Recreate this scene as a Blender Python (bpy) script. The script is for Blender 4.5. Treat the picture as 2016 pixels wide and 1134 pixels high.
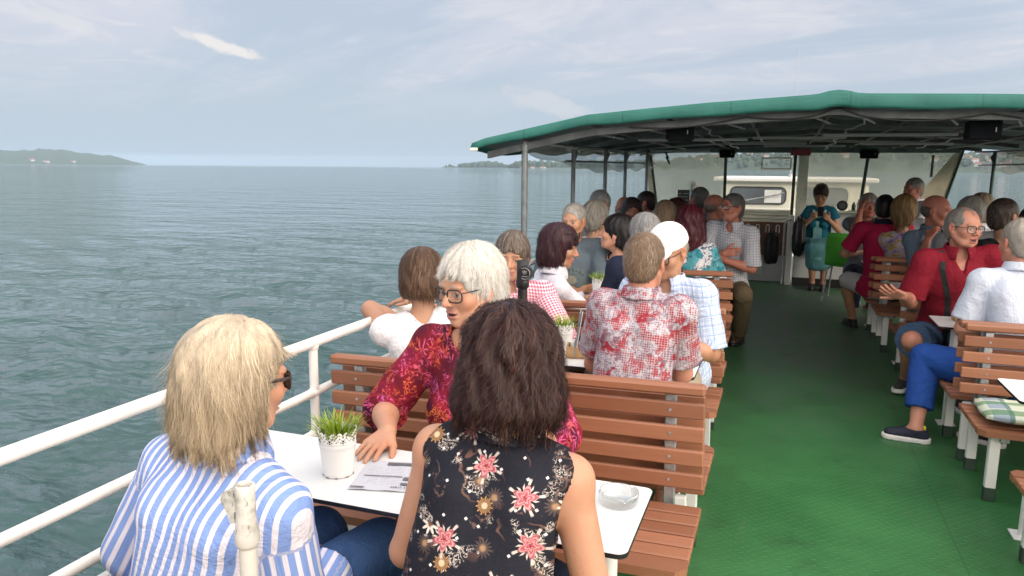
import bpy, bmesh, math, random
import numpy as np
from mathutils import Vector, Matrix, noise as mnoise

for _o in list(bpy.data.objects):
    bpy.data.objects.remove(_o)
R = math.radians
SC = bpy.context.scene
COL = SC.collection

# ------------------------------------------------------------------ camera
CAM_H = 1.6
yaw, pitch, roll = R(19.9), R(9.25), R(0.46)
fw = Vector((-math.sin(yaw)*math.cos(pitch), math.cos(yaw)*math.cos(pitch), -math.sin(pitch)))
rt = Vector((math.cos(yaw), math.sin(yaw), 0))
up = rt.cross(fw)
rt2 = rt*math.cos(roll) + up*math.sin(roll)
up2 = -rt*math.sin(roll) + up*math.cos(roll)
cam_d = bpy.data.cameras.new('camera')
cam = bpy.data.objects.new('camera', cam_d)
COL.objects.link(cam)
M3 = Matrix((rt2, up2, -fw)).transposed()
cam.matrix_world = Matrix.Translation((0, 0, CAM_H)) @ M3.to_4x4()
cam_d.sensor_width = 36.0
cam_d.lens = 36.0*1456/2016
cam_d.clip_start = 0.05
cam_d.clip_end = 60000
cam_d.dof.use_dof = False
SC.camera = cam

# ------------------------------------------------------------------ light
SUN_EL, SUN_AZ = 14.0, 122.0          # azimuth clockwise from the bow (+Y): low, behind on the right
sund = bpy.data.lights.new('sun', 'SUN')
sun = bpy.data.objects.new('sun', sund)
COL.objects.link(sun)
sund.energy = 1.5
sund.angle = R(10)
sund.color = (1.0, 0.86, 0.70)
sdir = Vector((math.sin(R(SUN_AZ))*math.cos(R(SUN_EL)), math.cos(R(SUN_AZ))*math.cos(R(SUN_EL)), math.sin(R(SUN_EL))))
sun.rotation_euler = sdir.to_track_quat('Z', 'Y').to_euler()
SC.view_settings.view_transform = 'Standard'
SC.view_settings.look = 'None'
SC.view_settings.exposure = -0.20
SC.view_settings.gamma = 1.0

W = bpy.data.worlds.new('World')
SC.world = W
W.use_nodes = True


class NT:
    """tiny helper to write node trees as expressions"""
    def __init__(self, tree):
        self.t = tree; self.n = tree.nodes; self.l = tree.links
    def node(self, ty, **kw):
        nd = self.n.new(ty)
        for k, v in kw.items():
            setattr(nd, k, v)
        return nd
    def put(self, nd, **ins):
        for k, v in ins.items():
            k2 = int(k[1:]) if k[0] == '_' else k.replace('__', ' ')
            s = nd.inputs[k2]
            if isinstance(v, bpy.types.NodeSocket):
                self.l.new(v, s)
            else:
                s.default_value = v
        return nd
    def m(self, op, a, b=0.0, c=0.0, clamp=False):
        nd = self.node('ShaderNodeMath', operation=op, use_clamp=clamp)
        self.put(nd, _0=a, _1=b, _2=c)
        return nd.outputs[0]
    def vm(self, op, a, b=(0, 0, 0), s=1.0):
        nd = self.node('ShaderNodeVectorMath', operation=op)
        self.put(nd, _0=a, _1=b)
        if op == 'SCALE':
            self.put(nd, Scale=s)
        return nd.outputs['Value'] if op in ('LENGTH', 'DOT_PRODUCT', 'DISTANCE') else nd.outputs[0]
    def sep(self, v):
        nd = self.node('ShaderNodeSeparateXYZ'); self.put(nd, _0=v)
        return nd.outputs
    def comb(self, x=0.0, y=0.0, z=0.0):
        nd = self.node('ShaderNodeCombineXYZ'); self.put(nd, _0=x, _1=y, _2=z)
        return nd.outputs[0]
    def mix(self, f, a, b, mode='MIX'):
        nd = self.node('ShaderNodeMix', data_type='RGBA', blend_type=mode)
        for i, v in ((0, f), (6, a), (7, b)):
            if isinstance(v, bpy.types.NodeSocket):
                self.l.new(v, nd.inputs[i])
            else:
                if i > 5 and len(v) == 3: v = (*v, 1)
                nd.inputs[i].default_value = v
        return nd.outputs[2]
    def noise(self, v=None, scale=5.0, detail=3.0, rough=0.5, dist=0.0, col=False):
        nd = self.node('ShaderNodeTexNoise')
        self.put(nd, Scale=scale, Detail=detail, Roughness=rough, Distortion=dist)
        if v is not None: self.put(nd, Vector=v)
        return nd.outputs[1 if col else 0]
    def voro(self, v, scale, rnd=1.0, feature='F1', out=0):
        nd = self.node('ShaderNodeTexVoronoi', feature=feature)
        self.put(nd, Vector=v, Scale=scale, Randomness=rnd)
        return nd.outputs[out] if not isinstance(out, str) else nd.outputs[out]
    def ramp(self, f, stops, interp='LINEAR'):
        nd = self.node('ShaderNodeValToRGB')
        cr = nd.color_ramp; cr.interpolation = interp
        while len(cr.elements) < len(stops): cr.elements.new(0.5)
        for e, (p, c) in zip(cr.elements, stops):
            e.position = p; e.color = (*c, 1) if len(c) == 3 else c
        self.put(nd, _0=f)
        return nd.outputs[0]
    def step(self, f, lo, hi):
        nd = self.node('ShaderNodeMapRange', clamp=True, interpolation_type='SMOOTHSTEP')
        self.put(nd, _0=f, _1=lo, _2=hi, _3=0.0, _4=1.0)
        return nd.outputs[0]
    def coord(self, which='Object'):
        return self.node('ShaderNodeTexCoord').outputs[which]
    def attr(self, name, out='Color'):
        return self.node('ShaderNodeAttribute', attribute_name=name).outputs[out]
    def bump(self, h, strength=0.3, dist=0.01, normal=None):
        nd = self.node('ShaderNodeBump')
        self.put(nd, Strength=strength, Distance=dist, Height=h)
        if normal is not None: self.put(nd, Normal=normal)
        return nd.outputs[0]


def sky_world():
    T = NT(W.node_tree)
    bg = W.node_tree.nodes['Background']
    sky = T.node('ShaderNodeTexSky', sky_type='NISHITA')
    sky.sun_disc = False
    sky.sun_elevation = R(SUN_EL)
    sky.sun_rotation = R(SUN_AZ)
    sky.altitude = 400; sky.air_density = 1.0; sky.dust_density = 2.2; sky.ozone_density = 1.5
    d = T.coord('Generated')
    x, y, z = T.sep(d)
    zc = T.m('MAXIMUM', z, 0.02)
    # project on a cloud ceiling so that the cloud bands flatten towards the horizon
    zz = T.m('ADD', zc, 0.13)
    px = T.m('DIVIDE', x, zz); py = T.m('DIVIDE', y, zz)
    p = T.comb(px, py, 0.0)
    rot = T.node('ShaderNodeVectorRotate', rotation_type='Z_AXIS')
    T.put(rot, Vector=p, Angle=R(28))
    p2 = T.vm('MULTIPLY', rot.outputs[0], (0.55, 1.5, 1.0))
    n1 = T.noise(p2, 0.75, 6.0, 0.58, 0.6)
    n2 = T.noise(p, 2.3, 5.0, 0.6, 1.0)
    veil = T.step(n1, 0.40, 0.60)
    pale = T.step(n2, 0.46, 0.62)
    base = T.vm('SCALE', sky.outputs[0], s=0.10)
    hor = (0.46, 0.535, 0.62, 1)
    # thin overcast: hazy blue-grey low down, lavender-grey veil higher, brighter near the zenith
    el = T.step(z, 0.02, 0.26)
    c0 = T.mix(el, hor, (0.465, 0.532, 0.642, 1))
    c1 = T.mix(T.m('MULTIPLY', veil, T.step(z, 0.03, 0.2)), c0, (0.61, 0.623, 0.70, 1))
    c2 = T.mix(T.m('MULTIPLY', T.m('MULTIPLY', pale, veil), T.m('MULTIPLY', T.step(z, 0.05, 0.16), 0.6)), c1, (0.70, 0.695, 0.73, 1))
    # one small sunlit cloud high over the left horizon
    def cloudlet(az, elv, w, h, seed):
        a0 = R(az); e0 = R(elv)
        dirv = (math.sin(a0)*math.cos(e0), math.cos(a0)*math.cos(e0), math.sin(e0))
        rv = (math.cos(a0), -math.sin(a0), 0)
        u = T.vm('DOT_PRODUCT', d, rv)
        v = T.m('SUBTRACT', T.m('SUBTRACT', z, math.sin(e0)), T.m('MULTIPLY', u, -0.27))
        wob = T.noise(T.comb(T.m('MULTIPLY', u, 26.0), T.m('MULTIPLY', v, 40.0), seed), 1.0, 5.0, 0.65)
        e = T.m('SQRT', T.m('ADD', T.m('POWER', T.m('DIVIDE', u, w), 2.0), T.m('POWER', T.m('DIVIDE', v, h), 2.0)))
        e = T.m('ADD', e, T.m('MULTIPLY', T.m('SUBTRACT', wob, 0.5), 2.4))
        front = T.step(T.vm('DOT_PRODUCT', d, dirv), 0.2, 0.5)
        return T.m('MULTIPLY', T.m('SUBTRACT', 1.0, T.step(e, 0.45, 1.15)), front)
    m1 = cloudlet(-40.6, 8.1, 0.05, 0.0085, 3.0)
    c3 = T.mix(T.m('MULTIPLY', m1, 0.85), c2, (0.86, 0.80, 0.76, 1))
    m2 = cloudlet(-50.0, 8.9, 0.05, 0.010, 8.0)
    c3 = T.mix(T.m('MULTIPLY', m2, 0.5), c3, (0.75, 0.72, 0.72, 1))
    m3 = cloudlet(-17.0, 4.6, 0.06, 0.016, 5.0)
    c3 = T.mix(T.m('MULTIPLY', m3, 0.45), c3, (0.72, 0.69, 0.70, 1))
    zen = T.step(z, 0.30, 0.85)
    c4 = T.mix(zen, c3, (1.05, 1.09, 1.18, 1))
    # glow of the veiled low sun behind the camera, widened as fill under the canopy
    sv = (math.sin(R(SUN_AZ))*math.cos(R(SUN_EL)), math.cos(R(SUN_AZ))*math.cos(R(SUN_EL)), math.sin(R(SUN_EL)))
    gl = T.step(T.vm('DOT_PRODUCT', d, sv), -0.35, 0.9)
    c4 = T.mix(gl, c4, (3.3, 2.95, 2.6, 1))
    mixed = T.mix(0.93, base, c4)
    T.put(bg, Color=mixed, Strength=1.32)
sky_world()


# ------------------------------------------------------------------ materials
MATS = {}
def mat(name, fn=None):
    if name in MATS: return MATS[name]
    mt = bpy.data.materials.new(name)
    mt.use_nodes = True
    T = NT(mt.node_tree)
    bs = mt.node_tree.nodes['Principled BSDF']
    if fn: fn(T, bs, mt)
    MATS[name] = mt
    return mt

def plain(name, col, rough=0.5, metal=0.0, var=0.12, scale=9.0, bump=0.0, bscale=60.0, spec=0.5, coords='Object'):
    def f(T, b, mt):
        co = T.coord(coords)
        n = T.noise(co, scale, 4.0, 0.6)
        c = T.mix(T.step(n, 0.3, 0.7), tuple(x*(1-var) for x in col), tuple(min(1, x*(1+var)) for x in col))
        T.put(b, Base__Color=c, Roughness=rough, Metallic=metal)
        b.inputs['Specular IOR Level'].default_value = spec
        if bump:
            T.put(b, Normal=T.bump(T.noise(co, bscale, 3.0), bump, 0.004))
    return mat(name, f)


# ------------------------------------------------------------------ objects
def tag(o, label=None, cat=None, group=None, kind=None):
    if label: o['label'] = label
    if cat: o['category'] = cat
    if group: o['group'] = group
    if kind: o['kind'] = kind
    return o

def empty(name, loc=(0, 0, 0), label=None, cat=None, group=None):
    o = bpy.data.objects.new(name, None)
    o.empty_display_size = 0.1
    o.location = loc
    COL.objects.link(o)
    return tag(o, label, cat, group)

def children(o):
    return [c for c in bpy.data.objects if c.parent == o]

def copy_tree(o, parent=None):
    c = o.copy(); COL.objects.link(c)
    if parent: c.parent = parent
    for ch in children(o):
        copy_tree(ch, c)
    return c

def raw_mesh(name, verts, loops, starts, totals, mats, parent=None, smooth=True, loc=None):
    me = bpy.data.meshes.new(name)
    nv = len(verts)
    me.vertices.add(nv)
    me.vertices.foreach_set('co', np.asarray(verts, np.float32).ravel())
    me.loops.add(len(loops))
    me.loops.foreach_set('vertex_index', np.asarray(loops, np.int32))
    me.polygons.add(len(starts))
    me.polygons.foreach_set('loop_start', np.asarray(starts, np.int32))
    me.polygons.foreach_set('loop_total', np.asarray(totals, np.int32))
    if smooth:
        me.polygons.foreach_set('use_smooth', np.ones(len(starts), bool))
    me.update(calc_edges=True)
    me.validate()
    for m_ in mats: me.materials.append(m_)
    o = bpy.data.objects.new(name, me)
    COL.objects.link(o)
    if parent: o.parent = parent
    if loc is not None: o.location = loc
    return o

def quad_mesh(name, verts, quads, mats, parent=None, smooth=True):
    q = np.asarray(quads, np.int32)
    n = len(q)
    return raw_mesh(name, verts, q.ravel(), np.arange(n)*4, np.full(n, 4), mats, parent, smooth)

def set_attr(o, name, data, kind='FLOAT_COLOR'):
    a = o.data.attributes.new(name, kind, 'POINT')
    if kind == 'FLOAT_COLOR':
        d = np.ones((len(data), 4), np.float32); d[:, :3] = data
        a.data.foreach_set('color', d.ravel())
    else:
        a.data.foreach_set('vector', np.asarray(data, np.float32).ravel())

class MB:
    """collects shapes of one part, then links them as one mesh"""
    def __init__(self):
        self.v = []; self.f = []; self.mi = []; self.sm = []
    def add(self, vs, fs, mi=0, sm=False):
        b = len(self.v)
        self.v += [tuple(p) for p in vs]
        self.f += [tuple(i+b for i in f) for f in fs]
        self.mi += [mi]*len(fs); self.sm += [sm]*len(fs)
        return self
    def box(self, lo, hi, bev=0.0, mi=0, rot=None, piv=None):
        c = [(a+b)/2 for a, b in zip(lo, hi)]
        h = [abs(b-a)/2 for a, b in zip(lo, hi)]
        bev = min(bev, min(h)*0.45)
        bm = bmesh.new()
        for sx in (-1, 1):
            for sy in (-1, 1):
                for sz in (-1, 1):
                    if bev <= 0:
                        bm.verts.new((sx*h[0], sy*h[1], sz*h[2]))
                    else:
                        bm.verts.new((sx*(h[0]-bev), sy*(h[1]-bev), sz*h[2]))
                        bm.verts.new((sx*(h[0]-bev), sy*h[1], sz*(h[2]-bev)))
                        bm.verts.new((sx*h[0], sy*(h[1]-bev), sz*(h[2]-bev)))
        bmesh.ops.convex_hull(bm, input=bm.verts)
        bmesh.ops.dissolve_limit(bm, angle_limit=0.01, verts=bm.verts, edges=bm.edges)
        bm.verts.index_update()
        off = Vector(c)
        vs = []
        for v in bm.verts:
            p = v.co.copy()
            if rot is not None:
                pv = Vector(piv) - off if piv is not None else Vector((0, 0, 0))
                p = rot @ (p - pv) + pv
            vs.append(p + off)
        fs = [[v.index for v in f.verts] for f in bm.faces]
        bm.free()
        return self.add(vs, fs, mi)
    def tube(self, pts, r, n=10, mi=0, caps=True, closed=False):
        pts = [Vector(p) for p in pts]
        rs = r if isinstance(r, (list, tuple)) else [r]*len(pts)
        vs, fs = [], []
        ref = None
        m = len(pts)
        for i, p in enumerate(pts):
            if closed:
                t = pts[(i+1) % m] - pts[i-1]
            else:
                t = pts[min(i+1, m-1)] - pts[max(i-1, 0)]
            t.normalize()
            if ref is None:
                ref = t.orthogonal().normalized()
            ref = (ref - t*ref.dot(t))
            if ref.length < 1e-6: ref = t.orthogonal()
            ref.normalize()
            bn = t.cross(ref)
            for k in range(n):
                a = 2*math.pi*k/n
                vs.append(p + (ref*math.cos(a) + bn*math.sin(a))*rs[i])
        for i in range(m if closed else m-1):
            j = (i+1) % m
            for k in range(n):
                k2 = (k+1) % n
                fs.append((i*n+k, i*n+k2, j*n+k2, j*n+k))
        self.add(vs, fs, mi, True)
        if caps and not closed:
            b = len(self.v)
            self.add(vs[:n], [tuple(reversed(range(n)))], mi)
            self.add(vs[-n:], [tuple(range(n))], mi)
        return self
    def lathe(self, prof, c=(0, 0, 0), n=32, mi=0, sm=True):
        vs, fs = [], []
        for (r_, z_) in prof:
            for k in range(n):
                a = 2*math.pi*k/n
                vs.append((c[0]+r_*math.cos(a), c[1]+r_*math.sin(a), c[2]+z_))
        for i in range(len(prof)-1):
            for k in range(n):
                k2 = (k+1) % n
                fs.append((i*n+k, i*n+k2, (i+1)*n+k2, (i+1)*n+k))
        return self.add(vs, fs, mi, sm)
    def prism(self, poly, z0, z1, mi=0, axis='z', mi_side=None):
        n = len(poly)
        def P(a, b, c):
            return (a, b, c) if axis == 'z' else ((a, c, b) if axis == 'y' else (c, a, b))
        vs = [P(a, b, z0) for a, b in poly] + [P(a, b, z1) for a, b in poly]
        self.add(vs, [tuple(reversed(range(n))), tuple(range(n, 2*n))], mi)
        self.add(vs, [(i, (i+1) % n, n+(i+1) % n, n+i) for i in range(n)], mi if mi_side is None else mi_side)
        return self
    def build(self, name, mats, parent=None, loc=None, fix=True):
        if not isinstance(mats, (list, tuple)): mats = [mats]
        me = bpy.data.meshes.new(name)
        me.from_pydata(self.v, [], self.f)
        for m_ in mats: me.materials.append(m_)
        me.polygons.foreach_set('material_index', self.mi)
        me.polygons.foreach_set('use_smooth', self.sm)
        if fix:
            bm = bmesh.new(); bm.from_mesh(me)
            bmesh.ops.recalc_face_normals(bm, faces=bm.faces)
            bm.to_mesh(me); bm.free()
        me.update()
        o = bpy.data.objects.new(name, me)
        COL.objects.link(o)
        if parent: o.parent = parent
        if loc is not None: o.location = loc
        return o
WATER_Z = -2.2
# ------------------------------------------------------------------ water
def m_water(T, b, mt):
    co = T.node('ShaderNodeNewGeometry').outputs['Position']
    n1 = T.noise(T.vm('MULTIPLY', co, (1.0, 1.5, 1.0)), 2.6, 4.0, 0.6)
    n2 = T.noise(T.vm('MULTIPLY', co, (0.8, 1.3, 1.0)), 0.55, 4.0, 0.6)
    h = T.m('ADD', T.m('MULTIPLY', n1, 0.35), T.m('MULTIPLY', n2, 1.1))
    big = T.noise(co, 0.05, 3.0)
    c = T.mix(big, (0.042, 0.090, 0.094), (0.054, 0.106, 0.110))
    n3 = T.noise(T.vm('MULTIPLY', co, (0.8, 1.6, 1.0)), 0.16, 5.0, 0.62)
    h = T.m('ADD', h, T.m('MULTIPLY', n3, 9.0))
    T.put(b, Base__Color=c, Roughness=0.05, IOR=1.333, Normal=T.bump(h, 0.9, 0.25))
M_WATER = mat('lake_water', m_water)

def build_water():
    rng = np.random.default_rng(3)
    rad = np.concatenate([np.linspace(0.5, 4, 6), 4*np.exp(np.linspace(0, 1, 331)[1:]*math.log(12000/4))])
    azs = np.concatenate([np.linspace(R(-68), R(30), 801), np.linspace(R(30), R(292), 60)[1:-1]])
    A, D = np.meshgrid(azs, rad, indexing='ij')
    X = np.sin(A)*D; Y = np.cos(A)*D
    Z = np.zeros_like(X)
    fade_all = np.clip(1-(D-70)/260, 0, 1)
    for i in range(46):
        lam = 0.28*(2.6/0.28)**rng.random()
        th = R(8) + rng.normal()*0.55
        k = 2*math.pi/lam
        amp = 0.0095*lam**0.85
        ph = rng.random()*6.28
        # only keep waves the local grid can carry
        cell = D*0.0245
        f = np.clip(1.6-cell/(lam*0.35), 0, 1)*fade_all
        arg = k*(X*math.sin(th)+Y*math.cos(th)) + ph + 0.8*np.sin(0.11*X*(1+i % 3)+i)+0.7*np.sin(0.17*Y+i*2)
        Z += f*amp*(np.sin(arg) + 0.28*np.sin(2*arg+1.0))
    Z += WATER_Z
    na, nr = A.shape
    V = np.stack([X, Y, Z], -1).reshape(-1, 3)
    ii, jj = np.meshgrid(np.arange(na), np.arange(nr-1), indexing='ij')
    i2 = (ii+1) % na
    Q = np.stack([ii*nr+jj, ii*nr+jj+1, i2*nr+jj+1, i2*nr+jj], -1).reshape(-1, 4)
    o = quad_mesh('water', V, Q, [M_WATER])
    tag(o, 'rippled teal lake water reaching to the horizon', None, None, 'structure')
build_water()

# ------------------------------------------------------------------ far shores
def m_forest(T, b, mt):
    co = T.coord('Object')
    n = T.noise(co, 0.02, 5.0, 0.65)
    c = T.mix(n, (0.030, 0.055, 0.028), (0.060, 0.085, 0.045))
    T.put(b, Base__Color=c, Roughness=0.9)
M_FOREST = mat('far_forest', m_forest)
M_FIELD = plain('far_slope', (0.055, 0.080, 0.045), 0.9, var=0.3, scale=0.004)
M_FARWALL = plain('house_render', (0.50, 0.49, 0.47), 0.8, var=0.08, scale=0.3)
M_FARROOF = plain('house_roof', (0.22, 0.10, 0.07), 0.8, var=0.2, scale=0.3)
M_FARGLASS = plain('house_window', (0.05, 0.06, 0.08), 0.2)

def pol(az, d, z=0.0):
    return Vector((math.sin(R(az))*d, math.cos(R(az))*d, z))

def hill(name, label, prof, d0, d1, seed, rough):
    """a real ridge: profile of (azimuth, elevation angle) seen from the deck, given depth"""
    azs = np.linspace(prof[0][0], prof[-1][0], 160)
    el = np.interp(azs, [p[0] for p in prof], [p[1] for p in prof])
    ds = np.linspace(d0, d1, 14)
    V = []
    for i, a in enumerate(azs):
        for j, d in enumerate(ds):
            t = j/(len(ds)-1)
            hgt = max(0, el[i])*math.pi/180*(d0+d1)/2
            n = mnoise.fractal(Vector((a*1.3+seed, d*0.002, seed)), 0.7, 2.1, 5)
            env = math.sin(math.pi*min(1, t*1.0))**0.7
            z = WATER_Z - 2 + env*(hgt+2)*(1+rough*n)
            V.append(pol(a, d, z))
    n2 = len(ds)
    Q = [(i*n2+j, (i+1)*n2+j, (i+1)*n2+j+1, i*n2+j+1) for i in range(len(azs)-1) for j in range(n2-1)]
    o = quad_mesh(name, [tuple(v) for v in V], [tuple(reversed(q)) for q in Q], [M_FIELD if name == 'shore' else M_FOREST])
    return tag(o, label, None, None, 'structure')

hill('hill', 'long wooded hill far across the lake on the left',
     [(-78, .7), (-66, .95), (-58, .75), (-54.2, .86), (-53.2, .84), (-52.3, .92), (-51, .96), (-50, .80), (-48.6, .64), (-47.6, .5), (-46.9, .28), (-46.2, .10), (-45.9, 0.0)], 6500, 8300, 3.1, 0.16)
hill('shore', 'low land spit under the wood across the water', [(-25.4, 0.02), (-24.4, .09), (-20.4, .09), (-20, 0.02)], 4600, 5000, 7.7, 0.2)
hill('shore', 'low shoreline under the nearer wood', [(-20.2, 0.04), (-18.5, .12), (-14, .15), (-10, .2), (-8.5, .2)], 3300, 3700, 9.7, 0.2)
hill('hill', 'wooded hillside with a village beyond the boat bow',
     [(-9.5, .2), (-7, .75), (-3, 1.1), (1, 1.25), (5, 1.3), (9, 1.15), (12, 1.0), (16, 1.1), (22, 1.3), (34, 1.0)], 2300, 3400, 13.3, 0.22)

def forest(label, items, seed, base):
    """one mass of crowns far off"""
    rng = random.Random(seed)
    bm = bmesh.new()
    bmesh.ops.create_icosphere(bm, subdivisions=1, radius=1)
    iv = np.array([v.co[:] for v in bm.verts]); ifc = [[v.index for v in f.verts] for f in bm.faces]
    bm.free()
    mb = MB()
    for (az, d, z, r, hgt) in items:
        c = np.array(pol(az, d, z + hgt*0.45))
        s = np.array([r*rng.uniform(.8, 1.2), r*rng.uniform(.8, 1.2), hgt*0.6])
        j = np.array([[rng.uniform(.72, 1.2)] for _ in iv])
        mb.add(iv*s*j + c, ifc, 0, False)
    o = mb.build('forest', M_FOREST, fix=False)
    return tag(o, label, None, None, 'stuff')

rg = random.Random(11)
def band(a0, a1, d0, d1, n, h0, h1, prof=None):
    out = []
    for _ in range(n):
        t = rg.random(); a = a0+(a1-a0)*t
        s = 1.0
        if prof is not None:
            s = float(np.interp(a, [p[0] for p in prof], [p[1] for p in prof]))
        hgt = rg.uniform(h0, h1)*s
        out.append((a, rg.uniform(d0, d1), WATER_Z+1.0, hgt*rg.uniform(.32, .6), hgt))
    return out
forest('distant wood on the left-hand spit, faded by haze',
       band(-24.0, -20.1, 4650, 4900, 380, 30, 46, [(-25, .3), (-24, .55), (-23, .75), (-22, .92), (-21, .85), (-20.3, .45)]) +
       [(-25.0, 4700, WATER_Z, 9, 17), (-25.2, 4700, WATER_Z, 6, 9), (-24.7, 4700, WATER_Z, 14, 22), (-24.5, 4720, WATER_Z, 10, 14)], 5, 0)
forest('nearer wood along the far shore beyond the canopy posts',
       band(-20.1, -8.2, 3400, 3650, 620, 22, 38, [(-20.1, .55), (-19.6, .9), (-18.3, 1.0), (-18.0, 1.0), (-16, .9), (-14, .95), (-12, 1.05), (-8, 1.1)]), 6, 0)
hb = []
for _ in range(950):
    a = rg.uniform(-9, 33); d = rg.uniform(2330, 2800)
    t = (d-2300)/1100
    el = float(np.interp(a, [-9.5, -7, -3, 1, 5, 9, 12, 16, 22, 34], [.2, .75, 1.1, 1.25, 1.3, 1.15, 1.0, 1.1, 1.3, 1.0]))
    z = WATER_Z + math.sin(math.pi*t)**.7*el*math.pi/180*2850*.93
    hgt = rg.uniform(9, 19)
    hb.append((a, d, z, hgt*rg.uniform(.35, .7), hgt))
forest('trees scattered over the village hillside', hb, 8, 0)

def house(az, d, z, w, dp, hgt, rz, label, roofy=True):
    o = empty('house', pol(az, d, z), label, 'house', 'houses on the far shores')
    o.rotation_euler.z = rz
    MB().box((-w/2, -dp/2, -3), (w/2, dp/2, hgt)).build('wall', M_FARWALL, o)
    e = 0.6
    MB().add([(-w/2-e, -dp/2-e, hgt+.003), (w/2+e, -dp/2-e, hgt+.003), (w/2+e, dp/2+e, hgt+.003), (-w/2-e, dp/2+e, hgt+.003), (-w/2-e, 0, hgt+dp*.42), (w/2+e, 0, hgt+dp*.42)],
             [(0, 1, 5, 4), (2, 3, 4, 5), (0, 4, 3), (1, 2, 5), (3, 2, 1, 0)]).build('roof', M_FARROOF, o)
    m = MB()
    for k in range(int(w//3.2)):
        for fl in range(max(1, int(hgt//3))):
            x = -w/2+1.8+k*3.0
            m.box((x, -dp/2-.08, .9+fl*2.9), (x+1.2, -dp/2+.1, 2.3+fl*2.9))
    m.build('windows', M_FARGLASS, o)
    return o
hi = 0
adj = ['white', 'pale grey', 'cream']
for (az, elv, d, w) in [(-52.6, .28, 6620, 60), (-51.8, .12, 6560, 46), (-51.6, .33, 6640, 34), (-50.3, .16, 6580, 40)]:
    house(az, d, WATER_Z+elv*math.pi/180*d*.6, w, w*.5, 14, R(rg.uniform(-20, 20)),
          ['large white building below the ridge of the far left hill', 'white waterside building at the foot of the far left hill', 'smaller white house high on the far left hill', 'low white house near the right end of the far left hill'][hi])
    hi += 1
hi = 0
for (az, z, w) in [(-19.1, 1, 20), (-18.4, 0, 16), (-17.6, 1, 24)]:
    house(az, 3335, WATER_Z+z, w, 10, 6, R(rg.uniform(-15, 15)), ['pale house at the water edge left of the first canopy post', 'smallest pale house at the edge of the far wood', 'long pale house at the edge of the far wood'][hi]); hi += 1
spots = [(10.9, .35), (11.3, .55), (11.7, .25), (12.2, .6), (12.7, .3), (13.1, .75), (13.5, .2), (13.9, .5), (14.3, .8), (12.0, .12), (13.3, .1), (14.6, .3), (15.2, .5),
         (-6, .4), (-4.8, .7), (-3.6, .35), (-2.4, .8), (-1.3, .45), (-.2, .9), (1.2, .5), (2.6, .8), (3.9, .4), (5.4, .7), (6.8, .35), (8.3, .6), (9.4, .3)]
for k, (az, f) in enumerate(spots):
    d = 2320+f*420
    t = (d-2300)/1100
    el = float(np.interp(az, [-9.5, -7, -3, 1, 5, 9, 12, 16, 22, 34], [.2, .75, 1.1, 1.25, 1.3, 1.15, 1.0, 1.1, 1.3, 1.0]))
    z = WATER_Z + math.sin(math.pi*t)**.7*el*math.pi/180*2850*1.0 + 2.5
    where = 'seen right of the canopy posts' if az > 10 else 'seen through the clear windscreen sheets'
    house(az, d, z, rg.uniform(13, 24), rg.uniform(9, 12), rg.choice([6, 6, 9]), R(az*-1+rg.uniform(-40, 40)),
          'small village house with brown roof on the far hillside, '+where)

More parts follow.
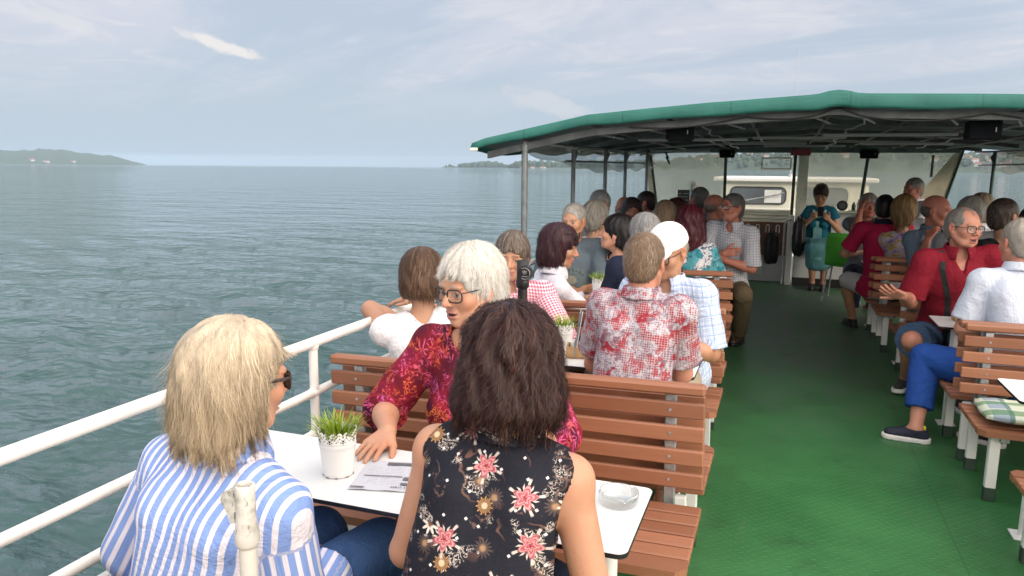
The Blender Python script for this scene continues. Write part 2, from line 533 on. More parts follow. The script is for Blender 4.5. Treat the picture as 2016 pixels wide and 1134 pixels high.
# ------------------------------------------------------------------ deck
def m_deck(T, b, mt):
    co = T.coord('Object')
    x, y, z = T.sep(co)
    def dash(sc, ox, oy, sgn):
        u = T.m('SUBTRACT', T.m('FRACT', T.m('ADD', T.m('MULTIPLY', x, sc), ox)), 0.5)
        v = T.m('SUBTRACT', T.m('FRACT', T.m('ADD', T.m('MULTIPLY', y, sc), oy)), 0.5)
        a = T.m('ADD', T.m('MULTIPLY', u, 0.94), T.m('MULTIPLY', v, 0.34*sgn))
        bb = T.m('SUBTRACT', T.m('MULTIPLY', v, 0.94), T.m('MULTIPLY', u, 0.34*sgn))
        e = T.m('ADD', T.m('POWER', T.m('DIVIDE', a, 0.33), 2.0), T.m('POWER', T.m('DIVIDE', bb, 0.10), 2.0))
        return T.m('SUBTRACT', 1.0, T.step(e, 0.25, 1.0))
    s = 21.0
    h = T.m('MAXIMUM', dash(s, 0.0, 0.0, 1.0), dash(s, 0.5, 0.5, -1.0))
    big = T.noise(co, 1.6, 5.0, 0.6)
    fine = T.noise(co, 38.0, 4.0, 0.65)
    c = T.mix(T.step(big, 0.3, 0.7), (0.020, 0.112, 0.032), (0.034, 0.160, 0.048))
    # traffic wear down the middle of the gangway; far glare also painted in grey-green
    wy = T.step(y, 3.6, 7.2)
    lane = T.m('SUBTRACT', 1.0, T.step(T.m('ABSOLUTE', T.m('SUBTRACT', x, 0.32)), 0.15, 0.75))
    wn = T.step(T.noise(T.vm('MULTIPLY', co, (5.0, 1.6, 1.0)), 1.1, 5.0, 0.65), 0.36, 0.62)
    w = T.m('MULTIPLY', wy, T.m('ADD', T.m('MULTIPLY', T.m('MULTIPLY', wn, lane), 0.65), 0.30), clamp=True)
    c = T.mix(w, c, (0.078, 0.115, 0.095))
    c = T.mix(T.m('MULTIPLY', T.step(fine, 0.62, 0.75), 0.25), c, (0.06, 0.11, 0.06))
    spots_ = T.voro(co, 9.0, 1.0)
    c = T.mix(T.m('MULTIPLY', T.m('SUBTRACT', 1.0, T.step(spots_, 0.02, 0.06)), 0.5), c, (0.16, 0.2, 0.16))
    c = T.mix(T.m('MULTIPLY', h, 0.28), c, (0.06, 0.19, 0.07))
    sc_ = T.noise(T.vm('MULTIPLY', co, (7.0, 1.3, 1.0)), 2.2, 6.0, 0.7, 1.5)
    c = T.mix(T.m('MULTIPLY', T.step(sc_, 0.60, 0.70), 0.45), c, (0.085, 0.125, 0.085))
    dk = T.noise(T.vm('ADD', co, (9.0, 3.0, 0.0)), 3.1, 6.0, 0.68)
    c = T.mix(T.m('MULTIPLY', T.step(dk, 0.56, 0.72), 0.45), c, (0.012, 0.045, 0.018))
    # welded plate seams
    seam = T.m('SUBTRACT', 1.0, T.step(T.m('ABSOLUTE', T.m('SUBTRACT', x, 0.80)), 0.0015, 0.004))
    c = T.mix(T.m('MULTIPLY', seam, 0.5), c, (0.01, 0.03, 0.012))
    rgh = T.m('ADD', T.m('MULTIPLY', big, 0.22), 0.36)
    hh = T.m('ADD', h, T.m('MULTIPLY', fine, 0.35))
    T.put(b, Base__Color=c, Roughness=rgh, Normal=T.bump(hh, 0.42, 0.0035))
M_DECK = mat('green_deck_paint', m_deck)
deck = MB()
deck.box((-1.86, -1.6, -0.08), (2.52, 11.6, 0.0))
tag(deck.build('deck', M_DECK), 'green painted anti-slip steel deck between the benches', None, None, 'structure')

def m_white(name, col, grime=0.25, rough=0.42):
    def f(T, b, mt):
        co = T.coord('Object')
        n = T.noise(co, 4.0, 6.0, 0.62)
        n2 = T.noise(co, 55.0, 4.0, 0.6)
        g = T.m('MULTIPLY', T.step(n, 0.52, 0.75), grime)
        sp = T.m('MULTIPLY', T.step(n2, 0.68, 0.74), grime*1.2)
        c = T.mix(g, col, tuple(v*.62 for v in col))
        c = T.mix(sp, c, (col[0]*.45, col[1]*.40, col[2]*.33))
        T.put(b, Base__Color=c, Roughness=T.m('ADD', T.m('MULTIPLY', n, 0.25), rough-.1), Normal=T.bump(n2, 0.06, 0.002))
    return mat(name, f)
M_WHITE = m_white('white_rail_paint', (0.82, 0.81, 0.79), .38)
M_LEG = m_white('white_leg_paint', (0.70, 0.71, 0.70), 0.35)
M_CREAM = m_white('cream_cabin_paint', (0.84, 0.81, 0.68), 0.12)
M_GREYP = m_white('grey_panel_paint', (0.50, 0.51, 0.52), 0.25)
M_BLACK = plain('black_plastic', (0.012, 0.012, 0.014), 0.42, var=0.3, scale=30, bump=0.1)
M_RUBBER = plain('dark_green_foot', (0.020, 0.045, 0.030), 0.7)
M_STEEL = plain('galvanised_steel', (0.42, 0.44, 0.46), 0.42, 0.75, var=0.25, scale=25, bump=0.05)
M_POST = plain('grey_post_paint', (0.155, 0.175, 0.185), 0.42, 0.15, var=0.2, scale=14)
M_FRAME = plain('dark_frame_paint', (0.075, 0.085, 0.088), 0.5, 0.1, var=0.3, scale=8)
M_GPOST = plain('dark_green_post', (0.020, 0.050, 0.038), 0.45, var=0.2)

# hull with bulwarks on both sides
hull = empty('boat_hull', (0.3, 5, WATER_Z), 'grey and white hull of the passenger boat under the green deck', 'boat hull')
def hullpart(mb, name, m): return mb.build(name, m, hull, loc=(-0.3, -5, -WATER_Z))
m = MB()
prof = [(-1.6, -1.86), (11.6, -1.86), (14.5, -1.5), (16.6, -.7), (17.6, .3), (16.6, 1.35), (14.5, 2.15), (11.6, 2.52), (-1.6, 2.52)]
poly = [(x_, y_) for (y_, x_) in prof]
m.prism(list(reversed(poly)), WATER_Z-.4, -0.085)
hullpart(m, 'shell', M_WHITE)
m = MB()
m.box((-1.90, -1.6, -0.3), (-1.863, 11.6, 0.36), .006)
hullpart(m, 'bulwark', M_GREYP)
m = MB(); m.box((2.523, -1.6, -0.3), (2.56, 11.6, 0.36), .006)
hullpart(m, 'bulwark', M_GREYP)
m = MB(); m.prism([(-1.85, 11.95), (-1.5, 14.5), (-.7, 16.6), (.3, 17.5), (1.35, 16.6), (2.15, 14.5), (2.5, 11.95)][::-1], -0.08, 0.3)
hullpart(m, 'foredeck', M_GREYP)

# railing, left and right
def railing(x, label, ys, zt, zm, zl):
    o = empty('railing', (x, 5, 0), label, 'railing')
    y0, y1 = -1.5, 11.3
    for nm, z, r in (('top_rail', zt, .0215), ('mid_rail', zm, .0175), ('low_rail', zl, .0175)):
        MB().tube([(0, y0-5, z), (0, y1-5, z)], r, 16).build(nm, M_WHITE, o)
    for y in ys:
        p = MB().tube([(0, y-5, .0), (0, y-5, zt-.01)], .0185, 14)
        p.tube([(0, y-5, zt-.030), (0, y-5, zt-.022), (0, y-5, zt-.014)], [.0188, .0225, .0240], 14)
        for zz in (zm, zl): p.tube([(0, y-5.0245, zz), (0, y-5.018, zz), (0, y-4.982, zz), (0, y-4.9755, zz)], [.0182, .0212, .0212, .0182], 14)
        p.build('post', M_WHITE, o)
    return o
railing(-1.75, 'white painted tube railing on the left side by the water', [-0.2, 1.08, 2.47, 3.8, 5.08, 6.4, 7.66, 8.7, 10.16], .894, .687, .512)
railing(2.44, 'white painted tube railing on the right side of the deck', [2.6, 3.8, 5.08, 6.4, 7.66, 8.7, 10.1], .86, .65, .48)

# ------------------------------------------------------------------ benches
def m_slat(T, b, mt):
    co = T.coord('Object')
    rnd = T.node('ShaderNodeObjectInfo').outputs['Random']
    isl = T.node('ShaderNodeNewGeometry').outputs['Random Per Island']
    st = T.vm('MULTIPLY', co, (1.2, 26.0, 26.0))
    g = T.noise(T.vm('ADD', st, T.comb(T.m('MULTIPLY', isl, 40.0), T.m('MULTIPLY', rnd, 30.0), 0.0)), 3.0, 5.0, 0.6, 0.4)
    bl = T.noise(co, 5.0, 4.0, 0.6)
    c = T.mix(isl, (0.215, 0.086, 0.046), (0.335, 0.145, 0.082))
    c = T.mix(T.m('MULTIPLY', T.step(g, 0.35, 0.75), 0.30), c, (0.19, 0.070, 0.036))
    c = T.mix(T.m('MULTIPLY', T.step(bl, 0.5, 0.8), 0.25), c, (0.30, 0.155, 0.105))
    T.put(b, Base__Color=c, Roughness=T.m('ADD', T.m('MULTIPLY', bl, 0.2), 0.34), Normal=T.bump(g, 0.10, 0.002))
M_SLAT = mat('brown_wood_slats', m_slat)

BENCH = {}
def bench(xc, yc, L, face, dz, label, group, cz=0.0):
    """face -1: sitters look towards the stern (camera); +1: towards the bow"""
    key = (L, dz, cz)
    o = empty('bench', (xc, yc, 0), label, 'bench', group)
    if face > 0: o.rotation_euler.z = math.pi
    if xc < 0:          # the deck is cambered: the left rows lean a little outboard
        o.location.z = -.034; o.rotation_euler.y = R(1.1)*(1 if face > 0 else -1)
    if key in BENCH:
        for ch in children(BENCH[key]):
            c = ch.copy(); COL.objects.link(c); c.parent = o
            for g in children(ch):
                d = g.copy(); COL.objects.link(d); d.parent = c
        return o
    BENCH[key] = o
    h = L/2
    m = MB()
    zs = .45+dz
    for k in range(6):
        if k == 0:
            m.prism([(-h+.03, -.235), (h-.03, -.235), (h, -.205), (h, -.158), (-h, -.158), (-h, -.205)], zs-.03, zs)
        else:
            y0 = -.146+(k-1)*.0765
            m.box((-h, y0, zs-.028), (h, y0+.0655, zs), .004)
    m.build('seat', M_SLAT, o)
    m = MB()
    for z0, z1 in ((.500, .557), (.586, .643), (.672, .729), (.758, .815)):
        m.box((-h, .245, z0+dz), (h, .267, z1+dz), .005)
    rot = Matrix.Rotation(R(14), 3, 'X')
    if not cz: m.box((-h, .240, .842+dz), (h, .292, .880+dz), .009)
    for x in (-h+.12, h-.12, 0.0):          # screw heads
        for z0, z1 in ((.500, .557), (.586, .643), (.672, .729), (.758, .815)):
            m.tube([(x, .2455, (z0+z1)/2+dz), (x, .2425, (z0+z1)/2+dz)], [.0065, .0050], 8, 1)
    m.build('backrest', [M_SLAT, M_STEEL], o)
    for x in (-h+.12, h-.12, 0.0):
        m = MB().box((x-.02, .2675, .37+dz), (x+.02, .2985, .838+dz+cz), .003)
        m.box((x-.02, -.2, zs-.062), (x+.02, .2685, zs-.032), .003)
        m.build('back_support', M_STEEL, o)
    for x in (-h+.085, h-.085):
        for y in (-.165, .235):
            l = MB().box((x-.024, y-.018, .035), (x+.024, y+.018, zs-.034), .004).build('leg', M_LEG, o)
            MB().box((x-.0255, y-.0195, .0), (x+.0255, y+.0195, .07), .003).build('foot_cap', M_RUBBER, l)
    return o

TABLE = {}
M_TOP = m_white('white_table_laminate', (0.71, 0.72, 0.735), 0.13, 0.30)
M_EDGE = plain('black_laminate_edge', (0.012, 0.012, 0.015), 0.4)
def table(xc, yc, L, dz, label, group):
    key = (L, dz)
    o = empty('table', (xc, yc, 0), label, 'table', group)
    if key in TABLE:
        for ch in children(TABLE[key]):
            c = ch.copy(); COL.objects.link(c); c.parent = o
        return o
    TABLE[key] = o
    h, w, r = L/2, .19, .025
    poly = []
    for cx_, cy_, a0 in ((h-r, w-r, 0), (-h+r, w-r, 90), (-h+r, -w+r, 180), (h-r, -w+r, 270)):
        for k in range(6):
            a = R(a0+k*18); poly.append((cx_+r*math.cos(a), cy_+r*math.sin(a)))
    m = MB().prism(poly, .728+dz, .740+dz, 0, 'z', 1)
    m.build('tabletop', [M_TOP, M_EDGE], o)
    for x in (-h+.12, h-.075):
        l = MB().tube([(x, -.02, 0), (x, -.02, .727+dz)], .023, 18)
        l.box((x-.05, -.07, 0), (x+.05, .03, .008), .002)
        l.build('leg', M_LEG, o)
    return o

PER = 1.52
def ls(y): return LX-.036*max(0, y-2.7)          # the seat rows close in slightly towards the bow
def rs(y): return RXC-.042*max(0, y-4.6)
LX, LL = -0.945, 1.51
gL = 'slatted benches in rows on the left side'
bench(LX, 1.115, LL, 1, 0, 'nearest brown bench, under the blonde woman and the brunette in the floral top', gL)
occA = {1: 'brown slatted bench under the white-haired woman in red, backrest towards the water and aisle', 2: 'brown bench under the man in the white cap', 3: 'brown bench under the man in the grey printed T-shirt',
        4: 'brown bench under the man with crossed arms by the gangway', 5: 'brown bench under the bald man with glasses far forward', 6: 'hindmost left bench by the white counter'}
occB = {1: 'brown bench under the man in the red floral shirt and the brown-bobbed woman', 2: 'brown bench under the dark-haired woman in the white shirt', 3: 'brown bench under the long red-haired woman',
        4: 'brown bench behind the man with crossed arms', 5: 'brown bench under the short-haired woman by the forward posts'}
for k in range(1, 7):
    bench(ls(2.29+PER*(k-1)), 2.29+PER*(k-1), LL, -1, 0, occA[k], gL)
    if k < 6: bench(ls(2.90+PER*(k-1)), 2.90+PER*(k-1), LL, 1, 0, occB[k], gL, -.046)
tl = {0: 'near white table with the grass pot, leaflet and glass ashtray on it', 1: 'white table at the man in the red floral shirt and the man in the cap', 2: 'white table with a pot of grass at the dark-haired woman in white',
      3: 'white table beyond the long red-haired woman', 4: 'white table at the man with crossed arms'}
for k in range(5):
    table(ls(1.73+PER*k), 1.73+PER*k, 1.33, 0, tl[k], 'white tables between the left benches')
RXC, RL, RP = 1.635, 1.35, 1.57
gR = 'slatted benches in rows on the right side'
oA = {1: 'brown slatted bench with the green checked cushion on its seat', 2: 'brown bench under the man in the dark red polo shirt', 3: 'dark brown bench under the bald man with his hand at his face', 4: 'dark bench by the green chair'}
oB = {0: 'brown bench cut off at the right edge, nearer than the cushion bench', 1: 'brown bench under the man in the white polo shirt', 2: 'brown bench under the brown-haired woman in the tank top', 3: 'dark brown bench under the man in the bright crimson polo shirt'}
for k in range(0, 4):
    if k: bench(rs(4.2+RP*(k-1)), 4.2+RP*(k-1), RL, -1, -.08, oA[k], gR)
    bench(rs(4.81+RP*(k-1)), 4.81+RP*(k-1), RL, 1, -.08, oB[k], gR)
tr = {0: 'white table corner at the right edge beside the checked cushion', 1: 'white table with a wooden caddy beside the man in the dark red polo shirt', 2: 'white table behind the man in the dark red polo shirt', 3: 'white table beyond the man in the crimson polo shirt'}
for k in range(4):
    table(rs(5.25+RP*(k-1))+.01, 5.25+RP*(k-1), 1.33, -.08, tr[k], 'white tables between the right benches')
# ------------------------------------------------------------------ canopy
CX, CW = 0.28, 2.40
Y0, Y1 = 5.02, 11.25
near_prof = [(-2.40, 1.765), (-2.30, 1.80), (-1.55, 1.953), (-.75, 2.017), (-.12, 2.050), (-.03, 2.074), (.03, 2.074), (.12, 2.050), (.95, 2.026), (1.7, 1.96), (2.30, 1.80), (2.40, 1.765)]
far_prof = [(-2.40, 1.86), (-2.2, 1.90), (-1.2, 1.955), (0, 1.985), (1.2, 1.955), (2.2, 1.90), (2.40, 1.86)]
def canopy_z(x, y):
    u = x-CX
    a = float(np.interp(u, [p[0] for p in near_prof], [p[1] for p in near_prof]))
    b_ = float(np.interp(u, [p[0] for p in far_prof], [p[1] for p in far_prof]))
    t = min(1, max(0, (y-Y0)/(Y1-Y0)))
    return a*(1-t)+b_*t
ARCH = [5.08, 6.4, 7.66, 8.7, 10.16, 11.15]
def m_canvas(T, b, mt):
    co = T.coord('Object')
    n = T.noise(co, 3.0, 5.0, 0.6)
    wv = T.noise(T.vm('MULTIPLY', co, (1.2, 1.0, 5.0)), 4.0, 3.0, 0.6, 0.6)
    c = T.mix(T.step(n, .3, .75), (0.013, 0.118, 0.098), (0.018, 0.145, 0.122))
    x, y, z = T.sep(co)
    sm = T.m('SUBTRACT', 1.0, T.step(T.m('ABSOLUTE', T.m('SUBTRACT', T.m('FRACT', T.m('MULTIPLY', x, 1.45)), .5)), .006, .014))
    c = T.mix(T.m('MULTIPLY', sm, .45), c, (0.010, 0.085, 0.070))
    st = T.step(T.noise(T.vm('MULTIPLY', co, (1.0, 1.0, .4)), 14.0, 5.0, .65), .56, .72)
    c = T.mix(T.m('MULTIPLY', st, .28), c, (0.012, 0.10, 0.080))
    wr = T.noise(T.vm('MULTIPLY', co, (9.0, 2.0, 1.2)), 1.6, 4.0, .6, 1.0)
    T.put(b, Base__Color=c, Roughness=0.66, Normal=T.bump(T.m('ADD', wv, T.m('SUBTRACT', wr, T.m('MULTIPLY', sm, .5))), 0.30, 0.012))
M_CANVAS = mat('green_canvas', m_canvas)
M_LINING = plain('dark_canvas_lining', (0.15, 0.19, 0.19), 0.8, var=0.4, scale=2.2, bump=0.3, bscale=9)

can = empty('canopy', (CX, Y0, 0), 'green canvas canopy on a grey tube frame over the forward seats', 'canopy')
off = (-CX, -Y0, 0)
def cpart(mb, name, m, fix=True): return mb.build(name, m, can, loc=off, fix=fix)
def sheet(nx, ny, fz, t=.006, xr=(-CW, CW), yr=(Y0-.03, Y1+.05)):
    m = MB(); vs = []
    for s in (0, 1):
        for i in range(nx+1):
            for j in range(ny+1):
                x = CX+xr[0]+(xr[1]-xr[0])*i/nx; y = yr[0]+(yr[1]-yr[0])*j/ny
                vs.append((x, y, fz(x, y)-s*t))
    n = (nx+1)*(ny+1); fs = []; f2 = []
    for i in range(nx):
        for j in range(ny):
            a = i*(ny+1)+j
            fs.append((a, a+ny+1, a+ny+2, a+1)); f2.append((a+n, a+1+n, a+ny+2+n, a+ny+1+n))
    m.add(vs, fs, 0, True); m.f += f2; m.mi += [1]*len(f2); m.sm += [True]*len(f2)
    return m
def sag(x, y):
    k = 0
    for a, b_ in zip(ARCH[:-1], ARCH[1:]):
        if a <= y <= b_: k = math.sin(math.pi*(y-a)/(b_-a))
    return canopy_z(x, y) - 0.03*k + .010*mnoise.noise(Vector((x*1.7, y*1.3, 3)))*(1 if y > Y0+.2 else .3)
cpart(sheet(72, 60, sag), 'cover', [M_CANVAS, M_LINING], fix=False)
# valance hanging along the near edge and the sides
def valance(pts, drop, name):
    m = MB(); vs = []; fs = []
    nrow = 5
    for i, p in enumerate(pts):
        for j in range(nrow+1):
            t = j/nrow
            d = drop(i)
            wob = .006*math.sin(i*.9)+.005*math.sin(i*2.3+1)
            vs.append((p[0]+p[3]*(.012*math.sin(t*2.6)+wob*t), p[1]+p[4]*(.014*math.sin(t*2.6)+wob*t), p[2]-d*t))
    for i in range(len(pts)-1):
        for j in range(nrow):
            a = i*(nrow+1)+j
            fs.append((a, a+1, a+nrow+2, a+nrow+1))
    m.add(vs, fs, 0, True)
    o = cpart(m, name, M_CANVAS)
    md = o.modifiers.new('solid', 'SOLIDIFY'); md.thickness = .005
    return o
n = 90
pts = []
for i in range(n+1):
    x = CX-CW+2*CW*i/n
    pts.append((x, Y0-.03, sag(x, Y0-.03)+.002, 0, -1))
valance(pts, lambda i: .052+.034*math.sin(math.pi*i/n)+.008*math.exp(-((i-n/2)/3.0)**2)-.004*math.sin(i*.55), 'valance')
for sx in (-1, 1):
    pts = [(CX+sx*CW, Y0-.03+(Y1-Y0+.08)*i/60, sag(CX+sx*CW, Y0-.03+(Y1-Y0+.08)*i/60)+.002, sx, 0) for i in range(61)]
    valance(pts, lambda i: .05, 'valance')
# white cord-eyelet tip at the left corner
cpart(MB().box((CX-CW-.004, Y0-.062, 1.716), (CX-CW+.05, Y0-.040, 1.738), .004), 'corner_tab', M_CREAM)
# front frame beam and the arches behind
def arch(y, dz, r, n=48, x0=-2.03, x1=2.16):
    return [(x0+(x1-x0)*i/n, y, canopy_z(x0+(x1-x0)*i/n, y)-dz) for i in range(n+1)]
def ribbon_beam(y, dz, hgt, th, x0=-2.03, x1=2.16, n=48):
    m = MB(); vs = []; fs = []
    for i in range(n+1):
        x = x0+(x1-x0)*i/n; z = canopy_z(x, y)-dz
        vs += [(x, y-th, z), (x, y+th, z), (x, y+th, z-hgt), (x, y-th, z-hgt)]
    for i in range(n):
        a = i*4
        for k in range(4):
            fs.append((a+k, a+(k+1) % 4, a+4+(k+1) % 4, a+4+k))
    fs += [(0, 3, 2, 1), (n*4, n*4+1, n*4+2, n*4+3)]
    return m.add(vs, fs)
cpart(ribbon_beam(5.08, .085, .048, .02), 'front_beam', M_FRAME)
for y in ARCH[1:]:
    cpart(ribbon_beam(y, .05, .04, .018), 'arch_beam', M_FRAME)
for x in (-1.75, -1.25, -.75, -.25, .28, .8, 1.3, 1.8, 2.3):
    pts = [(x, 5.05+(6.1)*i/30, canopy_z(x, 5.05+6.1*i/30)-.065-.02*math.sin(i/30*3.14)) for i in range(31)]
    cpart(MB().tube(pts, .012, 8), 'purlin', M_FRAME)
# pale conduits and flat grey strips slung under the frame
for (x, y0, y1, dz, dx) in ((-.75, 6.0, 7.0, .135, .9), (.1, 6.5, 7.3, .15, .75), (.75, 6.2, 6.9, .14, .95), (-.2, 7.8, 8.6, .13, .8), (1.1, 7.9, 8.5, .13, .8), (-1.2, 8.9, 9.5, .12, .7), (.2, 9.2, 9.8, .12, .9)):
    cpart(MB().box((x-dx/2, (y0+y1)/2-.03, canopy_z(x, y0)-dz-.022), (x+dx/2, (y0+y1)/2+.03, canopy_z(x, y0)-dz), .006), 'pale_strip', M_GREYP)
for (x, y0, y1, dz) in ((-.55, 5.3, 9.5, .12), (.45, 5.2, 10.2, .13), (1.35, 5.3, 9.3, .12)):
    cpart(MB().tube([(x+.03*math.sin(i*1.1), y0+(y1-y0)*i/20, canopy_z(x, y0+(y1-y0)*i/20)-dz-.012*abs(math.sin(i*1.6))) for i in range(21)], .006, 6), 'conduit', M_STEEL)
# loose cable looping along the front beam
for (xa, xb, d) in ((-1.0, -.25, .035), (-.25, .3, .028), (.3, 1.1, .05), (1.1, 1.9, .04)):
    cpart(MB().tube([(xa+(xb-xa)*i/14, 5.045, canopy_z(xa+(xb-xa)*i/14, 5.05)-.098-d*math.sin(math.pi*i/14)) for i in range(15)], .0045, 6), 'cable', M_BLACK)
# struts between beam and first arch
for x in (-1.6, -1.25, -.9, -.4, .15, .42, .9, 1.25, 1.7):
    z0 = canopy_z(x, 5.1)-.12
    cpart(MB().tube([(x, 5.1, z0), (x+.12, 5.5, z0-.02)], .008, 6), 'strut', M_STEEL)
# posts standing on the bulwark line
POSTY = [5.08, 6.4, 7.66, 8.7, 10.16]
for sx, x in ((-1, -1.75), (1, 2.30)):
    for i, y in enumerate(POSTY):
        zt = canopy_z(x, y)-.075
        m = MB().tube([(x, y, 0), (x, y, zt-.10), (x+sx*.0, y, zt)], .0195 if i else .023, 12)
        if i == 0: m.tube([(x, y, zt-.06), (x, y, zt-.02)], .032, 12)
        else:      # upper bend of the thin forward posts
            m.tube([(x, y, zt-.14), (x-sx*.03, y, zt-.07), (x+sx*.01, y, zt)], .014, 8)
        cpart(m, 'post', M_POST if sx < 0 else M_GPOST)

# clear plastic side curtains, rolled part-way under the eaves
def m_clear(name, tint, dens, rough=0.12):
    def f(T, b, mt):
        out = mt.node_tree.nodes['Material Output']
        tr = T.node('ShaderNodeBsdfTransparent'); T.put(tr, Color=(*tint, 1))
        df = T.node('ShaderNodeBsdfTranslucent'); T.put(df, Color=(0.75, 0.76, 0.72, 1))
        d2 = T.node('ShaderNodeBsdfDiffuse'); T.put(d2, Color=(0.62, 0.61, 0.52, 1))
        gl = T.node('ShaderNodeBsdfGlossy'); T.put(gl, Roughness=rough)
        n = T.noise(T.coord('Object'), 1.8, 4.0, 0.6)
        a = T.node('ShaderNodeAddShader')
        mx0 = T.node('ShaderNodeMixShader'); T.put(mx0, _0=0.6); mt.node_tree.links.new(df.outputs[0], mx0.inputs[1]); mt.node_tree.links.new(d2.outputs[0], mx0.inputs[2])
        mx1 = T.node('ShaderNodeMixShader'); T.put(mx1, _0=T.m('ADD', dens-.06, T.m('MULTIPLY', n, 0.12)))
        mt.node_tree.links.new(tr.outputs[0], mx1.inputs[1]); mt.node_tree.links.new(mx0.outputs[0], mx1.inputs[2])
        fr = T.node('ShaderNodeLayerWeight'); T.put(fr, Blend=0.25)
        mx2 = T.node('ShaderNodeMixShader'); T.put(mx2, _0=T.m('MULTIPLY', fr.outputs[1], 0.30))
        mt.node_tree.links.new(mx1.outputs[0], mx2.inputs[1]); mt.node_tree.links.new(gl.outputs[0], mx2.inputs[2])
        mt.node_tree.links.new(mx2.outputs[0], out.inputs[0])
    return mat(name, f)
M_CLEAR = m_clear('clear_curtain', (0.93, 0.95, 0.95), 0.30)
M_MILKY = m_clear('milky_windscreen', (0.93, 0.93, 0.87), 0.33)
M_PANE = m_clear('clear_windscreen', (0.97, 0.98, 0.98), 0.07)
for sx, x, lab in ((-1, -1.79, 'clear plastic side curtain hanging under the left eave'), (1, 2.34, 'clear plastic side curtain hanging under the right eave')):
    sc_ = empty('side_curtain', (x, 8, 1.8), lab, 'curtain')
    vs, fs = [], []
    ny = 40
    for i in range(ny+1):
        y = 5.35+5.8*i/ny
        zt = canopy_z(x, y)-.07
        drop = .09+.15*min(1, i/14) + .025*math.sin(i*.9)*(.4+.6*i/ny)
        for j in range(7):
            t = j/6
            vs.append((sx*(.10*math.sin(t*3.0)*(.5+.5*math.sin(i*.55))), y-8, zt-drop*t-1.8))
    for i in range(ny):
        for j in range(6):
            a = i*7+j; fs.append((a, a+1, a+8, a+7))
    o = MB().add(vs, fs, 0, True).build('clear_sheet', M_CLEAR, sc_)
    md = o.modifiers.new('solid', 'SOLIDIFY'); md.thickness = .002
    pts = [(0.0, 6.3+4.8*i/16-8, canopy_z(x, 6.3+4.8*i/16)-.20-.03*(i/16)-1.8) for i in range(17)]
    MB().tube(pts, .0085, 8).build('rod', M_FRAME, sc_)

# ------------------------------------------------------------------ windscreen
ws = empty('windscreen', (.2, 11.2, 1.0), 'wide folding windscreen of milky and clear plastic sheets at the front of the seats', 'windscreen')
def wpart(mb, name, m): return mb.build(name, m, ws, loc=(-.2, -11.2, -1.0))
def quadpanel(p, th=.004):
    a = [Vector(q) for q in p]
    m = MB()
    m.add([tuple(q) for q in a]+[tuple(q+Vector((0, th, 0))) for q in a], [(0, 1, 2, 3), (7, 6, 5, 4), (0, 4, 5, 1), (1, 5, 6, 2), (2, 6, 7, 3), (3, 7, 4, 0)])
    return m
yb, yt = 11.2, 11.0
zb, ztp = 1.06, 1.89
wpart(quadpanel([(-1.80, yb, zb), (-.80, yb, zb), (-.80, yt, ztp), (-1.86, yt, ztp)]), 'milky_sheet', M_MILKY)
wpart(quadpanel([(-.77, yb, zb), (.10, yb, zb), (.10, yt, ztp), (-.77, yt, ztp)]), 'clear_pane', M_PANE)
wpart(quadpanel([(.17, yb, zb), (.98, yb, zb), (1.03, yt, ztp), (.17, yt, ztp)]), 'milky_sheet', M_MILKY)
wpart(quadpanel([(1.01, yb, zb), (1.97, yb, zb), (2.12, yt, ztp), (1.06, yt, ztp)]), 'milky_sheet', M_MILKY)
for p0, p1 in (((-.785, yb-.01, zb-.2), (-.785, yt-.01, ztp)), ((.135, yb-.01, zb-.1), (.135, yt-.01, ztp)), ((.995, yb-.01, zb-.1), (1.045, yt-.01, ztp))):
    wpart(MB().tube([p0, p1], .022, 10), 'post', M_GPOST)
# canvas borders of the side panels
M_TAN = plain('tan_canvas', (0.50, 0.45, 0.34), 0.8, var=.15, scale=5, bump=.3, bscale=12)
wpart(quadpanel([(-1.86, yb-.012, zb), (-1.74, yb-.012, zb), (-1.84, yt-.012, ztp), (-1.93, yt-.012, ztp)], .006), 'canvas_border', M_TAN)
wpart(quadpanel([(1.55, yb-.012, zb), (1.99, yb-.012, zb), (2.14, yt-.012, ztp), (2.02, yt-.012, 1.80)], .006), 'canvas_border', M_TAN)
wpart(quadpanel([(-1.8, yt-.014, 1.83), (2.1, yt-.014, 1.83), (2.1, yt-.014, 1.95), (-1.8, yt-.014, 1.95)], .006), 'top_border', M_LINING)
for a, b_ in (((-1.76, yb-.02, zb), (-1.86, yt-.02, ztp)), ((1.99, yb-.02, zb), (2.14, yt-.02, ztp))):
    wpart(MB().tube([a, b_], .016, 8), 'edge_rope', M_GPOST)
for x0, z0 in ((-1.62, 1.74), (-1.6, 1.66)):
    wpart(MB().box((x0, yt-.05, z0), (x0+.025, yt-.03, z0+.12), .004, rot=Matrix.Rotation(R(-28), 3, 'Y')), 'strap', M_BLACK)
wpart(MB().box((1.78, yt-.05, 1.52), (1.81, yt-.03, 1.80), .004), 'strap', M_FRAME)
# hinged white frame in the middle pane
m = MB()
for lo, hi in (((-.30, 11.13, 1.60), (.085, 11.16, 1.625)), ((-.30, 11.11, 1.75), (.085, 11.14, 1.772)), ((-.31, 11.12, 1.60), (-.285, 11.15, 1.77)), ((.07, 11.12, 1.60), (.095, 11.15, 1.77))):
    m.box(lo, hi, .004)
wpart(m, 'hinged_frame', M_WHITE)
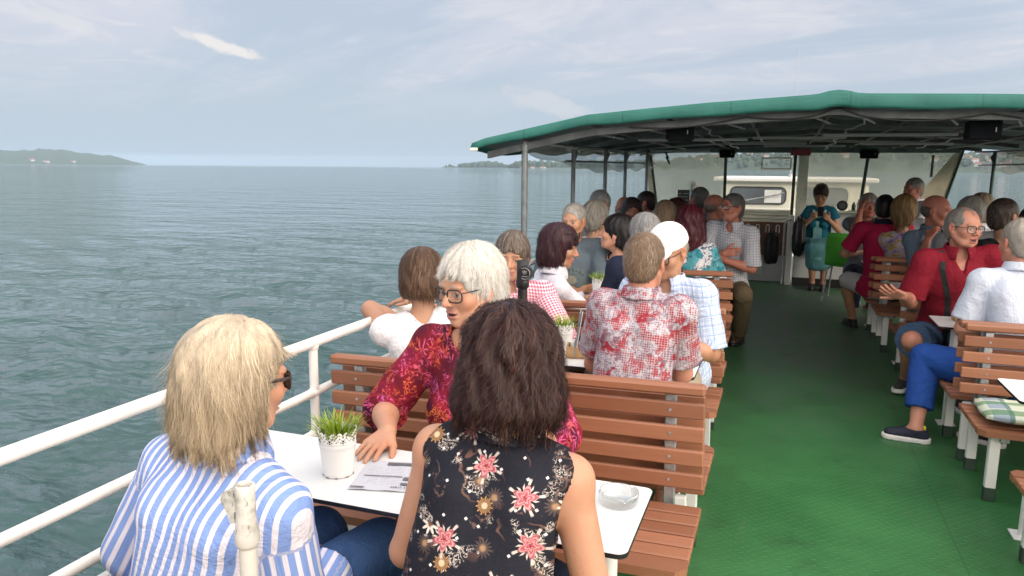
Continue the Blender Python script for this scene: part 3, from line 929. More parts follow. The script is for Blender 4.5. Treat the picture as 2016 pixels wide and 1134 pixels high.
# white corner post
wp_ = empty('white_pillar', (.245, 10.99, 0), 'white square pillar beside the woman in blue', 'pillar')
MB().box((-.065, -.05, .52), (.065, .05, 1.86), .012).build('upper_post', M_CREAM, wp_)
MB().box((-.15, -.03, 0), (-.07, .03, .98), .008).build('lower_post', M_WHITE, wp_)
MB().tube([(-.19, -.06, .02), (-.19, -.06, .84), (-.17, -.06, .90), (-.10, -.06, .93)], .013, 10).build('grab_rail', M_STEEL, wp_)
m = MB()
for z in (.95, 1.2, 1.5, 1.75):
    m.tube([(.0, -.056, z), (.0, -.046, z)], .010, 8)
m.build('bolts', M_STEEL, wp_)

# ------------------------------------------------------------------ counter and bulkhead at the bow end
ct = empty('counter', (-.65, 11.2, 0), 'white counter with a brown hook board at the front end of the deck', 'counter')
def kpart(mb, name, m): return mb.build(name, m, ct, loc=(.65, -11.2, 0))
kpart(MB().box((-1.80, 11.25, 0), (.13, 11.32, .93), .006), 'front_panel', M_GREYP)
m = MB().box((-1.80, 11.08, 1.000), (.12, 11.33, 1.04), .012)
m.box((-1.80, 11.12, .962), (.12, 11.31, .998), .012).box((-1.80, 11.16, .905), (.12, 11.30, .960), .016).box((-1.80, 11.20, .86), (.12, 11.30, .903), .01)
kpart(m, 'ledge', M_CREAM)
M_BOARD = plain('brown_hook_board', (0.155, 0.060, 0.030), 0.5, var=.2, scale=6)
kpart(MB().box((-1.2, 11.215, .385), (.09, 11.249, .858), .003), 'hook_board', M_BOARD)
for iz, z in enumerate((.80, .60)):
    for ix in range(8):
        x = -.98+ix*.135
        pts = [(x-.022, 11.20, z-.09), (x-.022, 11.20, z)] + [(x-.022*math.cos(R(a)), 11.20, z+.022*math.sin(R(a))) for a in range(30, 180, 30)] + [(x+.022, 11.20, z), (x+.022, 11.20, z-.09)]
        kpart(MB().tube(pts, .007, 6), 'hook', M_WHITE)
m = MB().box((-.46, 11.236, .07), (-.20, 11.249, .33), .004)
kpart(m, 'hatch_frame', M_STEEL)
kpart(MB().box((-.435, 11.228, .095), (-.225, 11.2355, .305), .003), 'hatch', M_GREYP)
bk = empty('bow_locker', (1.3, 11.2, 0), 'white locker box with black skirting that the woman in blue sits on', 'locker')
def lpart(mb, name, m): return mb.build(name, m, bk, loc=(-1.3, -11.2, 0))
lpart(MB().box((.20, 10.98, .11), (2.3, 11.3, .50), .01), 'body', M_GREYP)
lpart(MB().box((.20, 10.99, .0), (2.3, 11.29, .108), .004), 'skirting', M_BLACK)
lpart(MB().box((.32, 11.22, .503), (2.3, 11.32, 1.02), .01), 'back_panel', M_GREYP)
lpart(MB().box((.32, 11.10, 1.022), (2.3, 11.34, 1.05), .01), 'ledge', M_CREAM)
# things on and at the counter
def prop(mb, name, m, label, cat, group=None):
    o = mb.build(name, m)
    return tag(o, label, cat, group)
bs_ = empty('notice_board', (-1.36, 11.10, 1.04), 'small black notice board with white writing standing on the white counter', 'notice board')
MB().box((-.085, -.01, .02), (.085, .012, .26), .004).build('board', M_BLACK, bs_)
MB().box((-.15, -.04, .0), (.15, .04, .035), .006).build('foot', M_BLACK, bs_)
m = MB()
for k in range(4):
    for q in range(4):
        if (k*3+q) % 5: m.box((-.065+q*.034, -.0125, .06+k*.047), (-.045+q*.034+.008*(k % 2), -.0103, .068+k*.047))
m.build('chalk_lines', M_GREYP, bs_)
lp_ = empty('wall_lamp', (-1.22, 11.15, 1.32), 'small oval white lamp on the milky windscreen', 'lamp')
MB().box((-.05, .0, -.1), (.03, .03, .10), .01).build('plate', M_STEEL, lp_)
prof_ = [(0.0001, -.05), (.012, -.047), (.022, -.03), (.026, 0), (.022, .03), (.012, .047), (.0001, .05)]
MB().lathe(prof_, (.0, -.015, 0), 14).build('globe', M_CREAM, lp_)
sp_ = empty('disc_speaker', (.775, 11.08, 1.05), 'round black disc standing on the ledge right of the woman in blue', 'disc')
m = MB().tube([(0, -.02, .072), (0, .02, .072)], .070, 28)
m.build('disc', M_BLACK, sp_)
MB().tube([(0, -.026, .072), (0, -.021, .072)], .04, 24).build('hub', M_FRAME, sp_)
gl_ = empty('drinks_tray', (1.02, 11.1, 1.05), 'tray with small glasses and bottles on the ledge left of the man in crimson', 'tray')
MB().box((-.16, -.05, 0), (.16, .05, .012), .004).build('tray', M_STEEL, gl_)
for k, (x, h, r) in enumerate(((-.1, .12, .025), (-.04, .16, .022), (.03, .13, .025), (.09, .15, .022))):
    MB().lathe([(.001, .013), (r, .013), (r, h*.7), (r*.5, h*.85), (r*.5, h), (.001, h)], (x, 0, 0), 12).build('bottle', [M_GPOST, M_CREAM, M_GREYP, M_BOARD][k], gl_)
# black bags hanging by the pillar
def lumpy_bag(name, c, s, label, seed):
    bm = bmesh.new(); bmesh.ops.create_icosphere(bm, subdivisions=4, radius=1)
    for v in bm.verts:
        p = v.co.copy()
        q = Vector((math.copysign(abs(p.x)**.6, p.x), math.copysign(abs(p.y)**.6, p.y), math.copysign(abs(p.z)**.65, p.z)))
        d = 1+.10*mnoise.fractal(q*2.2+Vector((seed, 0, 0)), .8, 2, 4)
        v.co = Vector((q.x*s[0]*d, q.y*s[1]*d, q.z*s[2]*d))
    me = bpy.data.meshes.new('bag_body'); bm.to_mesh(me); bm.free()
    me.polygons.foreach_set('use_smooth', [True]*len(me.polygons)); me.materials.append(M_BAG)
    o = empty(name, c, label, 'bag')
    b = bpy.data.objects.new('bag_body', me); COL.objects.link(b); b.parent = o
    for dx in (-.4, .4):
        MB().tube([(dx*s[0], -s[1]*.9, -s[2]*.6), (dx*s[0]*1.1, -s[1]*1.25, 0), (dx*s[0], -s[1]*.8, s[2]*.8), (dx*s[0]*.5, 0, s[2]*1.15)], .012, 6).build('strap', M_BLACK, o)
    return o
M_BAG = plain('black_bag_cloth', (0.014, 0.015, 0.019), 0.75, var=.5, scale=8, bump=.4, bscale=30)
lumpy_bag('backpack', (-.10, 11.06, .50), (.10, .07, .22), 'black backpack hanging from the brown hook board', 1)
lumpy_bag('backpack', (.245, 10.86, .68), (.085, .08, .25), 'black jacket-covered bag at the white pillar beside the woman in blue', 5)
# hanging loudspeakers
M_MATTE = plain('matte_black', (0.007, 0.008, 0.011), 0.85, spec=.15)
def speaker(c, s, label, small=False):
    o = empty('loudspeaker', c, label, 'loudspeaker', 'black loudspeakers under the canopy')
    MB().box((-s[0]/2, -s[1]/2, -s[2]/2), (s[0]/2, s[1]/2, s[2]/2), .012).build('cabinet', M_MATTE, o)
    MB().box((-s[0]*.44, -s[1]/2-.006, -s[2]*.42), (s[0]*.44, -s[1]/2-.001, s[2]*.42), .004).build('grille', M_MATTE, o)
    MB().tube([(-s[0]*.55, 0, 0), (-s[0]*.55, 0, s[2]*.6), (s[0]*.55, 0, s[2]*.6), (s[0]*.55, 0, 0)], .007, 6).build('bracket', M_FRAME, o)
    MB().box((s[0]*.3, -s[1]/2-.009, -s[2]*.1), (s[0]*.33, -s[1]/2-.0065, s[2]*.14)).build('badge', M_GREYP, o)
speaker((-.69, 5.3, 1.845), (.18, .12, .11), 'black loudspeaker under the canopy left of its peak')
speaker((1.12, 5.3, 1.845), (.18, .12, .115), 'black loudspeaker under the canopy at the right edge of the photo')
speaker((-.72, 10.3, 1.80), (.19, .12, .10), 'small black loudspeaker at the top of the left windscreen post')
speaker((.98, 10.3, 1.80), (.20, .12, .11), 'small black loudspeaker at the top of the right windscreen post')
M_REDBOX = plain('red_box', (0.26, 0.015, 0.03), 0.4)
rb = empty('red_sign', (.19, 10.5, 1.83), 'small dark red sign box above the white pillar', 'sign')
MB().box((-.125, -.03, -.045), (.125, .03, .045), .008).build('case', M_REDBOX, rb)
MB().box((-.115, -.033, -.035), (.115, -.0305, .035), .002).build('face', M_REDBOX, rb)

# ------------------------------------------------------------------ wheelhouse beyond the windscreen
wh = empty('wheelhouse', (.2, 13, 0), 'cream wheelhouse with rounded windows on the foredeck', 'wheelhouse')
def hpart(mb, name, m): return mb.build(name, m, wh, loc=(-.2, -13, 0))
hpart(MB().box((-.98, 13.0, -.05), (1.28, 15.2, 1.40), .04), 'cabin', M_CREAM)
hpart(MB().box((-1.1, 12.86, 1.405), (1.40, 15.35, 1.475), .03), 'roof', M_WHITE)
M_WGLASS = plain('cabin_window_glass', (0.10, 0.12, 0.14), 0.08, var=.3, scale=1.2, spec=.8)
def rrect(x0, x1, z0, z1, r, n=6):
    out = []
    for cx_, cz_, a0 in ((x1-r, z1-r, 0), (x0+r, z1-r, 90), (x0+r, z0+r, 180), (x1-r, z0+r, 270)):
        for k in range(n+1):
            a = R(a0+90*k/n); out.append((cx_+r*math.cos(a), cz_+r*math.sin(a)))
    return out
for x0, x1 in ((-.82, .05), (.30, .97)):
    w_ = hpart(MB().prism(rrect(x0, x1, 1.04, 1.31, .09), 12.988, 12.998, 0, 'y'), 'window', M_WGLASS)
    fr_ = MB().tube([(x, 12.985, z) for x, z in rrect(x0, x1, 1.04, 1.31, .09)], .014, 6, closed=True)
    o = fr_.build('frame', M_BLACK); o.parent = w_
m = MB().box((1.12, 12.8, 1.40), (1.42, 12.95, 1.404), .0)
# white reflection in the left window put in as a patch, and wiper
hpart(MB().tube([(-.75, 12.96, 1.06), (-.05, 12.95, 1.20), (.02, 12.95, 1.24)], .012, 6), 'wiper', M_STEEL)
hpart(MB().box((-.28, 12.978, 1.06), (-.02, 12.984, 1.27), .01), 'reflection_patch', M_WHITE)
an = empty('radio_antenna', (.1, 12.4, 1.47), 'thin whip antenna rising above the canopy', 'antenna')
MB().tube([(0, .55, 0), (0, .55, .45), (0, 0.0, .5), (0, 0, 1.95)], [.012, .010, .006, .003], 6).build('whip', M_GREYP, an)
MB().tube([(0, .55, 0), (0, .55, .06)], .03, 10).build('base', M_GREYP, an)
# grey seat block seen at the right windscreen
gb = empty('side_cabinet', (1.62, 10.9, 1.051), 'small grey cabinet on the ledge at the right end of the windscreen', 'cabinet')
MB().box((-.09, -.05, 0), (.11, .08, .17), .01).build('body', M_STEEL, gb)
MB().box((-.075, -.057, .02), (.095, -.051, .15), .004).build('door', M_GREYP, gb)
# ------------------------------------------------------------------ parasol poles
pp = empty('parasol_stand', (-.918, 1.065, 0), 'ivory parasol stand tube with a clamp knob, in front of the blonde woman', 'parasol stand')
M_IVORY = m_white('aged_ivory_plastic', (0.62, 0.60, 0.51), 0.75, .55)
def m_ivory(T, b, mt):
    co = T.coord('Object')
    n = T.noise(co, 22.0, 6.0, 0.65); n2 = T.noise(T.vm('MULTIPLY', co, (1, 1, .35)), 120.0, 4.0, .6)
    z = T.sep(co)[2]
    worn = T.step(z, .895, .93)
    c = T.mix(T.m('MULTIPLY', T.step(n, .42, .68), T.m('ADD', T.m('MULTIPLY', worn, .75), .12)), (0.58, 0.57, 0.53), (0.27, 0.26, 0.23))
    c = T.mix(T.m('MULTIPLY', T.step(n2, .58, .68), T.m('MULTIPLY', worn, .8)), c, (0.13, 0.12, 0.10))
    T.put(b, Base__Color=c, Roughness=.55, Normal=T.bump(n, .2, .003))
M_IVORY2 = mat('worn_ivory_plastic', m_ivory)
MB().tube([(0, 0, 0), (0, 0, .90)], .0165, 24).build('tube', M_IVORY2, pp)
MB().lathe([(.0135, .985), (.0135, 1.006), (.0165, 1.009), (.0195, 1.006), (.0185, .985), (.0185, .95), (.0205, .925), (.0228, .912), (.0228, .892), (.0195, .884), (.0170, .882)], n=28).build('clamp_sleeve', M_IVORY2, pp)
m = MB().prism([(-.048, .985), (-.036, .993), (-.020, .990), (-.016, .978), (-.020, .952), (-.019, .930), (-.030, .928), (-.036, .945), (-.050, .972)][::-1], -.010, .010, 0, 'y')
m.tube([(-.024, -.013, .965), (-.024, .013, .965)], .014, 16)
kn = m.build('knob', M_IVORY2, pp)
bp = empty('parasol_stand', (-.898, 2.597, 0), 'black parasol stand tube with a round knob behind the white-haired woman', 'parasol stand')
MB().tube([(0, 0, 0), (0, 0, 1.18)], .0185, 20).build('tube', M_BLACK, bp)
MB().lathe([(.012, 1.23), (.012, 1.258), (.022, 1.258), (.0225, 1.19), (.025, 1.18), (.025, 1.16), (.0185, 1.15)], n=24).build('clamp_sleeve', M_BLACK, bp)
kb = MB().tube([(.020, -.02, 1.215), (.024, -.048, 1.215)], [.028, .026], 20).build('knob', M_BLACK, bp)
m = MB()      # pale parasol emblem on the knob
for k in range(3):
    a0 = -34+k*24
    m.add([(.0242+.018*math.sin(R(a0)), -.0492, 1.213+.018*math.cos(R(a0))-.004), (.0242+.018*math.sin(R(a0+18)), -.0492, 1.213+.018*math.cos(R(a0+18))-.004), (.0242+.003*(k-1), -.0492, 1.2105)], [(0, 1, 2)])
m.box((.012, -.0495, 1.2035), (.037, -.0485, 1.2055))
e_ = m.build('emblem', M_STEEL); e_.parent = kb
ring = MB().tube([(.0242+.021*math.cos(R(a)), -.0487, 1.215+.021*math.sin(R(a))) for a in range(0, 360, 20)], .0012, 6, closed=True).build('emblem_ring', M_STEEL); ring.parent = kb

# ------------------------------------------------------------------ table things
M_POT = m_white('white_pot_enamel', (0.82, 0.81, 0.78), .12, .35)
def m_blade(T, b, mt):
    isl = T.node('ShaderNodeNewGeometry').outputs['Random Per Island']
    z = T.sep(T.coord('Object'))[2]
    c = T.ramp(isl, [(0, (0.10, 0.20, 0.012)), (.5, (0.21, 0.33, 0.018)), (1, (0.36, 0.43, 0.04))])
    T.put(b, Base__Color=c, Roughness=.45)
    b.inputs['Transmission Weight'].default_value = 0.0
M_BLADE = mat('grass_blades', m_blade)
M_SOIL = plain('pot_soil', (0.03, 0.022, 0.015), 0.9)
M_HOLE = plain('pot_lace_hole', (0.015, 0.02, 0.012), 0.8)
def grass_pot(x, y, z, s, label, seed, n=190, lace=True):
    rng = random.Random(seed)
    o = empty('grass_pot', (x, y, z), label, 'potted grass', 'white pots of grass on the tables')
    rb_, rt_, h = .042*s, .054*s, .128*s
    prof = [(.001, .0), (rb_-.002, .0), (rb_, .003)]
    for k in range(1, 9):
        prof.append((rb_+(rt_-rb_)*k/12, h*k/12))
    prof += [(rb_+(rt_-rb_)*.69+.0016, h*.69), (rb_+(rt_-rb_)*.73+.0016, h*.73), (rb_+(rt_-rb_)*.76, h*.755), (rt_, h)]
    prof += [(rt_-.002, h), (rt_-.004, h*.8), (.001, h*.78)]
    m = MB().lathe(prof, n=64)
    # scalloped lace rim
    nsc = 18
    vs, fs = [], []
    for k in range(nsc*8):
        a = 2*math.pi*k/(nsc*8)
        sc = h*(.06*abs(math.sin(k*math.pi/8)))
        vs += [((rt_)*math.cos(a), rt_*math.sin(a), h-.001), ((rt_+.0003)*math.cos(a), (rt_+.0003)*math.sin(a), h+sc), ((rt_-.0018)*math.cos(a), (rt_-.0018)*math.sin(a), h+sc), ((rt_-.0018)*math.cos(a), (rt_-.0018)*math.sin(a), h-.001)]
    q = nsc*8
    for k in range(q):
        k2 = (k+1) % q
        for j in range(3): fs.append((k*4+j, k2*4+j, k2*4+j+1, k*4+j+1))
    m.add(vs, fs, 0, True)
    p = m.build('pot', M_POT, o)
    if lace:
        m = MB()
        def hole(a, zz, r):
            rr = rb_+(rt_-rb_)*zz/h+.0006
            c = Vector((rr*math.cos(a), rr*math.sin(a), zz)); t = Vector((-math.sin(a), math.cos(a), 0)); w = Vector((0, 0, 1)); nn = Vector((math.cos(a), math.sin(a), 0))
            m.add([c+nn*.0004+t*r*math.cos(R(q_*45))+w*r*math.sin(R(q_*45)) for q_ in range(8)], [tuple(range(8))])
        for k in range(nsc):
            a = 2*math.pi*k/nsc
            hole(a, h*.965, .0022*s); hole(a+.17, h*1.0, .0016*s); hole(a+.17, h*.935, .0020*s)
            hole(a+.09, h*.905, .0013*s); hole(a-.09, h*.905, .0013*s)
            if k % 2 == 0: hole(a, h*.875, .0032*s); hole(a+.11, h*.845, .0019*s); hole(a-.11, h*.845, .0019*s); hole(a, h*.825, .0022*s)
            else: hole(a, h*.855, .0018*s); hole(a+.10, h*.875, .0013*s)
        for k in range(nsc*5):
            hole(2*math.pi*k/(nsc*5), h*.785, .0008*s)
        ho = m.build('lace_holes', M_HOLE, fix=True); ho.parent = p
        m = MB()
        for k in range(9):
            a = 2*math.pi*k/9+.2; L_ = .10+.2*rng.random()
            pts = [((rb_+.0006)*math.cos(a+L_*t), (rb_+.0006)*math.sin(a+L_*t), .0016) for t in (0, .5, 1)]
            m.tube(pts, .0009, 5)
        ch = m.build('chipped_edge', M_HOLE); ch.parent = p
    MB().lathe([(.001, h*.86), (rt_-.004, h*.83)], n=24).build('soil', M_SOIL, o)
    m = MB()
    for k in range(n):
        a = rng.random()*6.283; rr = (rt_-.006)*math.sqrt(rng.random())
        b0 = Vector((rr*math.cos(a), rr*math.sin(a), h*.84))
        lean = rr/rt_*.45+rng.uniform(.0, .28); da = a+rng.uniform(-.9, .9)
        L_ = s*rng.uniform(.045, .090)*(1.15-.35*rr/rt_)
        dv = Vector((math.cos(da)*lean, math.sin(da)*lean, 1)).normalized()
        side = Vector((-math.sin(da+rng.uniform(-1, 1)), math.cos(da), 0)).normalized()
        w0 = s*rng.uniform(.0013, .0026)
        vs, fs = [], []
        for i in range(6):
            t = i/5
            c = b0+dv*L_*t+Vector((math.cos(da), math.sin(da), -.55))*(lean*L_*.55*t*t)
            w = w0*(1-t**2.2)+.0002
            vs += [c-side*w, c+side*w]
        for i in range(5):
            fs.append((2*i, 2*i+1, 2*i+3, 2*i+2))
        m.add(vs, fs, 0, True)
    m.build('grass', M_BLADE, o, fix=False)
    return o
grass_pot(-1.134, 1.70, .741, 1.0, 'white lace-rimmed pot of green grass on the nearest table', 2, 230)
grass_pot(-.945, 3.33, .741, .95, 'white pot of grass behind the brunette, beside the card stand', 3, 150)
grass_pot(-1.13, 4.86, .741, .95, 'white pot of grass between the dark-haired woman in white and the floral shirt', 4, 150)

# leaflet
def m_leaf(T, b, mt):
    co = T.coord('Object'); x, y, z = T.sep(co)
    n = T.noise(co, 260.0, 2.0, .6)
    row = T.m('FRACT', T.m('MULTIPLY', y, 95.0))
    line = T.m('MULTIPLY', T.m('LESS_THAN', row, .30), T.m('GREATER_THAN', T.noise(T.vm('MULTIPLY', co, (1, .12, 1)), 210.0, 1.0), .44))
    a = T.m('MULTIPLY', T.m('LESS_THAN', T.m('ABSOLUTE', x), .085), T.m('LESS_THAN', T.m('ABSOLUTE', T.m('SUBTRACT', y, .0)), .062))
    c = T.mix(T.m('MULTIPLY', T.m('MULTIPLY', line, a), .5), (0.54, 0.56, 0.63), (0.20, 0.21, 0.25))
    T.put(b, Base__Color=c, Roughness=.45)
M_LEAF = mat('leaflet_paper', m_leaf)
M_INK = plain('dark_ink', (0.12, 0.12, 0.14), .6)
lf = empty('leaflet', (-.975, 1.738, .7405), 'white printed leaflet lying on the near table under the hand', 'leaflet')
lf.rotation_euler.z = R(14)
nx, ny = 16, 12
vs, fs = [], []
for i in range(nx+1):
    for j in range(ny+1):
        x = -.105+.21*i/nx; y = -.10+.20*j/ny
        vs.append((x, y, .0012+.0045*max(0, -y-.06)*10*(.4+.6*math.sin(i*.5)**2)+.0015*math.sin(i*.55)**2))
for i in range(nx):
    for j in range(ny):
        a = i*(ny+1)+j; fs.append((a, a+ny+1, a+ny+2, a+1))
MB().add(vs, fs, 0, True).build('sheet', M_LEAF, lf)
m = MB()
for lo, hi in (((-.10, -.093, .0062), (-.062, -.086, .0064)), ((-.085, -.012, .0046), (.025, -.008, .0048)), ((-.04, .068, .0046), (.09, .086, .0048)), ((.03, -.03, .0046), (.085, -.012, .0048)), ((.03, -.062, .0046), (.09, -.05, .0048))):
    MB().box(lo, hi).build('printed_bar', M_INK, lf)

def text_mesh(s, size, name, m, parent, loc, rot):
    cu = bpy.data.curves.new(name, 'FONT'); cu.body = s; cu.size = size; cu.align_x = 'CENTER'; cu.align_y = 'CENTER'; cu.extrude = size*.02
    o = bpy.data.objects.new(name, cu); COL.objects.link(o)
    dg = bpy.context.evaluated_depsgraph_get()
    me = bpy.data.meshes.new_from_object(o.evaluated_get(dg))
    bpy.data.objects.remove(o)
    me.materials.clear(); me.materials.append(m)
    o = bpy.data.objects.new(name, me); COL.objects.link(o)
    o.parent = parent; o.location = loc; o.rotation_euler = rot
    return o
text_mesh('event crew', .016, 'heading', M_INK, lf, (.045, -.082, .0062), (0, 0, math.pi))

# ashtray
def m_glass(T, b, mt):
    out = mt.node_tree.nodes['Material Output']
    tr = T.node('ShaderNodeBsdfTransparent'); T.put(tr, Color=(.93, .95, .95, 1))
    gl = T.node('ShaderNodeBsdfGlossy'); T.put(gl, Roughness=.04)
    lw = T.node('ShaderNodeLayerWeight'); T.put(lw, Blend=.55)
    mx = T.node('ShaderNodeMixShader'); T.put(mx, _0=T.m('ADD', .05, T.m('MULTIPLY', lw.outputs[1], .55)))
    for i, s_ in enumerate((tr, gl)): mt.node_tree.links.new(s_.outputs[0], mx.inputs[1+i])
    mt.node_tree.links.new(mx.outputs[0], out.inputs[0])
M_GLASS = mat('clear_glass', m_glass)
at = empty('ashtray', (-.352, 1.80, .7405), 'round clear glass ashtray on the near table beside the brunette\'s arm', 'ashtray')
m = MB()
prof = [(.001, .006), (.040, .006), (.043, .012), (.045, .032), (.047, .034), (.052, .033), (.053, .028), (.051, .006), (.047, .0), (.001, .0)]
nn = 48
vs, fs = [], []
for (r_, z_) in prof:
    for k in range(nn):
        a = 2*math.pi*k/nn
        zz = z_
        if z_ > .02:
            d = min(abs(((a-q+math.pi) % (2*math.pi))-math.pi) for q in (R(60), R(180), R(300)))
            zz = z_-.010*max(0, 1-(d/.16)**2)
        vs.append((r_*math.cos(a), r_*math.sin(a), zz))
for i in range(len(prof)-1):
    for k in range(nn):
        k2 = (k+1) % nn
        fs.append((i*nn+k, i*nn+k2, (i+1)*nn+k2, (i+1)*nn+k))
m.add(vs, fs, 0, True)
m.build('bowl', M_GLASS, at)

# card stand in a wooden caddy on the second table
M_CARD = plain('grey_blue_card', (0.23, 0.27, 0.31), .4, var=.2)
M_LWOOD = plain('light_wood', (0.42, 0.26, 0.12), .55, var=.2, scale=30)
def caddy(x, y, z, label, rz, card=True):
    o = empty('menu_caddy', (x, y, z), label, 'menu caddy', 'wooden caddies on the tables')
    o.rotation_euler.z = rz
    m = MB().box((-.05, -.045, 0), (.05, .045, .008), .001)
    for s in (-1, 1): m.box((-.05, s*.045-.004, .0083), (.05, s*.045+.004, .055), .001)
    for s in (-1, 1): m.box((s*.046-.004, -.0405, .0083), (s*.046+.004, .0405, .055), .001)
    m.build('box', M_LWOOD, o)
    if card:
        MB().box((-.003, -.05, .012), (.003, .05, .215), .001, rot=Matrix.Rotation(R(6), 3, 'Y')).build('card', M_CARD, o)
        MB().box((-.0015+.006, -.048, .02), (.0015+.006, .048, .205), .0005, rot=Matrix.Rotation(R(8), 3, 'Y')).build('card_sheet', M_TOP, o)
    MB().box((-.030, -.03, .009), (-.012, .03, .075), .002).build('napkins', M_TOP, o)
    return o
caddy(-.845, 3.23, .7405, 'light wooden caddy with a grey-blue card beside the man in the red floral shirt', R(12))
caddy(1.12, 5.30, .6605, 'light wooden caddy on the table beside the man in the dark red polo shirt', R(5), False)

# green checked cushion
def m_cush(T, b, mt):
    x, y, z = T.sep(T.coord('Object'))
    def bandf(v, f, o, w): return T.m('LESS_THAN', T.m('FRACT', T.m('ADD', T.m('MULTIPLY', v, f), o)), w)
    c = T.mix(bandf(x, 5.6, .1, .5), (0.58, 0.64, 0.52), (0.30, 0.38, 0.46))
    c = T.mix(T.m('MULTIPLY', bandf(y, 5.6, .0, .45), .75), c, (0.10, 0.24, 0.10))
    c = T.mix(T.m('MULTIPLY', bandf(y, 5.6, .62, .10), .8), c, (0.68, 0.70, 0.64))
    c = T.mix(T.m('MULTIPLY', bandf(x, 5.6, .72, .12), .6), c, (0.05, 0.16, 0.10))
    n = T.noise(T.coord('Object'), 300.0, 2.0)
    T.put(b, Base__Color=c, Roughness=.85, Normal=T.bump(T.m('ADD', n, T.m('MULTIPLY', T.noise(T.coord('Object'), 9.0, 3.0), 4.0)), .35, .004))
M_CUSH = mat('green_check_cloth', m_cush)
bm = bmesh.new(); bmesh.ops.create_cube(bm, size=2)
bmesh.ops.subdivide_edges(bm, edges=bm.edges, cuts=14, use_grid_fill=True)
for v in bm.verts:
    x, y, z = v.co
    e = max(abs(x), abs(y))
    t = (1-abs(x)**3.5)*(1-abs(y)**3.5)
    zz = z*(.006+.026*max(0, t)**.5)
    k = mnoise.noise(Vector((x*2.5, y*2.5, z)))*.006
    v.co = (x*.235*(1-.06*abs(y)**3), y*.205*(1-.06*abs(x)**3), zz+k)
me = bpy.data.meshes.new('cushion'); bm.to_mesh(me); bm.free()
me.polygons.foreach_set('use_smooth', [True]*len(me.polygons)); me.materials.append(M_CUSH)
cu = bpy.data.objects.new('cushion', me); COL.objects.link(cu); cu.location = (1.235, 4.20, .412); cu.rotation_euler = (R(-3), 0, R(-4))
tag(cu, 'green, white and blue checked cushion on the right-hand bench seat', 'cushion')

# green plastic chair
gc = empty('green_chair', (.79, 9.95, 0), 'bright green plastic chair with grey legs beside the woman in blue', 'chair')
gc.rotation_euler.z = R(-12)
def m_gch(T, b, mt):
    T.put(b, Base__Color=(0.11, 0.52, 0.055, 1), Roughness=.35)
    b.inputs['Subsurface Weight'].default_value = 0.0
M_GCH = mat('green_plastic', m_gch)
vs, fs = [], []
nu, nv = 16, 18
for i in range(nu+1):
    u = -1+2*i/nu
    for j in range(nv+1):
        t = j/nv
        if t < .5:
            y = .24-.44*(t/.5); z = .44-.012*math.sin(t*6.28)
        elif t < .6:
            q = (t-.5)/.1; y = -.20-.055*math.sin(q*1.57); z = .44+.055*(1-math.cos(q*1.57))
        else:
            q = (t-.6)/.4; y = -.255-.05*q; z = .495+.36*q
        w = .21*(1-.12*max(0, (t-.85)/.15)**2)
        if t < .1: w *= .94+.6*t
        back = max(0, min(1, (t-.5)/.2))
        y += .045*u*u*back; z += .018*u*u*(1-back)
        vs.append((u*w, y, z))
for i in range(nu):
    for j in range(nv):
        a = i*(nv+1)+j; fs.append((a, a+nv+1, a+nv+2, a+1))
o = MB().add(vs, fs, 0, True).build('shell', M_GCH, gc)
md = o.modifiers.new('solid', 'SOLIDIFY'); md.thickness = .008; md.offset = 0
for sx in (-1, 1):
    for y0, y1 in ((.17, .22), (-.16, -.22)):
        MB().tube([(sx*.15, y0, .432), (sx*.185, (y0+y1)/2, .40), (sx*.215, y1, .0)], .011, 8).build('leg', M_STEEL, gc)
# ================================================================== people: continuous bodies from distance fields
def V3(*a): return np.array(a[0] if len(a) == 1 else a, float)
def unit(v): return v/max(1e-9, np.linalg.norm(v))
def lerp(a, b, t): return a+(b-a)*t
def axis_pts(lo, hi, h, zones):
    out = [lo]; x = lo
    while x < hi:
        s = h
        for a, b, f in zones:
            if a-1e-6 <= x < b: s = min(s, f)
            elif x < a: s = min(s, max(f, (a-x)*.999 if (a-x) < h else h))
        x += s; out.append(x)
    return np.array(out)

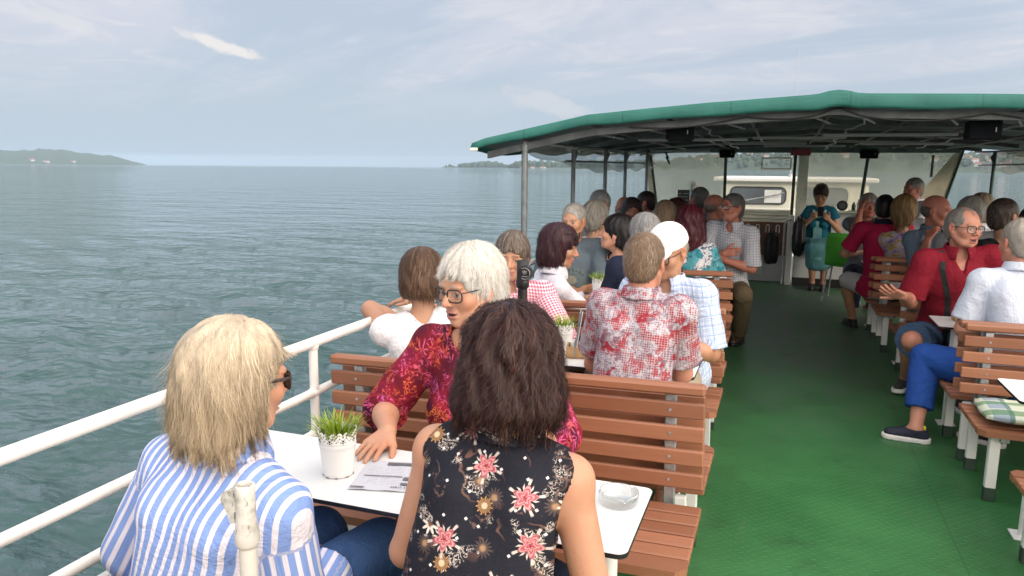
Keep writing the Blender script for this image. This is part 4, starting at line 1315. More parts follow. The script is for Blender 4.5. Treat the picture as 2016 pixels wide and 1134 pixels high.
class Vol:
    def __init__(s, xs, ys, zs):
        s.xs, s.ys, s.zs = xs, ys, zs
        s.D = np.full((len(xs), len(ys), len(zs)), 0.3, np.float32)
    def region(s, lo, hi):
        i = [max(0, np.searchsorted(a, l)-1) for a, l in zip((s.xs, s.ys, s.zs), lo)]
        j = [min(len(a), np.searchsorted(a, h)+1) for a, h in zip((s.xs, s.ys, s.zs), hi)]
        return tuple(slice(a, max(a, b)) for a, b in zip(i, j))
    def grid(s, sl):
        return (s.xs[sl[0]][:, None, None].astype(np.float32), s.ys[sl[1]][None, :, None].astype(np.float32), s.zs[sl[2]][None, None, :].astype(np.float32))
    def comb(s, sl, d, k, op='u'):
        a = s.D[sl]
        if a.size == 0: return
        if op == 'u':
            h = np.clip(.5+.5*(a-d)/k, 0, 1); s.D[sl] = a*(1-h)+d*h-k*h*(1-h)
        else:
            d = -d
            h = np.clip(.5-.5*(a-d)/k, 0, 1); s.D[sl] = a*(1-h)+d*h+k*h*(1-h)
    def prim(s, p, off=0.0, op='u', kk=None):
        ty = p[0]
        if ty == 'rc':
            _, a, b, ra, rb, k, an = p
            ra += off; rb += off; m = max(ra, rb)+.05+k
            lo = np.minimum(a, b)-m; hi = np.maximum(a, b)+m
            sl = s.region(lo, hi); X, Y, Z = s.grid(sl)
            d = rc_dist(X, Y, Z, a, b, ra, rb, an)
        else:
            _, c, r, Rm, k = p
            r = np.asarray(r)+off; m = max(r)+.05+k
            sl = s.region(c-m, c+m); X, Y, Z = s.grid(sl)
            d = el_dist(X, Y, Z, c, r, Rm)
        s.comb(sl, d, kk or p[5] if ty == 'rc' else (kk or p[4]), op)
    def sample(s, P):
        idx = []; fr = []
        for q, a in enumerate((s.xs, s.ys, s.zs)):
            i = np.clip(np.searchsorted(a, P[:, q])-1, 0, len(a)-2)
            idx.append(i); fr.append(np.clip((P[:, q]-a[i])/(a[i+1]-a[i]), 0, 1))
        r = 0
        for dx in (0, 1):
            for dy in (0, 1):
                for dz in (0, 1):
                    w = (fr[0] if dx else 1-fr[0])*(fr[1] if dy else 1-fr[1])*(fr[2] if dz else 1-fr[2])
                    r = r+w*s.D[idx[0]+dx, idx[1]+dy, idx[2]+dz]
        return r
    def grad(s, P, e=.006):
        g = np.stack([s.sample(P+np.eye(3)[q]*e)-s.sample(P-np.eye(3)[q]*e) for q in range(3)], -1)
        return g/np.maximum(1e-6, np.linalg.norm(g, axis=1))[:, None]

def rc_dist(X, Y, Z, a, b, ra, rb, an=None):
    dx, dy, dz = X-a[0], Y-a[1], Z-a[2]
    ba = b-a
    f = 1.0
    if an is not None:
        fwv, ratio = an
        s = 1/ratio-1
        c = dx*fwv[0]+dy*fwv[1]+dz*fwv[2]
        dx = dx+c*fwv[0]*s; dy = dy+c*fwv[1]*s; dz = dz+c*fwv[2]*s
        ba = ba+fwv*np.dot(ba, fwv)*s
        f = .88
    L2 = float(ba@ba)+1e-12
    t = np.clip((dx*ba[0]+dy*ba[1]+dz*ba[2])/L2, 0, 1)
    ex, ey, ez = dx-ba[0]*t, dy-ba[1]*t, dz-ba[2]*t
    return ((np.sqrt(ex*ex+ey*ey+ez*ez)-(ra+(rb-ra)*t))*f).astype(np.float32)
def el_dist(X, Y, Z, c, r, Rm):
    dx, dy, dz = X-c[0], Y-c[1], Z-c[2]
    if Rm is None:
        q = (dx, dy, dz)
    else:
        q = tuple(dx*Rm[0, i]+dy*Rm[1, i]+dz*Rm[2, i] for i in range(3))
    u = (q[0]/r[0])**2+(q[1]/r[1])**2+(q[2]/r[2])**2
    w = (q[0]/r[0]**2)**2+(q[1]/r[1]**2)**2+(q[2]/r[2]**2)**2
    k0 = np.sqrt(u)+1e-6; k1 = np.sqrt(w)+1e-6
    return (k0*(k0-1)/k1).astype(np.float32)

def surface(vol):
    """surface nets on a rectilinear grid"""
    D = vol.D; xs, ys, zs = vol.xs, vol.ys, vol.zs
    S = D < 0
    c = np.zeros(tuple(n-1 for n in D.shape), np.uint8)
    for a in (0, 1):
        for b in (0, 1):
            for d in (0, 1):
                c += S[a:a+c.shape[0], b:b+c.shape[1], d:d+c.shape[2]]
    I, J, K = np.nonzero((c > 0) & (c < 8))
    n = len(I)
    idm = np.full(c.shape, -1, np.int32); idm[I, J, K] = np.arange(n)
    corners = [(a, b, d) for a in (0, 1) for b in (0, 1) for d in (0, 1)]
    val = {q: D[I+q[0], J+q[1], K+q[2]] for q in corners}
    acc = np.zeros((n, 3)); cnt = np.zeros(n)
    for p in corners:
        for ax in range(3):
            if p[ax]: continue
            q = list(p); q[ax] = 1; q = tuple(q)
            va, vb = val[p], val[q]
            m = (va < 0) != (vb < 0)
            t = np.where(m, va/np.where(m, va-vb, 1), 0)
            pos = np.array(p, float)[None, :].repeat(n, 0); pos[:, ax] = t
            acc[m] += pos[m]; cnt[m] += 1
    f = acc/np.maximum(cnt, 1)[:, None]
    P = np.stack([xs[I]+f[:, 0]*(xs[I+1]-xs[I]), ys[J]+f[:, 1]*(ys[J+1]-ys[J]), zs[K]+f[:, 2]*(zs[K+1]-zs[K])], -1)
    quads = []
    for ax in range(3):
        o1, o2 = [(1, 2), (2, 0), (0, 1)][ax]
        sl0 = [slice(None)]*3; sl1 = [slice(None)]*3
        sl0[ax] = slice(0, -1); sl1[ax] = slice(1, None)
        A = S[tuple(sl0)]; B = S[tuple(sl1)]
        ch = A != B
        i = np.array(np.nonzero(ch))
        ok = (i[o1] > 0) & (i[o2] > 0) & (i[o1] < D.shape[o1]-1) & (i[o2] < D.shape[o2]-1)
        i = i[:, ok]
        inside = A[tuple(i)]
        def cell(d1, d2):
            q = i.copy(); q[o1] -= d1; q[o2] -= d2
            return idm[tuple(q)]
        Q = np.stack([cell(1, 1), cell(0, 1), cell(0, 0), cell(1, 0)], -1)
        Q[~inside] = Q[~inside][:, ::-1]
        quads.append(Q)
    Q = np.concatenate(quads)
    Q = Q[(Q >= 0).all(1)]
    return P, Q

def fold_noise(P, seed, f=7.0):
    rng = np.random.default_rng(seed)
    o = np.zeros(len(P))
    for i in range(5):
        d = rng.normal(size=3); d /= np.linalg.norm(d)
        d2 = rng.normal(size=3); d2 /= np.linalg.norm(d2)
        k = f*(2.2+3.2*i)*.8
        o += np.sin(P@d*k+1.6*np.sin(P@d2*k*.55+i)+rng.random()*6)/(1+.55*i)
    return o/2.2

def ik(S, H, l1, l2, pole):
    d = H-S; L = np.linalg.norm(d); L2 = min(L, (l1+l2)*.998); d = d/L
    a = (l1*l1-l2*l2+L2*L2)/(2*L2); h = math.sqrt(max(0, l1*l1-a*a))
    pv = pole-d*np.dot(pole, d); pv = unit(pv)
    return S+d*a+pv*h, S+d*L2

# ------------------------------------------------------------------ skin, hair
def m_skin(T, b, mt):
    co = T.coord('Object')
    c = T.attr('Col')
    n = T.noise(co, 26.0, 5.0, 0.6); n2 = T.noise(co, 150.0, 3.0, 0.6)
    c = T.mix(T.m('MULTIPLY', T.step(T.noise(co, 11.0, 4.0, .65), .42, .68), .40), c, T.mix(1.0, c, (1.0, .72, .62), 'MULTIPLY'))
    fre = T.voro(co, 62.0, 1.0)
    c = T.mix(T.m('MULTIPLY', T.m('SUBTRACT', 1.0, T.step(fre, .04, .12)), .45), c, T.mix(1.0, c, (.55, .36, .28), 'MULTIPLY'))
    T.put(b, Base__Color=c, Roughness=T.m('ADD', .40, T.m('MULTIPLY', n, .2)), Normal=T.bump(T.m('ADD', n2, T.m('MULTIPLY', n, 1.2)), .14, .0025))
    b.inputs['Subsurface Weight'].default_value = 0.18
    b.inputs['Subsurface Radius'].default_value = (1.0, .35, .2)
    b.inputs['Subsurface Scale'].default_value = 0.010
M_SKIN = mat('skin', m_skin)
def m_hair(T, b, mt):
    c = T.attr('Col')
    co = T.coord('Object')
    n = T.noise(T.vm('MULTIPLY', co, (1, 1, .18)), 190.0, 3.0, .6)
    n1 = T.noise(co, 9.0, 3.0, .6)
    k = T.m('ADD', T.m('MULTIPLY', n, .7), .62)
    k = T.m('MULTIPLY', k, T.m('ADD', .82, T.m('MULTIPLY', n1, .34)))
    T.put(b, Base__Color=T.vm('SCALE', c, s=1.0), Roughness=.46, Normal=T.bump(n, .35, .004))
    sc = T.node('ShaderNodeVectorMath', operation='SCALE'); T.put(sc, _0=c); mt.node_tree.links.new(k, sc.inputs['Scale'])
    T.put(b, Base__Color=sc.outputs[0])
    b.inputs['Specular IOR Level'].default_value = .35
M_HAIR = mat('hair', m_hair)
M_SPEC = plain('spectacle_frame', (0.012, 0.011, 0.013), .28)
M_SPECB = plain('brown_spectacle_frame', (0.030, 0.016, 0.012), .28)
def m_lens(T, b, mt):
    out = mt.node_tree.nodes['Material Output']
    tr = T.node('ShaderNodeBsdfTransparent'); T.put(tr, Color=(.94, .95, .96, 1))
    gl = T.node('ShaderNodeBsdfGlossy'); T.put(gl, Roughness=.03)
    mx = T.node('ShaderNodeMixShader'); T.put(mx, _0=.10)
    for i, s in enumerate((tr, gl)): mt.node_tree.links.new(s.outputs[0], mx.inputs[1+i])
    mt.node_tree.links.new(mx.outputs[0], out.inputs[0])
M_LENS = mat('clear_lens', m_lens)
M_DLENS = plain('dark_lens', (0.02, 0.018, 0.02), .06, spec=.8)

SKINS = {'fair': (0.52, 0.285, 0.20), 'rosy': (0.50, 0.235, 0.165), 'tan': (0.42, 0.225, 0.14), 'red': (0.44, 0.175, 0.12), 'warm': (0.50, 0.27, 0.175)}

HAIR = {
 # ('+'|'-', centre, radii) in head units; 'cut' (point, normal); face: (half width, y front, z top) kept free of strands
 'short': dict(ops=[('+', (0, -.012, .030), (.083, .104, .097)), ('+', (0, -.05, -.03), (.066, .062, .07)), ('-', (0, .105, -.060), (.080, .078, .130)), ('-', (0, .06, -.075), (.075, .060, .060)), ('ear',), ('cut', (0, -.04, -.075), (0, .35, -1))], L=.030, vol=.004, face=(.08, .06, .05)),
 'balding': dict(ops=[('+', (0, -.014, .024), (.0825, .103, .094)), ('+', (0, -.05, -.03), (.066, .062, .068)), ('-', (0, .110, -.030), (.080, .075, .125)), ('-', (.035, .085, .09), (.030, .05, .04)), ('-', (-.035, .085, .09), (.030, .05, .04)), ('ear',), ('cut', (0, -.04, -.075), (0, .35, -1))], L=.032, vol=.003, face=(.08, .045, .07)),
 'fringe': dict(ops=[('+', (0, -.022, .000), (.0810, .094, .070)), ('-', (0, .105, -.030), (.083, .088, .150)), ('-', (0, .0, .110), (.078, .11, .072)), ('ear',), ('cut', (0, -.04, -.065), (0, .35, -1))], L=.018, vol=.003, face=(.08, .03, .12)),
 'shortw': dict(ops=[('+', (0, -.012, .034), (.092, .112, .106)), ('+', (0, -.045, -.02), (.084, .078, .095)), ('-', (0, .118, -.058), (.068, .078, .108)), ('-', (0, .075, -.085), (.078, .060, .062)), ('cut', (0, -.04, -.090), (0, .35, -1))], L=.065, vol=.010, face=(.066, .055, .035)),
 'fluffy': dict(ops=[('+', (0, -.014, .040), (.093, .114, .101)), ('+', (0, -.042, -.015), (.090, .084, .098)), ('-', (0, .126, -.036), (.080, .082, .108)), ('-', (0, .085, -.09), (.088, .066, .07)), ('cut', (0, -.04, -.095), (0, .35, -1))], L=.075, vol=.014, face=(.074, .045, .040)),
 'bob': dict(ops=[('+', (0, -.012, .034), (.098, .114, .104)), ('+', (0, -.030, -.035), (.110, .098, .112)), ('-', (0, .125, -.058), (.066, .088, .108)), ('-', (0, .10, -.12), (.085, .085, .085)), ('cut', (0, -.04, -.100), (0, .12, -1))], L=.16, vol=.008, zmin=-.108, face=(.066, .05, .04)),
 'bangbob': dict(ops=[('+', (0, -.012, .034), (.095, .114, .104)), ('+', (0, -.025, -.045), (.104, .098, .125)), ('-', (0, .130, -.072), (.064, .090, .102)), ('-', (0, .11, -.13), (.085, .085, .085)), ('cut', (0, -.04, -.128), (0, .05, -1))], L=.18, vol=.008, zmin=-.138, face=(.064, .055, .022)),
 'long': dict(ops=[('+', (0, -.012, .034), (.096, .114, .104)), ('+', (0, -.030, -.06), (.112, .098, .145)), ('+', (0, -.05, -.13), (.118, .075, .125)), ('-', (0, .125, -.058), (.066, .088, .108)), ('-', (0, .115, -.15), (.10, .095, .12)), ('cut', (0, -.04, -.205), (0, .0, -1))], L=.24, vol=.014, zmin=-.235, face=(.066, .05, .04)),
 'blonde': dict(ops=[('+', (0, -.018, .040), (.096, .114, .100)), ('+', (0, -.035, -.030), (.108, .102, .108)), ('+', (0, -.060, -.100), (.106, .070, .058)), ('-', (0, .122, -.030), (.100, .086, .118)), ('-', (0, .10, -.11), (.098, .080, .085)), ('cut', (0, -.04, -.128), (0, .0, -1))], L=.25, vol=.014, zmin=-.156, face=(.10, .035, .045)),
 'wavy': dict(ops=[('+', (0, -.012, .040), (.098, .113, .096)), ('+', (0, -.025, -.035), (.108, .104, .100)), ('+', (0, -.045, -.085), (.112, .082, .055)), ('-', (0, .125, -.050), (.068, .085, .106)), ('-', (0, .11, -.12), (.09, .08, .09)), ('cut', (0, -.04, -.118), (0, .0, -1))], L=.19, vol=.022, zmin=-.126, face=(.07, .05, .04)),
}

def make_hair(o, B, style, col, n_str, seed, res, width=.0011, gray=0.0, flick=0.3, wave=0.0, vol=None, streak=None, part=0.0, roots=None):
    S = HAIR[style]
    H, Rm, hs = B['H'], B['Rh'], B['hs']
    rad = .19*hs; low = .30 if S['L'] > .15 else .17
    lo = H-rad; hi = H+rad; lo = lo.copy(); lo[2] = H[2]-low*hs
    ax = [np.arange(lo[i], hi[i]+res, res) for i in range(3)]
    v = Vol(*ax)
    def w(c): return H+Rm@(np.array(c)*hs)
    for op in S['ops']:
        if op[0] == '+': v.prim(('el', w(op[1]), np.array(op[2])*hs, Rm, .025*hs))
        elif op[0] == '-': v.prim(('el', w(op[1]), np.array(op[2])*hs, Rm, .010*hs), op='s')
        elif op[0] == 'ear':
            for sx in (-1, 1): v.prim(('el', w((sx*.088, .002, -.012)), np.array((.030, .024, .038))*hs, Rm, .006), op='s')
        elif op[0] == 'cut':
            X, Y, Z = v.grid((slice(None),)*3); p = w(op[1]); nn = Rm@unit(np.array(op[2], float))
            nn = nn if style in ('short', 'balding', 'fringe', 'shortw', 'fluffy', 'bob', 'bangbob') else V3(0, 0, -1)
            d = (X-p[0])*nn[0]+(Y-p[1])*nn[1]+(Z-p[2])*nn[2]
            v.comb((slice(None),)*3, -d.astype(np.float32), .012, 's')
    rng = np.random.default_rng(seed)
    # clumpy surface
    m = np.abs(v.D) < .03
    I = np.nonzero(m)
    P = np.stack([v.xs[I[0]], v.ys[I[1]], v.zs[I[2]]], -1)
    Q = (P-H)@Rm/hs
    ang = np.arctan2(Q[:, 0], -Q[:, 1])
    clump = np.sin(ang*13+3*np.sin(Q[:, 2]*22)+seed)*.5+np.sin(ang*29+2.2*np.sin(Q[:, 2]*31+2))*.3+.4*fold_noise(P, seed, 14)
    v.D[I] += (S['vol'] if vol is None else vol)*.42*clump.astype(np.float32)
    P, Qd = surface(v)
    nv0 = len(P)
    verts = [P]; quads = [Qd]
    base = np.array(col)
    Qh = (P-H)@Rm/hs
    dark = .78  # shell darkened: shade painted in for depth between strands
    def rootmix(zz, c):
        if roots is None: return c
        t = np.clip((zz-(-.06))/.17, 0, 1)[:, None]**1.3
        return c*(1-t)+c*t*(np.array(roots)/base)[None]
    colr = [rootmix(Qh[:, 2], np.clip(base[None]*dark*(1+.25*fold_noise(P, seed+5, 20)[:, None]), 0, 1))]
    if n_str:
        tri = rng.integers(0, len(Qd), n_str)
        wq = rng.random((n_str, 4)); wq /= wq.sum(1)[:, None]
        p = (P[Qd[tri]]*wq[:, :, None]).sum(1)
        Lh = S['L']*hs
        longh = Lh > .1
        steps = 14 if longh else (9 if Lh > .05 else 5)
        st = Lh*rng.uniform(.45, 1.0, n_str)/steps
        crown = w((.0+part, -.035, .13))
        # neighbouring strands move together as locks
        lk = [fold_noise(p, seed+20+q, 5.5 if longh else 9.0) for q in range(4)]
        off = rng.normal(0, .0022, n_str)+.0012+.0075*lk[0]*(1 if longh else .35)
        dev = np.stack(lk[1:], -1)*(.34 if longh else .5)+rng.normal(0, .13 if longh else .22, (n_str, 3))
        ph = 2.6*lk[1]+.35*rng.normal(size=n_str)
        curl = lk[2]+.4*rng.normal(size=n_str)
        path = [p]
        cur = p.copy(); dirp = None
        alive = np.ones(n_str, bool)
        wv = 1+.3*lk[3]
        fx, fy, fz_ = S['face']
        zend = S.get('zmin', -1)+.036*curl+rng.normal(0, .008, n_str)
        for k in range(steps):
            g = v.grad(cur)
            radv = cur-crown
            radv = radv/np.maximum(1e-6, np.linalg.norm(radv, axis=1))[:, None]
            f = radv*.8+np.array([0, 0, -.75])+dev
            if wave:
                t_ = np.cross(g, f); f = f+t_*(wave*np.sin(ph+k*.95*wv))[:, None]
            f = f-g*(f*g).sum(1)[:, None]*.95
            f /= np.maximum(1e-6, np.linalg.norm(f, axis=1))[:, None]
            endk = k/(steps-1)
            d = v.sample(cur)
            free = (g[:, 2] < -.5) | (np.abs(d) > .05)
            if longh:      # below the body of the hair the locks hang on and flick outwards
                outv = radv*np.array([1, 1, 0])+.35*dev
                f[free] = np.array([0, 0, -1.0])+outv[free]*(flick*(.45+.75*np.clip(curl[free], -.5, 1.5)))[:, None]+dev[free]*.4
                f /= np.maximum(1e-6, np.linalg.norm(f, axis=1))[:, None]
            if dirp is not None: f = f*.6+dirp*.4; f /= np.maximum(1e-6, np.linalg.norm(f, axis=1))[:, None]
            dirp = f
            nxt = cur+f*st[:, None]
            d = v.sample(nxt)
            tgt = off+flick*.030*hs*max(0, endk-.45)**1.6*np.clip(np.abs(curl), 0, 1.6)
            corr = np.where(free, 0, np.clip(d-tgt, -.02, .02))
            nxt = nxt-g*(corr*.9)[:, None]
            ql = (nxt-H)@Rm/hs
            alive &= ~((np.abs(ql[:, 0]) < fx) & (ql[:, 1] > fy) & (ql[:, 2] < fz_))
            alive &= ql[:, 2] > zend
            alive &= ~((ql[:, 2] < -.10) & (B['vol'].sample(nxt) < -.004))
            cur = np.where(alive[:, None], nxt, cur)
            path.append(cur.copy())
        path = np.stack(path, 1)                       # n, steps+1, 3
        fly = rng.random(n_str) < (.05 if longh else .03)
        k_ = np.linspace(0, 1, steps+1)[None, :, None]**1.5
        path = path+np.where(fly[:, None, None], k_*(rng.normal(0, .012, (n_str, 1, 3))+v.grad(p)[:, None, :]*np.abs(rng.normal(0, .016, (n_str, 1, 1))))*(1 if longh else .5)*hs, 0)
        if wave and longh:
            tn0 = np.gradient(path+rng.normal(0, 1e-5, path.shape), axis=1)
            tn0 /= np.maximum(1e-6, np.linalg.norm(tn0, axis=2))[:, :, None]
            gn = v.grad(path.reshape(-1, 3)).reshape(path.shape)
            sd0 = np.cross(tn0, gn)
            kk_ = np.arange(steps+1)[None, :]
            am = (.0062*wave*hs*np.clip(kk_/steps*1.5, 0, 1)*(1+.4*lk[0][:, None]))[:, :, None]
            phs = (2.2*ph[:, None]+kk_*(.95+.12*lk[3][:, None]))[:, :, None]
            path = path+sd0*am*np.sin(phs)+gn*am*.75*(np.cos(phs)+.35)
        path = path+rng.normal(0, .00012, path.shape)
        tan = np.gradient(path, axis=1)
        nrm = v.grad(path.reshape(-1, 3)).reshape(path.shape)
        side = np.cross(tan, nrm); side /= np.maximum(1e-6, np.linalg.norm(side, axis=2))[:, :, None]
        tt = np.linspace(0, 1, steps+1)
        wd = width*hs*(1-.8*tt**2)[None, :, None]*np.where(fly, .45, rng.uniform(.6, 1.4, n_str))[:, None, None]
        a = path-side*wd*.5; b = path+side*wd*.5
        VV = np.stack([a, b], 2).reshape(-1, 3)
        idx = np.arange(n_str*(steps+1)*2).reshape(n_str, steps+1, 2)+nv0
        QQ = np.stack([idx[:, :-1, 0], idx[:, :-1, 1], idx[:, 1:, 1], idx[:, 1:, 0]], -1).reshape(-1, 4)
        verts.append(VV); quads.append(QQ)
        br = np.clip(1+.20*fold_noise(p, seed+31, 16)+rng.normal(0, .075, n_str), .6, 1.4)
        cs = base[None]*br[:, None]
        if gray:
            gm = rng.random(n_str) < gray
            cs[gm] = (np.array((.40, .385, .36))*.6+base*.6)*rng.uniform(.7, 1.1, gm.sum())[:, None]
        if streak is not None:
            sm = rng.random(n_str) < streak[1]
            cs[sm] = np.array(streak[0])*rng.uniform(.8, 1.15, sm.sum())[:, None]
        cc = np.repeat(cs, (steps+1)*2, 0)
        colr.append(np.clip(rootmix(((VV-H)@Rm/hs)[:, 2], cc), 0, 1))
    Vv = np.concatenate(verts)-B['O']
    ob = quad_mesh('hair', Vv, np.concatenate(quads), [M_HAIR], o)
    set_attr(ob, 'Col', np.concatenate(colr))
    return ob, v

# ------------------------------------------------------------------ spectacles
def glasses(o, B, m=None, dark=False, up=0.0, wide=1.0):
    H, Rm, hs = B['H'], B['Rh'], B['hs']
    m = m or M_SPEC
    def w(x, y, z):
        return tuple(H+Rm@(np.array((x, y, z))*hs)-B['O'])
    mb = MB(); lens = MB()
    for sx in (-1, 1):
        pts = []
        for k in range(20):
            a = 2*math.pi*k/20
            ca, sa = math.cos(a), math.sin(a)
            ex = .0265*wide*math.copysign(abs(ca)**.62, ca); ez = .0195*math.copysign(abs(sa)**.62, sa)
            x = sx*.033+ex
            pts.append(w(x, .105-.35*(abs(x)-.03)*(abs(x) > .03)+up*-.03, ez-.004+up))
        mb.tube(pts, .0022*hs, 6, closed=True)
        c = np.mean(np.array(pts), 0)
        n0 = len(pts)
        lens.add(pts+[tuple(c)], [(k, (k+1) % n0, n0) for k in range(n0)], 0, True)
        mb.tube([w(sx*.060*wide, .092-up*.3, .006+up), w(sx*.077, .06, .008+up*1.05), w(sx*.081, -.005, .006+up*.9), w(sx*.080, -.03, -.008+up*.6)], .0020*hs if not dark else .0038*hs, 6)
    mb.tube([w(-.008, .107+up*-.03, .002+up), w(0, .110-up*.03, .004+up), w(.008, .107-up*.03, .002+up)], .002*hs, 6)
    g = mb.build('glasses', m, o)
    l = lens.build('lenses', M_DLENS if dark else M_LENS, None, fix=False); l.parent = g
    return g

# ------------------------------------------------------------------ the figure
def person(label, H, pel, chest, head, pitch=0, roll=0, res=.009, hres=.0055, sh=.165, g=1.0, female=False, hs=1.0, seat=.45,
           arms=None, legs=None, skin='fair', old=.3, open_mouth=0.0, group=None, fz=None, spine_fw=0.0, shz=None, lipcol=(.42, .14, .12), brow=(.10, .07, .05), beard=None):
    H = V3(H); O = V3(pel[0], pel[1], 0)
    ca = R(chest); F = V3(math.sin(ca), math.cos(ca), 0); X = V3(math.cos(ca), -math.sin(ca), 0); UZ = V3(0, 0, 1)
    P = V3(pel[0], pel[1], seat+.095)
    if shz is None: shz = .055 if female else .042
    N = H-UZ*(.158 if not female else .165)*hs-F*.030*hs
    T = unit(N-P)
    Ft = unit(F-T*np.dot(F, T)); Xt = np.cross(Ft, T)
    ha = R(head)
    hf = V3(math.sin(ha), math.cos(ha), 0); hx = V3(math.cos(ha), -math.sin(ha), 0)
    Rm = np.stack([hx, hf, UZ], 1)
    cp, sp = math.cos(R(pitch)), math.sin(R(pitch))
    Rm = Rm@np.array([[1, 0, 0], [0, cp, sp], [0, -sp, cp]])
    cr, sr = math.cos(R(roll)), math.sin(R(roll))
    Rm = Rm@np.array([[cr, 0, sr], [0, 1, 0], [-sr, 0, cr]])
    tl = np.linalg.norm(N-P)
    U = N-T*(.022+.128*g*(sh/.165))+Ft*.018; Wa = lerp(P, N, .46)+Ft*spine_fw
    body = {'torso': [], 'neck': [], 'head': [], 'hand': [], 'foot': []}
    an = (Ft, .70)
    wS = sh/.165
    tor = body['torso']
    tor.append(('rc', U-T*.01, Wa, .138*g*wS, .128*g, .03, an))
    tor.append(('rc', Wa, P+T*.02, .128*g, .158*g, .03, (Ft, .76)))
    tor.append(('el', Wa+Ft*.03*g-T*.03, V3(.128*g, .105*g, .15), np.stack([Xt, Ft, T], 1), .04))
    if female:
        for s in (-1, 1): tor.append(('rc', U+Xt*s*.07*wS+Ft*.055-T*.03, U+Xt*s*.075*wS+Ft*.090-T*.06, .055, .058*g, .03, None))
    SH = {}
    for s, nm in ((-1, 'L'), (1, 'R')):
        Sj = N-T*shz+Xt*s*sh+Ft*.005
        SH[nm] = Sj
        tor.append(('rc', N-T*.045+Xt*s*.035, Sj, .060, .054 if female else .060, .03, (Ft, .85)))
        tor.append(('rc', N-T*.026, lerp(N-T*.042, Sj, .55), .044, .040, .03, None))
        tor.append(('rc', N-T*.14+Xt*s*.07*wS-Ft*.03, P+T*.2+Xt*s*.06-Ft*.01, .075*g, .07*g, .04, None))
    body['neck'].append(('rc', N-T*.03, H+Rm@(V3(0, -.022, -.05)*hs), .058*(1 if not female else .92), .053*(1 if not female else .9), .02, None))
    # arms
    l1, l2 = .285*(.96 if female else 1.03), .245*(.96 if female else 1.03)
    ar = .050*(g**.5)*(.92 if female else 1)
    AR = {}
    for s, nm in ((-1, 'L'), (1, 'R')):
        sp_ = (arms or {}).get(nm, {})
        tgt = V3(sp_['hand']) if 'hand' in sp_ else P+F*.30+X*s*.10+UZ*.10
        pole = V3(sp_['pole']) if 'pole' in sp_ else (X*s*.6-F*.35-UZ*.8)
        if 'elbow' in sp_:
            E = V3(sp_['elbow']); E = SH[nm]+unit(E-SH[nm])*l1; Wr = E+unit(tgt-E)*l2
        else:
            E, Wr = ik(SH[nm], tgt, l1, l2, pole)
        AR[nm] = (SH[nm], E, Wr)
        body['arm'+nm] = [('rc', SH[nm], E, ar*1.04, ar*.86, .025, None), ('rc', E, lerp(E, Wr, .35), ar*.84, ar*.82, .015, None), ('rc', lerp(E, Wr, .3), Wr, ar*.82, ar*.56, .02, None)]
        d = V3(sp_['dir']) if 'dir' in sp_ else unit(Wr-E); d = unit(d)
        nn = V3(sp_['norm']) if 'norm' in sp_ else UZ; nn = unit(nn-d*np.dot(nn, d))
        # thumb lies to the left of a right hand seen from its back
        Xh = np.cross(nn, d)*(1 if s > 0 else -1)
        curl = sp_.get('curl', .45); q = sp_.get('s', 1.0)*(.93 if female else 1.0)
        hp = body['hand']
        for i, (wx, ln, rr) in enumerate(((.030, .068, .0088), (.010, .076, .0092), (-.011, .070, .0088), (-.031, .054, .0078))):
            kn = Wr+d*(.088-.006*abs(i-1.2))*q+Xh*wx*q*.95
            hp.append(('rc', Wr+Xh*wx*q*.55+d*.01, kn, .0135*q, .0115*q, .012, None))
            pnt = kn; dd = d*1.0+Xh*wx*sp_.get('spread', 2.0)*1.2; dd = unit(dd); ben = curl*(.75+.12*i)
            r0 = rr*q
            for j, fr in enumerate((.45, .32, .23)):
                b_ = ben*(.75, .9, .7)[j]
                axr = np.cross(dd, nn)
                dd = unit(dd*math.cos(b_)-unit(nn-dd*np.dot(nn, dd))*math.sin(b_))
                p2 = pnt+dd*ln*fr*q
                hp.append(('rc', pnt, p2, r0, r0*.9, .0035, None)); r0 *= .9; pnt = p2
        tb = Wr+d*.022*q+Xh*.022*q
        td = unit(d*.75+Xh*sp_.get('thumb', .8)-nn*.25)
        t1 = tb+td*.042*q; t2 = t1+unit(td*.8+d*.45)*.030*q; t3 = t2+unit(td*.6+d*.6)*.022*q
        hp += [('rc', tb, t1, .0135*q, .0115*q, .010, None), ('rc', t1, t2, .0108*q, .0098*q, .004, None), ('rc', t2, t3, .0098*q, .0078*q, .004, None)]
    # legs
    LG = {}
    floor = fz or 0.0
    for s, nm in ((-1, 'L'), (1, 'R')):
        sp_ = (legs or {}).get(nm, {})
        hip = P+Xt*s*.085*g-UZ*.01
        kn = V3(sp_['knee']) if 'knee' in sp_ else P+F*.40+X*s*.10-UZ*.005
        an_ = V3(sp_['foot']) if 'foot' in sp_ else V3(*(kn-F*.05)[:2], floor+.085)
        td = unit(V3(sp_['toe'])) if 'toe' in sp_ else F
        LG[nm] = (hip, kn, an_, td)
        body['leg'+nm] = [('rc', hip, kn, .092*g**.7, .060, .04, None), ('rc', kn, lerp(kn, an_, .35), .057, .056, .02, None), ('rc', lerp(kn, an_, .3), an_, .056, .036, .02, None)]
        heel = an_-td*.035-UZ*.045; toe = an_+td*.135-UZ*.055
        body['foot'] += [('rc', an_, heel, .034, .030, .015, None), ('rc', an_-UZ*.02, toe, .036, .022, .02, None), ('rc', heel, toe+UZ*.004, .029, .026, .015, None)]
    # head
    hd = body['head']
    def w(*c): return H+Rm@(np.array(c)*hs)
    def el(c, r, k, R2=None): return ('el', w(*c), np.array(r)*hs, Rm if R2 is None else R2, k*hs)
    def rc(a, b, ra, rb, k): return ('rc', w(*a), w(*b), ra*hs, rb*hs, k*hs, None)
    jw = .046 if female else .051
